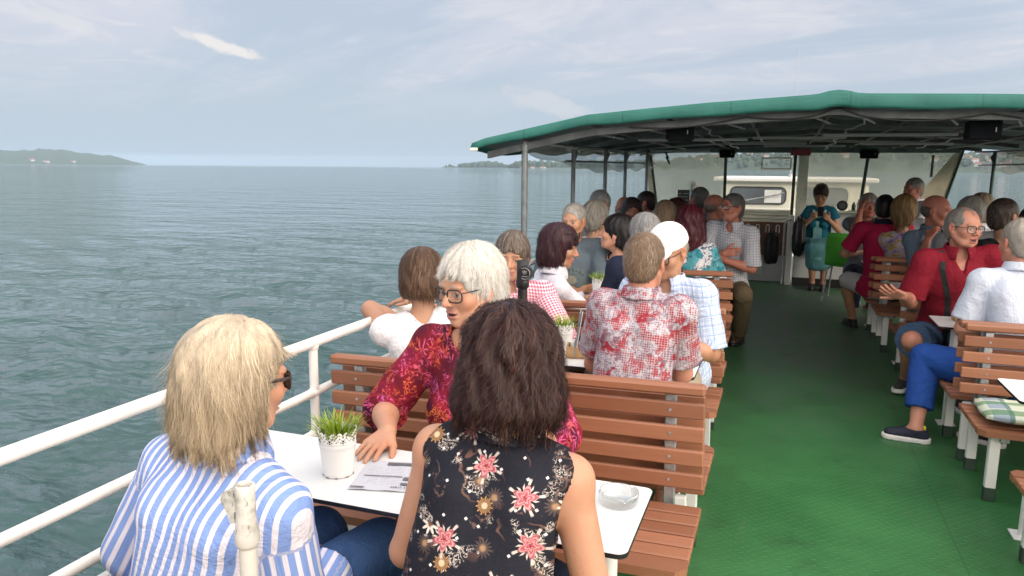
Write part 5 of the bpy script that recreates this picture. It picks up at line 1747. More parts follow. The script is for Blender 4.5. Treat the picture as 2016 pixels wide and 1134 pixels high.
    hd += [el((0, -.014, .030), (.0765, .0985, .088), .02), el((0, .028, -.018), (.064, .066, .088), .03), el((0, .032, -.072), (jw, .050, .044), .028), el((0, .070, -.097), (.020, .018, .017), .022)]
    for s in (-1, 1):
        hd += [el((s*.026, .086, .020), (.024, .012, .009), .014), el((s*.043, .062, -.026), (.024, .026, .024), .022), rc((s*.058, .0, -.045), (s*.04, .05, -.088), .020, .018, .02)]
    nose = [rc((0, .088, .010), (0, .112, -.030), .0085, .0115, .010), el((.012, .100, -.034), (.009, .010, .008), .006), el((-.012, .100, -.034), (.009, .010, .008), .006)]
    neg = [el((s*.032, .106, -.004), (.019, .018, .011), .016) for s in (-1, 1)]
    eyes = [el((s*.032, .0785, -.004), (.0128, .0128, .0122), .003) for s in (-1, 1)]
    lids = [el((s*.032, .0800, .0035), (.0150, .0132, .0060), .004) for s in (-1, 1)]+[el((s*.032, .079, -.013), (.0145, .0125, .0050), .004) for s in (-1, 1)]
    lips = [el((0, .0915, -.0605), (.024, .0105, .0058), .006), el((0, .0895, -.0725-.010*open_mouth), (.0215, .0105, .0066), .006)]
    mouth = el((0, .101, -.0662-.005*open_mouth), (.021, .012, .0016+.008*open_mouth), .004)
    wr = [rc((s*.020, .098, -.036), (s*.033, .080, -.068), .004, .003, .006) for s in (-1, 1)]
    ears = []
    for s in (-1, 1):
        ears += [el((s*.080, -.004, -.004), (.010, .021, .031), .006), el((s*.077, .004, -.030), (.009, .012, .013), .006)]
    earneg = [el((s*.091, .003, .002), (.010, .011, .017), .006) for s in (-1, 1)]

    allp = [p for v_ in body.values() for p in v_]
    lo = np.min([np.minimum(p[1], p[2])-.2 if p[0] == 'rc' else p[1]-max(p[2])-.03 for p in allp], 0)
    hi = np.max([np.maximum(p[1], p[2])+.2 if p[0] == 'rc' else p[1]+max(p[2])+.03 for p in allp], 0)
    lo[2] = max(lo[2], floor-.02)
    hands_z = [(AR[q][2], .13) for q in ('L', 'R') if (arms or {}).get(q, {}).get('fine')]
    zones = [[(H[i]-.135*hs, H[i]+.135*hs, hres)]+[(c[i]-r_, c[i]+r_, min(hres, .0042)) for c, r_ in hands_z] for i in range(3)]
    axs = [axis_pts(lo[i], hi[i], res, zones[i]) for i in range(3)]
    vol = Vol(*axs)
    for part in body:
        if part in ('head', 'hand'): continue
        for p in body[part]: vol.prim(p)
    for p in body['head']: vol.prim(p)
    for p in neg: vol.prim(p, op='s')
    for p in nose: vol.prim(p)
    for p in eyes: vol.prim(p)
    for p in lids: vol.prim(p)
    for p in lips: vol.prim(p)
    vol.prim(mouth, op='s')
    if old > .2:
        for p in wr: vol.prim(p, op='s')
    for p in ears: vol.prim(p)
    for p in earneg: vol.prim(p, op='s')
    # hands are joined tightly so the fingers stay apart
    hv = Vol(*axs)
    for p in body['hand']: hv.prim(p)
    m = hv.D < .1
    a, b_ = vol.D[m], hv.D[m]
    h_ = np.clip(.5+.5*(a-b_)/.006, 0, 1); vol.D[m] = a*(1-h_)+b_*h_-.006*h_*(1-h_)
    Pv, Q = surface(vol)
    o = empty('person', O, label, 'person', group)
    bo = quad_mesh('body', Pv-O, Q, [M_SKIN], o)
    # skin colour with lips, brows, eyes, flush
    sk = np.array(SKINS[skin])
    C = np.repeat(sk[None], len(Pv), 0)
    q = (Pv-H)@Rm/hs
    near = (np.abs(q) < .16).all(1)
    def blob(c, r):
        return np.clip(1.25-np.linalg.norm((q-np.array(c))/np.array(r), axis=1), 0, 1)*near
    def tint(wt, c): 
        C[:] = C*(1-wt[:, None])+np.array(c)[None]*wt[:, None]
    for s in (-1, 1):
        tint(blob((s*.044, .07, -.03), (.03, .04, .026))*.35, sk*np.array((1.0, .66, .62)))
        tint(blob((s*.084, 0, -.004), (.02, .03, .04))*.45, sk*np.array((1.02, .62, .58)))
    tint(blob((0, .11, -.03), (.018, .024, .018))*.45, sk*np.array((1.0, .66, .62)))
    if beard is not None:
        tint(blob((0, .08, -.055), (.035, .03, .012))*.6, beard); tint(blob((0, .06, -.10), (.05, .05, .03))*.5, beard)
    tint(np.clip(blob((0, .094, -.0605), (.025, .013, .0068))*2.2, 0, 1)*.85, lipcol)
    tint(np.clip(blob((0, .092, -.0725-.01*open_mouth), (.022, .013, .0075))*2.2, 0, 1)*.85, lipcol)
    tint(np.clip(blob((0, .093, -.0662-.005*open_mouth), (.021, .014, .0022+.007*open_mouth))*3, 0, 1), (.07, .02, .02))
    for s in (-1, 1):
        tint(np.clip(blob((s*.029, .092, .0215-.004*0), (.019, .02, .0042))*2.5, 0, 1)*.75, brow)
        tint(np.clip(blob((s*.032, .092, -.004), (.0125, .012, .0052))*3, 0, 1)*.9, (.42, .40, .38))
        tint(np.clip(blob((s*.032, .093, -.0035), (.0056, .012, .0056))*3, 0, 1), (.05, .04, .035))
        tint(np.clip(blob((s*.032, .092, .0010), (.0145, .012, .0022))*2, 0, 1)*.7, (.07, .035, .03))
        tint(blob((s*.032, .086, -.014), (.016, .012, .005))*.35, sk*np.array((.7, .52, .5)))
    if old > .2:
        for s in (-1, 1): tint(blob((s*.027, .09, -.052), (.006, .02, .02))*.35, sk*.68)
    ft = np.zeros(len(Pv))
    for nm in ('L', 'R'):
        d_ = np.linalg.norm(Pv-(AR[nm][2]+unit(AR[nm][2]-AR[nm][1])*.12), axis=1)
        ft = np.maximum(ft, np.clip(1-d_/.075, 0, 1))
    tint(ft*.5, sk*np.array((1.0, .68, .62)))
    set_attr(bo, 'Col', np.clip(C, 0, 1))
    B = dict(O=O, H=H, Rh=Rm, hs=hs, P=P, N=N, T=T, F=F, Ft=Ft, Xt=Xt, X=X, U=U, Wa=Wa, SH=SH, AR=AR, LG=LG, body=body, axs=axs, vol=vol, ar=ar, g=g, female=female, sh=sh, res=res, floor=floor)
    return o, B

def cloth_finish(o, B, v, name, m, seed, amp, fr=7.0, arm_z=1.0):
    msk = np.abs(v.D) < .035
    I = np.nonzero(msk)
    P = np.stack([v.xs[I[0]], v.ys[I[1]], v.zs[I[2]]], -1)
    fn = fold_noise(P, seed, fr)
    # creases: ridges drawn out along the limb or towards the waist
    Pl = np.stack([(P-B['P'])@B['Xt'], (P-B['P'])@B['Ft'], ((P-B['P'])@B['T'])*.55], -1)
    rd = 1-2*np.abs(fold_noise(Pl, seed+3, fr*.8))**.8
    rd2 = 1-2*np.abs(fold_noise(np.stack([Pl[:, 0]*.5, Pl[:, 1]*.5, Pl[:, 2]*2.2], -1), seed+9, fr))**.8
    v.D[I] -= (amp*(.45+.40*fn+.34*rd+.26*rd2)).astype(np.float32)
    Pv, Q = surface(v)
    ob = quad_mesh(name, Pv-B['O'], Q, m if isinstance(m, list) else [m], o)
    # pattern coordinates: torso frame, or the frame of the limb the cloth lies on
    pc = np.stack([(Pv-B['P'])@B['Xt'], (Pv-B['P'])@B['Ft'], (Pv-B['P'])@B['T']], -1)
    px, py, pz = Pv[:, 0], Pv[:, 1], Pv[:, 2]
    dt = np.min([rc_dist(px, py, pz, p[1], p[2], p[3], p[4], p[6]) for p in B['body']['torso'] if p[0] == 'rc'], 0)
    segs = []
    for nm in ('L', 'R'):
        S_, E, Wr = B['AR'][nm]; segs += [(S_, E, B['ar']*1.04, B['ar']*.86), (E, Wr, B['ar']*.84, B['ar']*.56)]
        h_, k_, a_, _t = B['LG'][nm]; segs += [(lerp(h_, k_, .35), k_, .075, .06), (k_, a_, .057, .036)]
    for i, (a, b, ra, rb) in enumerate(segs):
        d_ = rc_dist(px, py, pz, a, b, ra, rb)+.012
        sel = d_ < dt
        dt = np.where(sel, d_, dt)
        z = unit(a-b); x = unit(np.cross(B['Ft'], z)) if abs(z@B['Ft']) < .95 else unit(np.cross(B['T'], z)); y = np.cross(z, x)
        lx, ly = (Pv-a)@x, (Pv-a)@y
        L_ = np.stack([np.arctan2(ly, lx)*.062+.31*i, np.sqrt(lx*lx+ly*ly), ((Pv-a)@z)*arm_z+.17*i], -1)
        pc[sel] = L_[sel]
    set_attr(ob, 'pc', pc, 'FLOAT_VECTOR')
    return ob

def top(o, B, m, name='shirt', sleeve=.55, off=.010, neck=.062, vee=0.0, back_vee=0.0, hem=-.10, seed=1, amp=.0045, collar=None, loose=.010, fr=7.0, shoulder_cut=0.0, boat=0.0, collar_m=None, arm_z=1.0):
    v = Vol(*B['axs'])
    T, Ft, N, P, H = B['T'], B['Ft'], B['N'], B['P'], B['H']
    for p in B['body']['torso']: v.prim(p, off)
    for nm in ('L', 'R'):
        if hem < -.08:
            h_, k_, a_, _t = B['LG'][nm]
            v.prim(('rc', h_, lerp(h_, k_, .25), .100*B['g'], .085*B['g'], .04, None), off)
    # hem
    X, Y, Z = v.grid((slice(None),)*3)
    hp = P+T*hem
    d = (X-hp[0])*T[0]+(Y-hp[1])*T[1]+(Z-hp[2])*T[2]
    v.comb((slice(None),)*3, d.astype(np.float32), .008, 's')
    for nm in ('L', 'R'):
        S_, E, Wr = B['AR'][nm]
        sl = sleeve[nm] if isinstance(sleeve, dict) else sleeve
        if sl <= 0: continue
        r0 = B['ar']*1.06+off
        if sl <= 1:
            e = lerp(S_, E, sl); u = unit(E-S_)
            prims = [(S_, e, r0, B['ar']*(1.06-.2*sl)+off+loose)]
        else:
            e = lerp(E, Wr, sl-1); u = unit(Wr-E)
            prims = [(S_, E, r0, B['ar']*.9+off+loose*.6), (E, e, B['ar']*.9+off+loose*.6, B['ar']*(.86-.26*(sl-1))+off+loose)]
        lo_ = np.min([np.minimum(p[0], p[1]) for p in prims], 0)-.14; hi_ = np.max([np.maximum(p[0], p[1]) for p in prims], 0)+.14
        r_ = v.region(lo_, hi_); Xg, Yg, Zg = v.grid(r_)
        dd = None
        half = ((Xg-e[0])*u[0]+(Yg-e[1])*u[1]+(Zg-e[2])*u[2]).astype(np.float32)
        for i_, (a, b, ra, rb) in enumerate(prims):
            q = rc_dist(Xg, Yg, Zg, a, b, ra, rb)
            if i_ == len(prims)-1: q = np.maximum(q, half)
            dd = q if dd is None else np.minimum(dd, q)
        v.comb(r_, dd, .022, 'u')
    # neckline
    nu = unit(H+B['Rh']@(V3(0, -.02, -.05)*B['hs'])-(N-T*.03))
    v.prim(('rc', N+nu*(.012+boat*.0), N+nu*.16, neck, neck+.03, .006, None), op='s')
    if boat: 
        for s in (-1, 1): v.prim(('rc', N+nu*.03+Ft*.03, N+nu*.03+Ft*.03+B['Xt']*s*boat, .05, .028, .006, None), op='s')
    if vee: v.prim(('rc', N+Ft*.06+nu*.02, N-T*vee+Ft*.135, .05, .012, .006, None), op='s')
    if back_vee: v.prim(('rc', N-Ft*.05+nu*.02, N-T*back_vee-Ft*.115, .055, .010, .006, None), op='s')
    if shoulder_cut:
        for s, nm in ((-1, 'L'), (1, 'R')):
            c = B['SH'][nm]+B['Xt']*s*(.075-shoulder_cut)-T*.02
            v.prim(('rc', c+T*.12, c-T*.075, .058, .060, .008, None), op='s')
    ob = cloth_finish(o, B, v, name, m, seed, amp, fr, arm_z)
    B['cloth'] = v
    if collar:
        cv = Vol(*B['axs'])
        r_ = cv.region(N-.16, N+.2); Xg, Yg, Zg = cv.grid(r_)
        c0 = N+nu*.028-Ft*.004
        dx, dy, dz = Xg-c0[0], Yg-c0[1], Zg-c0[2]
        hgt = dx*nu[0]+dy*nu[1]+dz*nu[2]
        fwd = dx*Ft[0]+dy*Ft[1]+dz*Ft[2]
        ex, ey, ez = dx-hgt*nu[0], dy-hgt*nu[1], dz-hgt*nu[2]
        rad = np.sqrt(ex*ex+ey*ey+ez*ez)
        cr = .066*(1 if not B['female'] else .95)+.012*collar
        # stand plus turned-down leaf: leans outwards towards its lower edge
        tgt = cr+.016*np.clip((.028-hgt)/.05, 0, 1)
        low = -.022-.030*np.clip(fwd/.07, 0, 1)
        d = np.maximum(np.abs(rad-tgt)-max(.0055, B['res']*.75), np.maximum(hgt-.030, low-hgt))
        sx = np.abs(dx*B['Xt'][0]+dy*B['Xt'][1]+dz*B['Xt'][2])
        d = np.maximum(d, np.where(fwd > 0, (.018+.35*np.clip(.03-hgt, -.02, .05))-sx, -1))
        cv.comb(r_, d.astype(np.float32), .004, 'u')
        Pc, Qc = surface(cv)
        if len(Pc):
            co_ = quad_mesh('collar', Pc-B['O'], Qc, [collar_m or (m if not isinstance(m, list) else m[0])], ob)
            pc = np.stack([(Pc-P)@B['Xt'], (Pc-P)@Ft, (Pc-P)@T], -1)
            set_attr(co_, 'pc', pc, 'FLOAT_VECTOR')
    return ob

def bottom(o, B, m, length=1.95, off=.012, seed=2, amp=.004, name='trousers', skirt=0.0, loose=.012):
    """length 0..2 along hip-knee-ankle"""
    v = Vol(*B['axs'])
    T, P = B['T'], B['P']
    v.prim(('rc', P+T*.06, P-T*.02, .145*B['g'], .155*B['g'], .03, (B['Ft'], .78)), off)
    ends = []
    for nm in ('L', 'R'):
        h_, k_, a_, _t = B['LG'][nm]
        g = B['g']**.7
        if length <= 1:
            e = lerp(h_, k_, length); u = unit(k_-h_); prims = [(h_, e, .094*g+off, .094*g-(.032*length)+off+loose)]
        else:
            e = lerp(k_, a_, length-1); u = unit(a_-k_)
            prims = [(h_, k_, .094*g+off, .064+off+loose*.5), (k_, e, .062+off+loose*.5, .060-.022*(length-1)+off+loose)]
        lo_ = np.min([np.minimum(p[0], p[1]) for p in prims], 0)-.16; hi_ = np.max([np.maximum(p[0], p[1]) for p in prims], 0)+.16
        r_ = v.region(lo_, hi_); Xg, Yg, Zg = v.grid(r_)
        dd = None
        half = ((Xg-e[0])*u[0]+(Yg-e[1])*u[1]+(Zg-e[2])*u[2]).astype(np.float32)
        for i_, (a, b, ra, rb) in enumerate(prims):
            q = rc_dist(Xg, Yg, Zg, a, b, ra, rb)
            if i_ == len(prims)-1: q = np.maximum(q, half)
            dd = q if dd is None else np.minimum(dd, q)
        v.comb(r_, dd, .02, 'u')
        ends.append((h_, k_, a_, e, u))
    if skirt:
        (h1, k1, a1, e1, u1), (h2, k2, a2, e2, u2) = ends
        for t in (.35, .5, .65):
            v.prim(('rc', lerp(h1, h2, t), lerp(k1, k2, t)+B['F']*.01, .085*B['g'], .066, .03, None), off)
            kk = lerp(k1, k2, t); dn = lerp(kk, lerp(a1, a2, t), skirt)
            v.prim(('rc', kk, dn, .066, .066, .03, None), off)
        for k_, a_ in ((k1, a1), (k2, a2)): v.prim(('rc', k_, lerp(k_, a_, skirt), .064, .070, .03, None), off)
    X, Y, Z = v.grid((slice(None),)*3)
    v.comb((slice(None),)*3, np.broadcast_to(-(Z-(P[2]+.13)), v.D.shape).astype(np.float32), .008, 's')
    return cloth_finish(o, B, v, name, m, seed, amp, 8.0)

def shoes(o, B, m, sole, name='shoe', off=.006, sandal=False, lace=None):
    fl = B['floor']
    for i, nm in enumerate(('L', 'R')):
        h_, k_, a_, td = B['LG'][nm]
        fp = B['body']['foot'][i*3:i*3+3]
        lo = np.min([np.minimum(p[1], p[2]) for p in fp], 0)-.07; hi = np.max([np.maximum(p[1], p[2]) for p in fp], 0)+.07
        res = .006
        v = Vol(*[np.arange(lo[q], hi[q]+res, res) for q in range(3)])
        for p in fp: v.prim(p, off)
        full = (slice(None),)*3; X, Y, Z = v.grid(full)
        zc = a_[2]-.085
        d = np.broadcast_to(-(Z-(zc+.028)), v.D.shape)            # sits above the sole
        up_ = Vol(v.xs, v.ys, v.zs); up_.D = np.maximum(v.D, d.astype(np.float32))
        tp = a_[2]-(.022 if sandal else .002)
        up_.D = np.maximum(up_.D, np.broadcast_to((Z-tp-.25*((X-a_[0])*td[0]+(Y-a_[1])*td[1])*-1*0.0), v.D.shape).astype(np.float32))
        Pv, Q = surface(up_)
        if not len(Pv): continue
        s_ = quad_mesh(name, Pv-B['O'], Q, [m], o)
        if lace is not None:
            sdv = V3(-td[1], td[0], 0)
            lm = MB()
            for k in range(4):
                c = a_+td*(.035+.020*k)-V3(0, 0, .010+.0105*k)+V3(0, 0, off-B['O'][2])
                lm.tube([tuple(c+sdv*q*.020-V3(0, 0, .010*q*q)-V3(B['O'][0], B['O'][1], 0)) for q in (-1, -.5, 0, .5, 1)], .0035, 6)
            lm.build('laces', lace, None).parent = s_
        so = Vol(v.xs, v.ys, v.zs); so.D = np.full(v.D.shape, .3, np.float32)
        heel = a_-td*.045; toe = a_+td*.145
        for a, b, r_ in ((heel, lerp(heel, toe, .5), .034), (lerp(heel, toe, .4), toe-td*.02, .040), (heel, toe, .030)):
            a = a.copy(); b = b.copy(); a[2] = b[2] = zc+.014
            r0 = so.region(np.minimum(a, b)-.1, np.maximum(a, b)+.1); Xg, Yg, Zg = so.grid(r0)
            q = rc_dist(Xg, Yg, Zg*0+np.float32(zc+.014), a, b, r_+off, r_+off)
            so.comb(r0, np.broadcast_to(q, so.D[r0].shape), .01)
        so.D = np.maximum(so.D, np.broadcast_to(np.abs(Z-(zc+.016))-.0145, v.D.shape)).astype(np.float32)
        Pv, Q = surface(so)
        if len(Pv):
            sl_ = quad_mesh('sole', Pv-B['O'], Q, [sole], s_)

def cap_hat(o, B, m):
    H, Rm, hs = B['H'], B['Rh'], B['hs']
    res = .006
    v = Vol(*[np.arange(H[i]-.24, H[i]+.24, res) for i in range(3)])
    def w(c): return H+Rm@(np.array(c)*hs)
    v.prim(('el', w((0, -.012, .040)), np.array((.090, .108, .094))*hs, Rm, .01))
    full = (slice(None),)*3; X, Y, Z = v.grid(full)
    n = Rm@unit(V3(0, -.10, -1)); p = w((0, 0, .028))
    d = (X-p[0])*n[0]+(Y-p[1])*n[1]+(Z-p[2])*n[2]
    v.D = np.maximum(v.D, d.astype(np.float32))
    ct_, st_ = math.cos(R(-16)), math.sin(R(-16))
    Rb = Rm@np.array([[1, 0, 0], [0, ct_, -st_], [0, st_, ct_]])
    b = Vol(v.xs, v.ys, v.zs)
    b.prim(('el', w((0, .098, .030)), np.array((.078, .088, .0085))*hs, Rb, .01))
    lx = ((X-H[0])*Rm[0, 0]+(Y-H[1])*Rm[1, 0]+(Z-H[2])*Rm[2, 0])
    br = b.D
    v.comb(full, br, .008)
    Pv, Q = surface(v)
    ob = quad_mesh('cap', Pv-B['O'], Q, [m], o)
    set_attr(ob, 'pc', Pv-H, 'FLOAT_VECTOR')
    e = MB().tube([tuple(w((-.004, .092, .088))-B['O']), tuple(w((-.004, .096, .084))-B['O'])], .005, 8).build('cap_logo', M_BLACK); e.parent = ob
    MB().tube([tuple(w((0, -.012, .131))-B['O']), tuple(w((0, -.012, .1365))-B['O'])], .008, 10).build('cap_button', m).parent = ob
    return ob

def strap(o, B, pts, wdt, th, m, name='bag_strap'):
    """flat band through body-surface points pushed onto the cloth"""
    P = np.array(pts, float)
    out = []
    for i in range(len(P)-1):
        for k in range(8): out.append(lerp(P[i], P[i+1], k/8))
    out.append(P[-1]); out = np.array(out)
    for _ in range(4):
        vv = B.get('cloth', B['vol']); d = vv.sample(out); gr = vv.grad(out)
        out = out-gr*np.where(np.abs(d) < .15, d-.003, 0)[:, None]
    for _ in range(2): out[1:-1] = (out[:-2]+out[1:-1]*2+out[2:])/4
    gr = B.get('cloth', B['vol']).grad(out); tn = np.gradient(out, axis=0); tn /= np.linalg.norm(tn, axis=1)[:, None]
    sd = np.cross(tn, gr); sd /= np.maximum(1e-6, np.linalg.norm(sd, axis=1))[:, None]
    vs, fs = [], []
    for i in range(len(out)):
        for a, b in ((-1, 0), (1, 0), (1, 1), (-1, 1)):
            vs.append(out[i]+sd[i]*a*wdt/2+gr[i]*b*th-B['O'])
    for i in range(len(out)-1):
        for k in range(4): fs.append((i*4+k, i*4+(k+1) % 4, i*4+4+(k+1) % 4, i*4+4+k))
    return MB().add(vs, fs, 0, False).build(name, m, o)
# ------------------------------------------------------------------ cloth
def cloth(name, fn, rough=.8, weave=420.0, wr=.42, sheen=.0):
    def f(T, b, mt):
        pc = T.attr('pc', 'Vector')
        c = fn(T, pc)
        co = T.coord('Object')
        w_ = T.noise(co, weave, 2.0, .5)
        fo = T.noise(T.vm('MULTIPLY', pc, (1.0, 1.0, .55)), 11.0, 4.0, .55, 1.2)
        cr = T.noise(T.vm('MULTIPLY', pc, (1.0, 1.0, 1.6)), 24.0, 4.0, .6, 2.0)
        h = T.m('ADD', T.m('MULTIPLY', fo, 3.0), T.m('ADD', T.m('MULTIPLY', cr, 1.1), T.m('MULTIPLY', w_, .10)))
        T.put(b, Base__Color=c, Roughness=rough, Normal=T.bump(h, wr, .016))
        b.inputs['Specular IOR Level'].default_value = .2
        if sheen: b.inputs['Sheen Weight'].default_value = sheen
    return mat(name, f)
def solid(name, col, var=.10, **kw):
    return cloth(name, lambda T, pc: T.mix(T.noise(pc, 6.0, 4.0, .6), tuple(v*(1-var) for v in col), tuple(min(1, v*(1+var)) for v in col)), **kw)
def fr(T, v, f, o=0.0): return T.m('FRACT', T.m('ADD', T.m('MULTIPLY', v, f), o))

def p_stripe(T, pc):
    x, y, z = T.sep(pc)
    wob = T.m('MULTIPLY', T.m('SUBTRACT', T.noise(pc, 5.0, 2.0), .5), .018)
    u = T.m('ADD', T.m('SUBTRACT', T.m('MULTIPLY', x, .99), T.m('MULTIPLY', z, .05)), wob)
    s = fr(T, u, 40.0, 50.0)
    w_ = T.m('MULTIPLY', T.step(s, .56, .60), T.m('SUBTRACT', 1.0, T.step(s, .96, 1.0)))
    return T.mix(w_, (0.20, 0.31, 0.64), (0.68, 0.66, 0.75))
C_STRIPE = cloth('blue_white_stripe', p_stripe, .75)

def flower_layer(T, uv, scale, petals, r, seed, wob=.2):
    """returns (mask, radius01, angle-wave, random) of scattered flowers on the plane"""
    p = T.vm('ADD', uv, (seed*1.37, seed*2.11, 0))
    nd = T.node('ShaderNodeTexVoronoi', voronoi_dimensions='2D', feature='F1'); T.put(nd, Vector=p, Scale=scale, Randomness=.85)
    pos = nd.outputs['Position']; rnd = T.sep(nd.outputs['Color'])
    d = T.vm('SUBTRACT', p, T.vm('SCALE', pos, s=1.0))
    dx, dy, _ = T.sep(d)
    dist = T.m('SQRT', T.m('ADD', T.m('MULTIPLY', dx, dx), T.m('MULTIPLY', dy, dy)))
    ang = T.m('ADD', T.m('ARCTAN2', dy, dx), T.m('MULTIPLY', rnd[0], 6.28))
    wave = T.m('COSINE', T.m('MULTIPLY', ang, petals))
    rr = T.m('MULTIPLY', T.m('ADD', 1.0, T.m('MULTIPLY', wave, wob)), r)
    q = T.m('DIVIDE', dist, rr)
    return T.m('SUBTRACT', 1.0, T.step(q, .88, 1.0)), q, wave, rnd, ang, dist

def p_floral(T, pc):
    x, y, z = T.sep(pc)
    uv = T.comb(x, z, 0.0)
    wp = T.vm('ADD', uv, T.vm('SCALE', T.vm('SUBTRACT', T.noise(uv, 60.0, 2.0, .5, 0.0, True), (.5, .5, .5)), s=.008))
    c = T.mix(T.noise(uv, 12.0, 3.0), (0.008, 0.009, 0.016), (0.015, 0.016, 0.026))
    def lay(c, m, col): return T.mix(m, c, col)
    # thin stems
    n = T.noise(uv, 13.0, 2.0, .45)
    st = T.m('SUBTRACT', 1.0, T.step(T.m('ABSOLUTE', T.m('SUBTRACT', n, .5)), .006, .016))
    gate = T.step(T.noise(uv, 9.0, 1.0), .47, .55)
    c = lay(c, T.m('MULTIPLY', T.m('MULTIPLY', st, gate), .75), (0.16, 0.085, 0.065))
    # pale sprigs: broken scribbles in patches
    n2 = T.noise(wp, 120.0, 3.0, .6)
    sc = T.m('SUBTRACT', 1.0, T.step(T.m('ABSOLUTE', T.m('SUBTRACT', n2, .5)), .018, .040))
    g2 = T.step(T.noise(T.vm('ADD', uv, (3.3, 1.1, 0)), 15.0, 2.0), .585, .63)
    c = lay(c, T.m('MULTIPLY', sc, g2), (0.55, 0.49, 0.45))
    n3 = T.noise(wp, 95.0, 3.0, .6)
    g3 = T.step(T.noise(T.vm('ADD', uv, (7.3, 4.1, 0)), 17.0, 2.0), .57, .63)
    c = lay(c, T.m('MULTIPLY', T.m('MULTIPLY', T.step(n3, .52, .60), g3), .6), (0.17, 0.10, 0.085))
    # small diamonds
    for s_, sc_ in ((2.0, 19.0),):
        nd = T.node('ShaderNodeTexVoronoi', voronoi_dimensions='2D', distance='MANHATTAN'); T.put(nd, Vector=T.vm('ADD', uv, (s_, 1.0, 0)), Scale=sc_, Randomness=.8)
        c = lay(c, T.m('SUBTRACT', 1.0, T.step(nd.outputs['Distance'], .062, .082)), (0.72, 0.70, 0.72))
    # dark brown seed heads with a spiky rim
    m, q, wv, rnd, ang, dist = flower_layer(T, uv, 9.0, 14.0, .017, 6.0, .28)
    on = T.m('GREATER_THAN', rnd[1], .45)
    c = lay(c, T.m('MULTIPLY', T.m('MULTIPLY', m, on), .8), (0.085, 0.060, 0.058))
    c = lay(c, T.m('MULTIPLY', T.m('MULTIPLY', T.m('SUBTRACT', 1.0, T.step(q, .30, .45)), on), .9), (0.36, 0.22, 0.12))
    # white daisies
    m, q, wv, rnd, ang, dist = flower_layer(T, uv, 8.2, 8.0, .0155, 1.0, .42)
    on = T.m('GREATER_THAN', rnd[1], .50)
    half = T.step(T.m('SINE', ang), -.35, -.15)
    c = lay(c, T.m('MULTIPLY', T.m('MULTIPLY', m, on), half), (0.70, 0.64, 0.58))
    c = lay(c, T.m('MULTIPLY', T.m('SUBTRACT', 1.0, T.step(q, .25, .38)), on), (0.17, 0.08, 0.055))
    # tan flowers
    m, q, wv, rnd, ang, dist = flower_layer(T, uv, 7.4, 11.0, .0175, 3.0, .14)
    on = T.m('GREATER_THAN', rnd[1], .42)
    rad_ = T.step(T.m('COSINE', T.m('MULTIPLY', ang, 22.0)), -.3, .5)
    tan_ = T.mix(rad_, (0.10, 0.045, 0.022), (0.42, 0.25, 0.12))
    tan_ = T.mix(T.m('SUBTRACT', 1.0, T.step(q, .32, .42)), tan_, (0.62, 0.46, 0.32))
    c = lay(c, T.m('MULTIPLY', m, on), tan_)
    # leaves round the roses, then the roses with curled petals
    m, q, wv, rnd, ang, dist = flower_layer(T, uv, 7.6, 5.0, .031, 4.0, .30)
    edge = T.m('MULTIPLY', T.step(q, .62, .68), m)
    on = T.m('GREATER_THAN', rnd[1], .08)
    vein = T.step(T.m('COSINE', T.m('MULTIPLY', ang, 15.0)), .0, .5)
    c = lay(c, T.m('MULTIPLY', T.m('MULTIPLY', edge, on), vein), (0.52, 0.46, 0.43))
    spir = T.m('SINE', T.m('ADD', T.m('MULTIPLY', q, 26.0), T.m('ADD', T.m('MULTIPLY', ang, 2.0), T.m('MULTIPLY', T.noise(uv, 90.0, 2.0), 9.0))))
    rose = T.mix(T.step(spir, -.45, .55), (0.33, 0.085, 0.105), (0.56, 0.25, 0.26))
    rose = T.mix(T.m('SUBTRACT', 1.0, T.step(q, .06, .2)), rose, (0.26, 0.03, 0.05))
    rm = T.m('SUBTRACT', 1.0, T.step(T.m('ADD', q, T.m('MULTIPLY', T.noise(uv, 70.0, 2.0), .12)), .66, .72))
    c = lay(c, T.m('MULTIPLY', rm, on), rose)
    return c
C_FLORAL = cloth('black_floral_print', p_floral, .72, wr=.18)

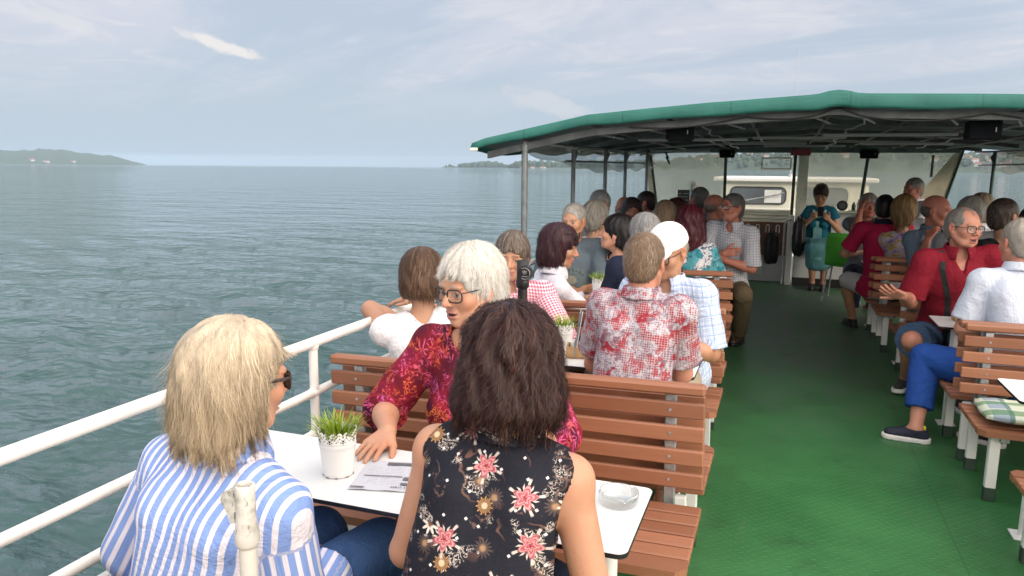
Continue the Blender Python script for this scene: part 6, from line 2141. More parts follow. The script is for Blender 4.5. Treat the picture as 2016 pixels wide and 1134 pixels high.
def p_batik(T, pc):
    x, y, z = T.sep(pc)
    uv = T.comb(T.m('ADD', x, T.m('MULTIPLY', y, .35)), T.m('MULTIPLY', y, .6), z)
    wp = T.vm('ADD', uv, T.vm('SCALE', T.vm('SUBTRACT', T.noise(uv, 22.0, 2.0, .5, 0.0, True), (.5, .5, .5)), s=.030))
    base = T.ramp(T.noise(uv, 8.5, 3.0, .55), [(.30, (0.035, 0.005, 0.024)), (.46, (0.135, 0.007, 0.018)), (.58, (0.235, 0.009, 0.028)), (.74, (0.09, 0.008, 0.04))])
    # curling drawn lines
    l = None
    for sc, th in ((30.0, .020), (44.0, .022)):
        n = T.noise(wp, sc, 1.0, .4, .8)
        q = T.m('SUBTRACT', 1.0, T.step(T.m('ABSOLUTE', T.m('SUBTRACT', fr(T, n, 4.0), .5)), .06, .13))
        l = q if l is None else T.m('MAXIMUM', l, T.m('MULTIPLY', q, .8))
    gate = T.step(T.noise(T.vm('ADD', uv, (5.0, 2.0, 1.0)), 20.0, 2.0), .44, .52)
    l = T.m('MULTIPLY', l, gate)
    v3 = T.node('ShaderNodeTexVoronoi', feature='F1'); T.put(v3, Vector=wp, Scale=11.0)
    pd = T.vm('SUBTRACT', wp, v3.outputs['Position']); px, py, pz = T.sep(pd)
    ang = T.m('ARCTAN2', pz, px); di = v3.outputs['Distance']
    star = T.m('MULTIPLY', T.step(T.m('COSINE', T.m('MULTIPLY', ang, 6.0)), .35, .7), T.m('SUBTRACT', 1.0, T.step(di, .20, .34)))
    l = T.m('MAXIMUM', l, star)
    col = T.ramp(T.noise(uv, 7.0, 2.0), [(.33, (0.62, 0.20, 0.045)), (.45, (0.58, 0.09, 0.05)), (.55, (0.62, 0.10, 0.26)), (.68, (0.38, 0.11, 0.33)), (.78, (0.62, 0.22, 0.05))])
    return T.mix(T.m('MULTIPLY', l, .88), base, col)
C_BATIK = cloth('red_batik_print', p_batik, .78, wr=.22)

def p_redfloral(T, pc):
    x, y, z = T.sep(pc)
    n = T.noise(T.vm('MULTIPLY', pc, (1, 1, 1.0)), 16.0, 5.0, .62, .8)
    n2 = T.noise(T.vm('ADD', pc, (3, 1, 2)), 20.0, 5.0, .62, .8)
    n3 = T.noise(T.vm('ADD', pc, (7, 4, 2)), 70.0, 3.0, .6, 1.0)
    c = T.mix(T.step(n3, .44, .58), (0.46, 0.42, 0.47), (0.23, 0.20, 0.26))
    c = T.mix(T.step(n2, .50, .56), c, (0.20, 0.11, 0.15))
    c = T.mix(T.step(n, .505, .55), c, (0.30, 0.028, 0.045))
    c = T.mix(T.m('MULTIPLY', T.step(n3, .60, .66), .7), c, (0.58, 0.53, 0.57))
    gx = T.m('LESS_THAN', fr(T, x, 110.0), .28); gz = T.m('LESS_THAN', fr(T, z, 110.0), .28)
    g = T.m('MULTIPLY', T.m('MAXIMUM', gx, gz), T.step(T.noise(pc, 13.0, 2.0), .38, .55))
    return T.mix(T.m('MULTIPLY', g, .6), c, (0.55, 0.50, 0.54))
C_REDFL = cloth('red_grey_floral_shirt', p_redfloral, .8)

def check(T, pc, f, w, c0, c1, c2, thin=None):
    x, y, z = T.sep(pc)
    xy = T.m('ADD', x, T.m('MULTIPLY', y, .5))
    a = T.m('LESS_THAN', fr(T, xy, f), w); b_ = T.m('LESS_THAN', fr(T, z, f), w)
    c = T.mix(T.m('MULTIPLY', T.m('ADD', a, b_), .5), c0, c1)
    c = T.mix(T.m('MULTIPLY', a, b_), c, c2)
    if thin:
        a = T.m('LESS_THAN', fr(T, xy, f*.5, .3), .07); b_ = T.m('LESS_THAN', fr(T, z, f*.5, .3), .07)
        c = T.mix(T.m('MULTIPLY', T.m('MAXIMUM', a, b_), .7), c, thin)
    return c
C_GING = cloth('pink_gingham', lambda T, pc: check(T, pc, 62.0, .5, (0.74, 0.62, 0.68), (0.62, 0.14, 0.24), (0.52, 0.045, 0.12)))
C_LCHK = cloth('light_blue_check', lambda T, pc: check(T, pc, 42.0, .24, (0.42, 0.52, 0.72), (0.60, 0.64, 0.74), (0.72, 0.72, 0.76), (0.16, 0.24, 0.46)))
C_GCHK = cloth('grey_blue_check', lambda T, pc: check(T, pc, 46.0, .26, (0.52, 0.52, 0.56), (0.24, 0.29, 0.42), (0.15, 0.18, 0.30)))
def p_hstripe(T, pc):
    x, y, z = T.sep(pc)
    return T.mix(T.step(T.m('ABSOLUTE', T.m('SUBTRACT', fr(T, z, 26.0), .5)), .16, .20), (0.26, 0.07, 0.16), (0.74, 0.70, 0.74))
C_HSTR = cloth('white_purple_stripe', p_hstripe)
def p_turq(T, pc):
    n = T.noise(pc, 10.0, 4.0, .6, .6); n2 = T.noise(T.vm('ADD', pc, (2, 5, 1)), 30.0, 4.0, .65, 1.2)
    c = T.mix(T.step(n, .44, .56), (0.030, 0.20, 0.26), (0.10, 0.36, 0.42))
    bl = T.step(T.noise(T.vm('ADD', pc, (8, 1, 3)), 8.0, 2.0), .52, .57)
    c = T.mix(bl, c, T.mix(T.step(n2, .50, .56), (0.66, 0.66, 0.70), (0.10, 0.13, 0.22)))
    return T.mix(T.m('MULTIPLY', T.step(n2, .60, .66), .6), c, (0.03, 0.06, 0.13))
C_TURQ = cloth('turquoise_print', p_turq)
def p_purple(T, pc):
    n = T.noise(T.vm('MULTIPLY', pc, (1, 1, 2.0)), 11.0, 4.0, .6, .8)
    return T.ramp(n, [(.32, (0.13, 0.06, 0.20)), (.45, (0.34, 0.24, 0.46)), (.52, (0.50, 0.46, 0.50)), (.60, (0.46, 0.30, 0.06)), (.70, (0.22, 0.20, 0.16))])
C_PURP = cloth('purple_yellow_print', p_purple)
def p_darkflo(T, pc):
    n = T.noise(pc, 34.0, 4.0, .65, 1.0)
    c = T.mix(T.step(n, .53, .57), (0.010, 0.010, 0.016), (0.38, 0.32, 0.27))
    return T.mix(T.step(T.noise(T.vm('ADD', pc, (2, 2, 2)), 26.0, 3.0), .56, .62), c, (0.05, 0.012, 0.02))
C_DFLO = cloth('dark_flower_print', p_darkflo)
def p_marks(T, pc):
    x, y, z = T.sep(pc)
    c = T.mix(T.noise(pc, 6.0, 4.0), (0.66, 0.655, 0.70), (0.74, 0.73, 0.77))
    n = T.noise(pc, 46.0, 3.0, .6, 1.5)
    g = T.m('MULTIPLY', T.step(z, .385, .405), T.step(n, .64, .66))
    return T.mix(T.m('MULTIPLY', g, .9), c, T.mix(T.step(T.noise(pc, 14.0, 1.0), .5, .54), (0.03, 0.03, 0.05), (0.40, 0.22, 0.08)))
C_WHITEM = cloth('white_top_with_marks', p_marks)
def p_tee(T, pc):
    """washed slate tee with a round printed emblem on the chest"""
    x, y, z = T.sep(pc)
    c = T.mix(T.noise(pc, 5.0, 4.0), (0.085, 0.115, 0.145), (0.115, 0.150, 0.180))
    u = T.m('SUBTRACT', x, .00); v = T.m('SUBTRACT', z, .300)
    r = T.m('SQRT', T.m('ADD', T.m('MULTIPLY', u, u), T.m('MULTIPLY', T.m('MULTIPLY', v, v), 1.5)))
    front = T.m('GREATER_THAN', y, .03)
    disc = T.m('SUBTRACT', 1.0, T.step(r, .085, .14))
    c = T.mix(T.m('MULTIPLY', T.m('MULTIPLY', disc, front), .45), c, (0.20, 0.25, 0.24))
    rings = T.step(T.m('SINE', T.m('MULTIPLY', r, 640.0)), .1, .5)
    em = T.m('MULTIPLY', T.m('MULTIPLY', T.m('SUBTRACT', 1.0, T.step(r, .034, .037)), rings), front)
    c = T.mix(em, c, (0.46, 0.38, 0.22))
    ang = T.m('ARCTAN2', v, u)
    dash = T.m('GREATER_THAN', fr(T, ang, 3.2), .45)
    m = T.m('MULTIPLY', T.m('MULTIPLY', T.m('GREATER_THAN', r, .050), T.m('LESS_THAN', r, .060)), dash)
    c = T.mix(T.m('MULTIPLY', T.m('MULTIPLY', m, front), .7), c, (0.03, 0.045, 0.055))
    return c
C_TEE = cloth('slate_tee', p_tee)
C_WHITE = solid('white_cotton', (0.66, 0.66, 0.73), .04)
C_WPOLO = solid('pale_white_polo', (0.56, 0.61, 0.73), .04)
C_REDPOLO = solid('dark_red_polo', (0.225, 0.011, 0.026), .15)
C_CRIM = solid('crimson_polo', (0.40, 0.012, 0.065), .12)
C_DENIM = solid('denim', (0.045, 0.085, 0.16), .3)
C_DSHIRT = solid('denim_shirt', (0.115, 0.160, 0.225), .2)
C_BLUE = solid('bright_blue_trousers', (0.017, 0.066, 0.29), .15)
C_NAVY = solid('navy_cloth', (0.012, 0.018, 0.040), .3)
C_JEANS = solid('mid_blue_jeans', (0.040, 0.090, 0.22), .2)
C_BEIGE = solid('beige_shorts', (0.36, 0.31, 0.24), .12)
C_KHAKI = solid('khaki_trousers', (0.165, 0.125, 0.075), .15)
C_PETROL = solid('petrol_top', (0.010, 0.120, 0.190), .15)
C_SCARF = solid('pale_turquoise_scarf', (0.36, 0.62, 0.60), .12)
def p_skirt(T, pc):
    x, y, z = T.sep(pc)
    c = T.mix(T.noise(pc, 7.0, 4.0), (0.085, 0.235, 0.270), (0.12, 0.30, 0.33))
    return c
C_SKIRT = cloth('turquoise_skirt', p_skirt)
C_LTOP = solid('pale_turquoise_top', (0.20, 0.42, 0.46), .15)
C_GREY = solid('grey_knit', (0.20, 0.21, 0.23), .15)
C_BLACK = solid('black_cloth', (0.010, 0.010, 0.013), .3)
C_WSHORT = solid('white_shorts', (0.52, 0.53, 0.56), .1)
M_SNEAK = plain('navy_sneaker', (0.012, 0.016, 0.036), .75, var=.3, scale=60, bump=.3, bscale=300)
M_GSNEAK = plain('dark_grey_sneaker', (0.030, 0.034, 0.032), .75, var=.3, scale=60)
M_SOLE = plain('white_sole', (0.62, 0.62, 0.62), .6)
M_BSHOE = plain('brown_shoe', (0.060, 0.032, 0.020), .5)
M_CAPW = cloth('white_cap_cloth', lambda T, pc: T.mix(T.noise(pc, 12.0, 4.0), (0.72, 0.71, 0.70), (0.80, 0.79, 0.78)), .85)
M_STRAPB = plain('black_webbing', (0.010, 0.010, 0.012), .7)
M_STRAPG = plain('grey_blue_strap', (0.30, 0.34, 0.40), .7, var=.5, scale=220)
M_YEL = plain('yellow_loop', (0.62, 0.58, 0.03), .6)

BRUNETTE = (.032, .013, .013); GREYH = (.30, .29, .28); WHITEH = (.68, .655, .61); BLOND = (.385, .295, .195)
FRIENDS = None
import time as _t; _t0 = _t.time()
def tick(s): print('   cast %-26s %.1fs' % (s, _t.time()-_t0), flush=True)

QUICK = False
# ---- 1 blonde woman in the striped shirt
o, B = person('woman with blonde shoulder-length hair and sunglasses in a blue and white striped shirt',
    (-1.130, 1.305, 1.124), (-1.20, 1.17), 8, 24, pitch=6, res=.0075, hres=.0055, sh=.168, g=1.03, female=True, hs=1.04, shz=.075,
    arms={'L': dict(hand=(-1.30, 1.45, .60), pole=(-1, -.6, -.6)), 'R': dict(hand=(-1.02, 1.50, .60), pole=(.25, -.6, -1))},
    legs={'R': dict(knee=(-.98, 1.66, .56), foot=(-.99, 1.68, .085)), 'L': dict(knee=(-1.18, 1.66, .56), foot=(-1.20, 1.66, .085))}, skin='warm')
s_ = top(o, B, C_STRIPE, sleeve=1.75, off=.016, loose=.022, seed=4, amp=.008, collar=1.2, hem=-.16, fr=5.0, arm_z=0.0)
bottom(o, B, C_JEANS, 1.95, off=.012)
make_hair(o, B, 'blonde', BLOND, 15000, 1, .0055, .0009, flick=2.3, wave=.35, streak=((.50, .40, .27), .30), roots=(.60, .50, .38))
glasses(o, B, M_SPECB, True)
tick('blonde')
# ---- 2 brunette in the floral top
o, B = person('woman with dark brown wavy hair in a sleeveless black floral top, back to the camera',
    (-.538, 1.485, 1.176), (-.575, 1.25), -4, -14, pitch=8, res=.0065, hres=.0055, sh=.150, g=.98, female=True, hs=1.0, shz=.055,
    arms={'L': dict(hand=(-.66, 1.60, .60), pole=(-.7, -.5, -.8)), 'R': dict(hand=(-.40, 1.62, .55), pole=(.55, -.6, -.9))}, skin='warm')
s_ = top(o, B, C_FLORAL, name='top', sleeve=0, off=.011, neck=.066, seed=7, amp=.0045, hem=-.2, shoulder_cut=.030, collar=.4)
bottom(o, B, C_NAVY, 1.9)
make_hair(o, B, 'wavy', BRUNETTE, 13000, 2, .0055, .0011, flick=1.6, wave=.75, streak=((.085, .034, .024), .22))
er = MB().tube([tuple(B['H']+B['Rh']@(V3(.088, .0, -.05))-B['O']+V3(0, 0, -.008*k)) for k in range(5)], [.003, .007, .008, .007, .003], 8).build('earring', M_REDBOX, o)
tick('brunette')
# ---- 3 white-haired woman
o, B = person('white-haired woman with dark glasses in a red batik top, hand resting on the table',
    (-.925, 2.165, 1.222), (-.90, 2.36), 186, 203, pitch=7, res=.0065, hres=.0038, sh=.175, g=1.15, female=True, hs=1.03, old=.5, open_mouth=.3,
    arms={'R': dict(hand=(-1.088, 1.905, .775), elbow=(-1.235, 2.16, .79), dir=(.02, -1, -.13), norm=(0, -.05, 1), curl=.12, s=1.12, fine=True, spread=3.0, thumb=.55), 'L': dict(hand=(-.72, 1.92, .765), pole=(.8, .3, -.8), dir=(-.3, -1, -.1), curl=.3)},
    legs={'R': dict(knee=(-.98, 1.94, .56), foot=(-.98, 1.98, .085)), 'L': dict(knee=(-.78, 1.94, .56), foot=(-.78, 1.98, .085))}, skin='warm', brow=(.38, .30, .25), lipcol=(.40, .17, .15))
top(o, B, C_BATIK, name='top', sleeve=1.12, off=.014, neck=.083, loose=.020, seed=9, amp=.006, hem=-.22, boat=.05)
bottom(o, B, C_BATIK, 1.1, off=.02, skirt=.25, name='skirt')
make_hair(o, B, 'fluffy', WHITEH, 10000, 3, .0048, .0010, flick=1.0, wave=.45, streak=((.82, .80, .77), .35))
glasses(o, B)
P0 = B['N']+B['Xt']*.10-B['T']*.02
strap(o, B, [B['N']+B['Xt']*-.10-B['T']*.02, B['U']+B['Xt']*-.03+B['Ft']*.15, B['Wa']+B['Ft']*.17+B['Xt']*.07+B['T']*.03, B['P']+B['Ft']*.16+B['Xt']*.15+B['T']*.10], .016, .004, M_STRAPG)
tick('white')
# ---- 4 woman with the brown bob at the railing
o, B = person('woman with a brown bob in a white top leaning on the white railing',
    (-1.515, 2.975, 1.108), (-1.36, 2.84), -30, -42, pitch=12, res=.008, hres=.0065, sh=.165, g=1.1, female=True, hs=1.0, shz=.05,
    arms={'L': dict(hand=(-1.56, 3.02, .85), elbow=(-1.74, 2.965, .90), dir=(.9, .5, 0)), 'R': dict(hand=(-1.66, 3.20, .955), pole=(.5, .6, -.6), dir=(-.8, -.3, 0))}, skin='tan')
top(o, B, C_WHITEM, name='top', sleeve=.10, off=.011, neck=.064, back_vee=.10, seed=12, amp=.005, hem=-.2)
bottom(o, B, C_NAVY, 1.9)
make_hair(o, B, 'bob', (.085, .045, .028), 3200, 5, .006, .0017, flick=.2, streak=((.17, .10, .055), .25))
tick('bob')
# ---- 5 man in the red floral shirt
o, B = person('man with short greying hair in a red, white and grey floral shirt',
    (-.510, 2.985, 1.225), (-.535, 2.83), 3, 6, pitch=8, res=.008, hres=.006, sh=.152, g=.95, hs=.96,
    arms={'L': dict(hand=(-.62, 3.24, .765), elbow=(-.715, 3.04, .80), dir=(.4, 1, -.05)), 'R': dict(hand=(-.44, 3.28, .77), elbow=(-.350, 3.04, .80), dir=(-.7, .8, 0))}, skin='rosy')
top(o, B, C_REDFL, sleeve=.74, off=.014, neck=.066, loose=.020, seed=15, amp=.006, hem=-.2, collar=.2)
bottom(o, B, C_BEIGE, 1.0)
make_hair(o, B, 'short', (.20, .125, .075), 5500, 6, .0055, .0011, gray=.30)
tick('floral')
# ---- 6 man in the white cap
o, B = person('man with a white baseball cap in a light blue checked shirt, leaning over the table',
    (-.522, 3.72, 1.195), (-.50, 3.86), 188, 202, pitch=18, res=.008, hres=.005, sh=.172, g=1.05, hs=1.08, old=.5,
    arms={'L': dict(hand=(-.40, 3.46, .77), elbow=(-.30, 3.70, .77), dir=(-.5, -1, 0)), 'R': dict(hand=(-.62, 3.42, .77), pole=(-.7, .3, -.8), dir=(.4, -1, 0))}, skin='tan')
top(o, B, C_LCHK, sleeve=.92, off=.015, neck=.064, vee=.06, loose=.020, seed=18, amp=.006, hem=-.16, collar=.5)
bottom(o, B, C_BEIGE, 1.0)
cap_hat(o, B, M_CAPW)
make_hair(o, B, 'fringe', (.36, .33, .30), 700, 7, .006, .0018)
glasses(o, B)
tick('cap')
# ---- 7 pink gingham
o, B = person('person with grey-brown hair in a pink gingham shirt, half hidden behind the black parasol pole',
    (-1.375, 3.80, 1.118), (-1.38, 3.88), 176, 168, pitch=6, res=.009, hres=.006, sh=.165, g=1.05, hs=1.04, old=.5,
    arms={'L': dict(hand=(-1.15, 3.50, .76), pole=(.8, .2, -.8)), 'R': dict(hand=(-1.45, 3.50, .76), pole=(-.8, .2, -.8))}, skin='tan')
top(o, B, C_GING, sleeve=1.6, off=.013, neck=.066, vee=.05, loose=.014, seed=20, amp=.006, hem=-.15, collar=.4)
bottom(o, B, C_NAVY, 1.9)
make_hair(o, B, 'shortw', (.12, .085, .065), 1800, 8, .0065, .0018, gray=.4)
# ---- 8 dark-haired woman in white
o, B = person('woman with dark plum bob, sunglasses pushed up on her hair and white shirt, in profile',
    (-1.262, 4.33, 1.128), (-1.40, 4.30), 55, 84, pitch=10, res=.009, hres=.005, sh=.155, g=1.0, female=True, hs=1.05, shz=.06,
    arms={'R': dict(hand=(-1.02, 4.50, .78), pole=(.3, -.8, -.8)), 'L': dict(hand=(-1.10, 4.62, .78), pole=(-.3, .3, -.8))}, skin='tan')
top(o, B, C_WHITE, sleeve=1.7, off=.014, neck=.068, loose=.014, seed=23, amp=.005, hem=-.15, collar=.5)
bottom(o, B, C_NAVY, 1.9)
make_hair(o, B, 'bangbob', (.040, .014, .022), 3000, 9, .006, .0017, streak=((.10, .04, .045), .2))
glasses(o, B, M_SPEC, False, up=.085)
tick('white shirt')
# ---- 9 grey T-shirt
o, B = person('grey-haired man in a slate grey T-shirt with a round printed emblem, by the canopy post',
    (-1.412, 5.20, 1.222), (-1.40, 5.36), 178, 186, pitch=4, res=.010, hres=.006, sh=.185, g=1.12, hs=1.03, old=.5,
    arms={'L': dict(hand=(-1.22, 4.97, .77), elbow=(-1.16, 5.16, .80), dir=(-.5, -1, -.1)), 'R': dict(hand=(-1.42, 4.98, .765), pole=(-.8, .2, -.8))}, skin='tan', brow=(.25, .22, .2))
tee = top(o, B, C_TEE, sleeve=.78, off=.014, neck=.062, loose=.018, seed=26, amp=.006, hem=-.15)
bottom(o, B, C_DENIM, 1.9)
make_hair(o, B, 'short', (.36, .34, .32), 1500, 10, .0065, .002)
dg = bpy.context.evaluated_depsgraph_get()
txt = 'CLASSICS'
for i, ch in enumerate(txt):
    a = R(150-120*i/(len(txt)-1))
    r_ = .092
    p = B['P']+B['Xt']*(r_*math.cos(a))*-1*-1+B['T']*(.300+r_*.80*math.sin(a))+B['Ft']*.4
    ok, loc, nor, _ = tee.ray_cast(Vector(p-B['O']), Vector(-B['Ft']))
    if ok:
        xa = Vector(B['Xt']) if True else None
        n_ = nor.normalized(); 
        # seen from the front the wearer's left is the viewer's right
        right = Vector(-B['Xt']); right = (right-n_*right.dot(n_)).normalized(); upv = n_.cross(right)
        rt_ = Matrix((right, upv, n_)).transposed()
        l_ = text_mesh(ch, .026, 'letter', M_BLACK, tee, (0, 0, 0), (0, 0, 0))
        aa = math.pi-a
        # mirror the arc so that it reads left to right for a viewer in front
        p = B['P']-B['Xt']*(r_*math.cos(a))+B['T']*(.300+r_*.80*math.sin(a))+B['Ft']*.4
        ok, loc, nor, _ = tee.ray_cast(Vector(p-B['O']), Vector(-B['Ft']))
        l_.matrix_local = Matrix.Translation(loc+nor*.003) @ (rt_ @ Matrix.Rotation(a-math.pi/2, 3, 'Z')).to_4x4()
# ---- 10 dark-haired woman in profile
o, B = person('woman with short black hair in a dark flowered dress, face in profile to the left',
    (-1.075, 5.12, 1.150), (-1.02, 5.28), 215, 266, pitch=-10, res=.010, hres=.0055, sh=.145, g=.92, female=True, hs=1.04, skin='fair')
top(o, B, C_DFLO, name='dress', sleeve=.3, off=.011, neck=.078, vee=.07, seed=28, amp=.004, hem=-.2)
bottom(o, B, C_DFLO, 1.1, skirt=.2, name='skirt')
make_hair(o, B, 'shortw', (.012, .010, .012), 1800, 11, .0065, .0018)
# ---- 11 curly grey man behind the cap
o, B = person('man with wavy grey hair behind the white cap, turned away',
    (-.765, 4.46, 1.205), (-.74, 4.36), -8, -20, res=.012, hres=.0065, g=.95, sh=.15, hs=1.0, skin='rosy', legs=None)
top(o, B, C_NAVY, sleeve=.6, off=.014, seed=30, hem=-.15, collar=.4)
bottom(o, B, C_DENIM, 1.9)
make_hair(o, B, 'shortw', (.24, .24, .25), 1900, 12, .0065, .002, gray=.4, wave=.5)
tick('row 2-3')
# ---- 12 striped top
o, B = person('woman with a grey bob in a white and purple striped top, seen from behind',
    (-1.420, 5.93, 1.200), (-1.40, 5.84), 12, 38, res=.011, hres=.0065, sh=.15, female=True, hs=1.05, skin='tan')
top(o, B, C_HSTR, name='top', sleeve=.9, off=.012, seed=32, hem=-.15)
bottom(o, B, C_NAVY, 1.9)
make_hair(o, B, 'fluffy', (.30, .28, .25), 1900, 13, .007, .002, gray=.3)
# ---- 13 red-haired woman
o, B = person('woman with long dark red hair in a turquoise and white patterned blouse',
    (-.672, 5.92, 1.185), (-.63, 5.84), 4, -16, res=.011, hres=.0065, sh=.160, g=1.08, female=True, hs=1.08, skin='fair')
top(o, B, C_TURQ, name='blouse', sleeve=.85, off=.014, loose=.02, seed=34, amp=.007, hem=-.15)
bottom(o, B, C_NAVY, 1.9)
make_hair(o, B, 'long', (.075, .010, .020), 3200, 14, .0065, .0022, wave=.3, flick=.8)
# ---- 14 man with crossed arms
o, B = person('man with glasses in a grey checked shirt, arms crossed, seated by the gangway',
    (-.405, 6.74, 1.268), (-.42, 6.90), 198, 222, pitch=-6, res=.010, hres=.0055, sh=.168, g=1.02, hs=1.04, old=.5,
    arms={'L': dict(hand=(-.56, 6.54, .86), elbow=(-.22, 6.70, .82), dir=(-1, -.2, .1), norm=(0, -1, .3)), 'R': dict(hand=(-.38, 6.56, .90), elbow=(-.66, 6.72, .82), dir=(1, -.1, .2), norm=(0, -1, .3))},
    legs={'L': dict(knee=(-.27, 6.62, .53), foot=(-.30, 7.05, .085)), 'R': dict(knee=(-.47, 6.52, .55), foot=(-.47, 6.80, .085))}, skin='red', beard=(.20, .18, .17))
top(o, B, C_GCHK, sleeve=.95, off=.015, neck=.064, vee=.06, loose=.022, seed=36, amp=.006, hem=-.15, collar=.6)
bottom(o, B, C_KHAKI, 1.92, off=.014)
shoes(o, B, M_BSHOE, M_BLACK)
make_hair(o, B, 'short', (.13, .125, .12), 1400, 15, .007, .002)
glasses(o, B)
# ---- 15 red-faced man with glasses
o, B = person('bald red-faced man with glasses in a navy shirt by the railing',
    (-1.535, 7.62, 1.186), (-1.48, 7.78), 178, 176, pitch=8, res=.012, hres=.0065, hs=1.05, g=1.1, skin='red')
top(o, B, C_NAVY, sleeve=.6, off=.014, seed=38, hem=-.15)
bottom(o, B, C_DENIM, 1.9); make_hair(o, B, 'fringe', (.25, .22, .2), 500, 16, .008, .002); glasses(o, B)
# ---- 16 short dark hair, profile left
o, B = person('person with short dark hair and a dark collar in profile by the forward post',
    (-1.44, 8.35, 1.222), (-1.38, 8.45), 230, 266, pitch=4, res=.012, hres=.0065, hs=1.05, skin='red')
top(o, B, C_NAVY, sleeve=1.5, off=.016, seed=40, hem=-.15, collar=.6)
bottom(o, B, C_NAVY, 1.9); make_hair(o, B, 'short', (.030, .022, .018), 900, 17, .0075, .002)
# ---- 17.. further heads in the crowd on the left
def extra(label, H, pel, chest, head, hair, col, m, skin='rosy', female=False, gl=False, n=900, pitch=0, gray=0, hs=1.04, sleeve=.7, g=1.0, seat=.45, bm=None, wave=0.0, sh=None, arms=None, legs=None, neck=.064, collar=None):
    sd = int(abs(H[0])*100+H[1]*37) % 997
    o, B = person(label, H, pel, chest, head, pitch=pitch, res=.012, hres=.0068, hs=hs, g=g, female=female, skin=skin, seat=seat, sh=sh or (.15 if female else .172), arms=arms, legs=legs)
    top(o, B, m, sleeve=sleeve, off=.014, seed=sd, hem=-.15, neck=neck, collar=collar)
    bottom(o, B, bm or C_NAVY, 1.9)
    if hair: make_hair(o, B, hair, col, n, sd, .0075, .0021, gray=gray, wave=wave)
    if gl: glasses(o, B)
    return o, B
extra('person with grey hair half hidden behind the grey bob', (-1.58, 6.75, 1.26), (-1.56, 6.85), 180, 150, 'shortw', (.33, .33, .33), C_GREY, female=True)
extra('woman with dark hair behind the grey bob, right beside it', (-1.40, 7.35, 1.18), (-1.35, 7.45), 180, 160, 'bob', (.045, .030, .028), C_NAVY, female=True, skin='red')
extra('person with thin sandy hair bent over, just above the white cap', (-1.02, 7.02, 1.165), (-1.02, 6.86), 0, 12, 'fluffy', (.34, .24, .16), C_GREY, pitch=22, female=True)
extra('woman with auburn hair and glasses left of the long red hair', (-.97, 7.33, 1.185), (-.95, 7.42), 190, 222, 'bob', (.080, .032, .026), C_NAVY, gl=True, female=True, skin='red')
extra('man with short grey hair seen from behind below the small wall lamp', (-.83, 8.10, 1.285), (-.83, 8.05), -20, -50, 'short', (.17, .17, .165), C_GREY, skin='red')
extra('bald man with a pink scalp left of the man with crossed arms', (-.63, 7.78, 1.225), (-.66, 7.62), 20, 62, 'fringe', (.23, .18, .16), C_NAVY, skin='red', n=300)
extra('person with grey-green short hair just left of the man with crossed arms', (-.71, 8.35, 1.165), (-.74, 8.25), 0, -10, 'shortw', (.17, .17, .15), C_GREY, n=900)
tick('left crowd')

# ---- right side: woman in blue
o, B = person('woman in a petrol blue top, pale scarf and turquoise skirt looking down at her phone',
    (.487, 10.93, 1.275), (.50, 11.10), 186, 184, pitch=26, res=.010, hres=.006, sh=.150, g=1.0, female=True, hs=1.06, seat=.50,
    arms={'L': dict(hand=(.535, 10.76, 1.015), elbow=(.72, 10.95, .86), dir=(-.5, -.4, .5), norm=(.3, -.8, -.2), curl=.9), 'R': dict(hand=(.445, 10.76, 1.015), elbow=(.27, 10.95, .86), dir=(.5, -.4, .5), norm=(-.3, -.8, -.2), curl=.9)},
    legs={'L': dict(knee=(.58, 10.66, .55), foot=(.585, 10.72, .085)), 'R': dict(knee=(.42, 10.66, .55), foot=(.45, 10.74, .085))}, skin='tan')
top(o, B, C_PETROL, name='top', sleeve=.42, off=.013, neck=.068, seed=50, hem=.0, loose=.018)
v = Vol(*B['axs'])     # pale front panel of the inner top and the scarf round the neck
sk_ = bottom(o, B, C_SKIRT, 1.05, off=.018, skirt=.42, name='skirt', seed=51)
pts = []
for k in range(25):
    a = R(-150+300*k/24)
    r_ = .084
    pts.append(B['N']+B['Xt']*(r_*math.sin(a))+B['Ft']*(r_*math.cos(a)*1.1+.035*max(0, math.cos(a)))-B['T']*(.012+.085*max(0, math.cos(a))**2)-B['O'])
MB().tube([tuple(p) for p in pts], .019, 8).build('scarf', C_SCARF, o)
strap(o, B, [B['U']+B['Ft']*.16+B['T']*.02, B['Wa']+B['Ft']*.16, B['P']+B['Ft']*.15+B['T']*.10], .11, .004, C_LTOP, 'front_panel')
make_hair(o, B, 'shortw', (.036, .018, .016), 1500, 52, .007, .002, wave=.4)
shoes(o, B, M_BLACK, M_BLACK, name='sandal')
wt = text_mesh('mit', .06, 'skirt_print', C_SCARF, sk_, (0, 0, 0), (0, 0, 0))
for ob_ in (wt,):
    p = Vector((.50-B['O'][0], -1.0, .44))
    ok, loc, nor, _ = sk_.ray_cast(p, Vector((0, 1, 0)))
    if ok: ob_.location = loc+Vector((0, -.006, 0)); ob_.rotation_euler = (R(80), 0, 0)
    else: ob_.location = (0, -.55, .44); ob_.rotation_euler = (R(90), 0, 0)
ph = empty('phone', (.49, 10.685, 1.055), 'black smartphone held by the woman in blue', 'phone')
ph.rotation_euler = (R(-35), 0, 0)
MB().box((-.037, -.004, -.075), (.037, .004, .075), .004).build('phone_body', M_BLACK, ph)
MB().box((-.033, .0042, -.068), (.033, .0050, .068), .001).build('screen', M_DLENS, ph)
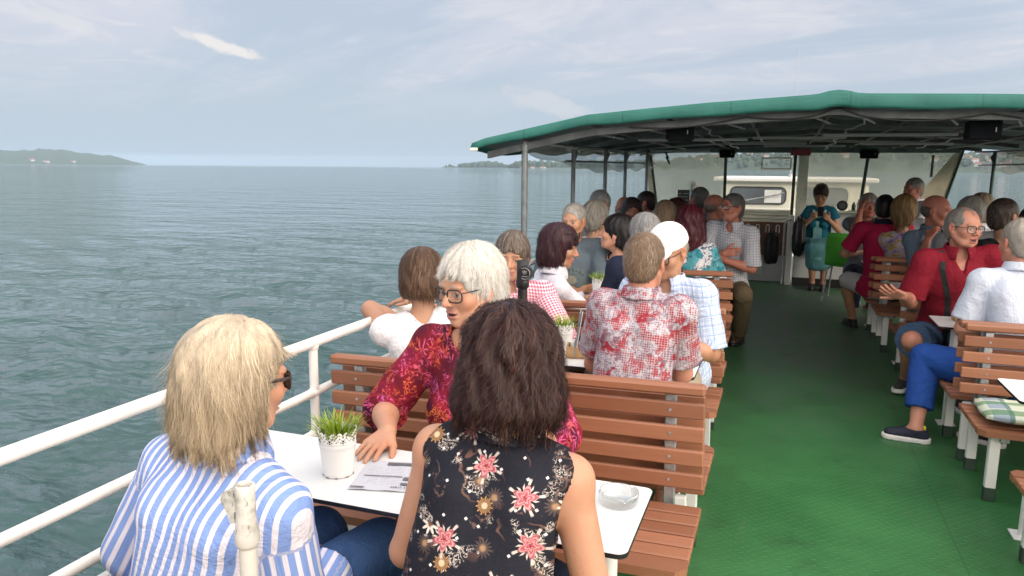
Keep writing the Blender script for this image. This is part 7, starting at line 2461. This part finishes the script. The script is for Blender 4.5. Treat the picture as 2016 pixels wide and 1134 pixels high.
# ---- crimson polo man
o, B = person('man with short black hair in a bright crimson polo shirt with dark collar',
    (.95, 8.10, 1.238), (.96, 7.96), 2, 10, res=.010, hres=.0065, sh=.190, g=1.0, hs=1.06, seat=.38,
    arms={'L': dict(hand=(.80, 8.30, .78), pole=(-.8, -.3, -.7)), 'R': dict(hand=(1.10, 8.35, .78), pole=(.8, -.3, -.7))},
    legs={'L': dict(knee=(.66, 8.20, .50), foot=(.76, 8.28, .085), toe=(-.35, 1, 0)), 'R': dict(knee=(1.0, 8.36, .47), foot=(1.0, 8.34, .085))}, skin='tan')
top(o, B, C_CRIM, sleeve=.78, off=.014, neck=.064, loose=.02, seed=55, amp=.006, hem=-.2, collar=.5, collar_m=C_NAVY)
bottom(o, B, C_WSHORT, .98)
shoes(o, B, M_BLACK, M_BLACK, name='sandal')
make_hair(o, B, 'short', (.016, .013, .014), 1200, 56, .007, .002)
# ---- dark red polo man, talking, hand out
o, B = person('man with grey hair and glasses in a dark red polo shirt holding one hand out',
    (1.105, 5.46, 1.245), (1.15, 5.80), 176, 148, pitch=2, res=.0075, hres=.0046, sh=.190, g=1.22, hs=1.07, seat=.38, old=.5, open_mouth=.7,
    arms={'R': dict(hand=(.775, 5.30, .80), elbow=(.862, 5.53, .78), dir=(-.72, -.5, .25), norm=(.28, -.55, -.75), curl=.35, s=1.08, fine=True, thumb=1.25), 'L': dict(hand=(1.42, 5.44, .70), pole=(.8, .3, -.7))},
    legs={'R': dict(knee=(.865, 5.42, .485), foot=(.93, 5.92, .105), toe=(-.5, -1, -.05)), 'L': dict(knee=(1.20, 5.44, .48), foot=(1.22, 5.62, .085))}, skin='rosy', brow=(.22, .17, .14))
top(o, B, C_REDPOLO, sleeve=.86, off=.015, neck=.066, vee=.075, loose=.022, seed=60, amp=.0065, hem=-.16, collar=.9)
bottom(o, B, C_DENIM, .93, loose=.022)
shoes(o, B, M_GSNEAK, M_SOLE, name='sneaker')
make_hair(o, B, 'balding', (.24, .225, .205), 3800, 61, .0055, .0012, gray=.25)
glasses(o, B)
strap(o, B, [B['N']+B['Xt']*.105-B['T']*.005+B['Ft']*.01, B['U']+B['Xt']*.085+B['Ft']*.16-B['T']*.03, B['Wa']+B['Xt']*.075+B['Ft']*.17, B['P']+B['Ft']*.16+B['T']*.05+B['Xt']*.07], .034, .004, M_STRAPB)
MB().tube([tuple(B['U']+B['Ft']*.148-B['T']*.05-B['O']), tuple(B['U']+B['Ft']*.156-B['T']*.05-B['O'])], .005, 8).build('button', M_TOP, o)
tick('polo')
# ---- white polo man with blue trousers
o, B = person('man with cropped silver hair in a white polo shirt and bright blue trousers',
    (1.285, 4.925, 1.205), (1.365, 4.70), -4, -20, pitch=6, res=.008, hres=.0055, sh=.178, g=1.15, hs=1.07, seat=.38,
    arms={'L': dict(hand=(1.16, 5.10, .70), pole=(-.35, -.2, -.9)), 'R': dict(hand=(1.50, 5.14, .70), pole=(.8, -.2, -.8))},
    legs={'L': dict(knee=(.885, 4.98, .475), foot=(.835, 4.80, .085), toe=(-1, .12, 0)), 'R': dict(knee=(1.40, 5.12, .47), foot=(1.245, 4.90, .085), toe=(-.8, .5, 0))}, skin='rosy')
top(o, B, C_WPOLO, sleeve=.8, off=.015, neck=.064, loose=.02, seed=65, amp=.005, hem=-.14, collar=.3)
bottom(o, B, C_BLUE, 1.72, off=.016, loose=.016, seed=66, amp=.006)
shoes(o, B, M_SNEAK, M_SOLE, name='sneaker', lace=M_STRAPG)
make_hair(o, B, 'short', (.42, .38, .33), 4200, 67, .006, .0012)
for nm in ('L', 'R'):
    a_, td = B['LG'][nm][2], B['LG'][nm][3]
    q = a_-td*.046-B['O']
    MB().box((q[0]-.010, q[1]-.010, q[2]-.045), (q[0]+.006, q[1]+.010, q[2]+.018), .003).build('heel_loop', M_YEL, o)
# ---- big blond hair
extra('woman with big sandy blonde hair in a purple and yellow patterned top, seen from behind', (1.105, 7.98, 1.210), (1.17, 7.92), 4, 12, 'fluffy', (.33, .20, .09), C_PURP, female=True, skin='tan', n=2600, seat=.38, hs=1.22, g=1.15)
# ---- bald man with his hand at his face
o, B = person('bald man in a denim shirt holding his hand to his face',
    (1.215, 7.02, 1.272), (1.25, 7.18), 150, 118, pitch=6, res=.0095, hres=.0065, sh=.185, g=1.1, hs=1.08, seat=.38,
    arms={'R': dict(hand=(1.165, 6.90, 1.135), elbow=(1.065, 6.86, .92), dir=(.45, .25, .85), norm=(-.8, -.6, .1), curl=.5), 'L': dict(hand=(1.40, 6.88, .72), pole=(.8, .2, -.7))}, skin='red')
top(o, B, C_DSHIRT, sleeve=1.55, off=.015, loose=.016, seed=71, amp=.006, hem=-.14, collar=.6)
bottom(o, B, C_NAVY, 1.9)
make_hair(o, B, 'fringe', (.14, .11, .10), 400, 72, .007, .002)
# ---- tank-top woman, the heads around her
extra('brown-haired woman with bare shoulders in a dark tank top', (1.532, 6.33, 1.275), (1.55, 6.32), -20, 52, 'short', (.050, .034, .026), C_BLACK, female=True, skin='tan', n=1500, seat=.38, sleeve=0, neck=.085, gray=.12, hs=1.08)
extra('woman with ash blonde hair and pale collar behind the man in dark red', (1.62, 7.45, 1.275), (1.62, 7.42), 10, -10, 'shortw', (.36, .29, .21), C_WHITE, female=True, skin='tan', n=1300, seat=.38, hs=1.05, collar=.5)
extra('person with grey hair close behind the glasses of the man in dark red', (1.38, 6.62, 1.27), (1.42, 6.45), 0, 20, 'shortw', (.30, .29, .26), C_GREY, skin='rosy', n=1100, seat=.38)
extra('person with black hair at the right edge behind the silver-haired man', (1.62, 5.95, 1.245), (1.66, 5.82), 180, 175, 'short', (.014, .012, .014), C_NAVY, skin='tan', n=900, seat=.38)
extra('older man with grey hair and white collar turned to the left, higher than the others', (1.40, 9.55, 1.395), (1.44, 9.55), 235, 238, 'short', (.30, .27, .24), C_WHITE, skin='red', n=900, seat=.56, collar=.8, pitch=2)
extra('person with dark brown hair in front of the older man with the white collar', (1.235, 8.95, 1.230), (1.24, 8.90), 0, 10, 'short', (.050, .026, .022), C_GREY, skin='red', n=800, seat=.38)
extra('pale-haired person mostly hidden behind the man in crimson, arm raised', (.90, 9.05, 1.215), (.90, 9.15), 180, 170, 'shortw', (.46, .40, .35), C_GREY, skin='red', n=700, seat=.38,
      arms={'R': dict(hand=(.82, 8.98, 1.20), elbow=(.74, 9.0, 1.0), dir=(.2, .1, 1))})
tick('all')

# ------------------------------------------------------------------ haze
def m_haze(T, b, mt):
    mt.node_tree.nodes.remove(b)
    out = mt.node_tree.nodes['Material Output']
    pv = T.node('ShaderNodeVolumePrincipled')
    T.put(pv, Density=HAZE, Color=(0.54, 0.73, 0.94, 1), Anisotropy=0.0)
    mt.node_tree.links.new(pv.outputs[0], out.inputs['Volume'])
HAZE = 0.00008
M_HAZE = mat('haze_air', m_haze)
hz = MB().box((-12600, -12600, -5.4), (12600, 12600, 175)).build('haze', M_HAZE)
hz.data.materials[0].cycles.homogeneous_volume = True if hasattr(hz.data.materials[0].cycles, 'homogeneous_volume') else True
tag(hz, 'pale blue haze over the lake', None, None, 'stuff')
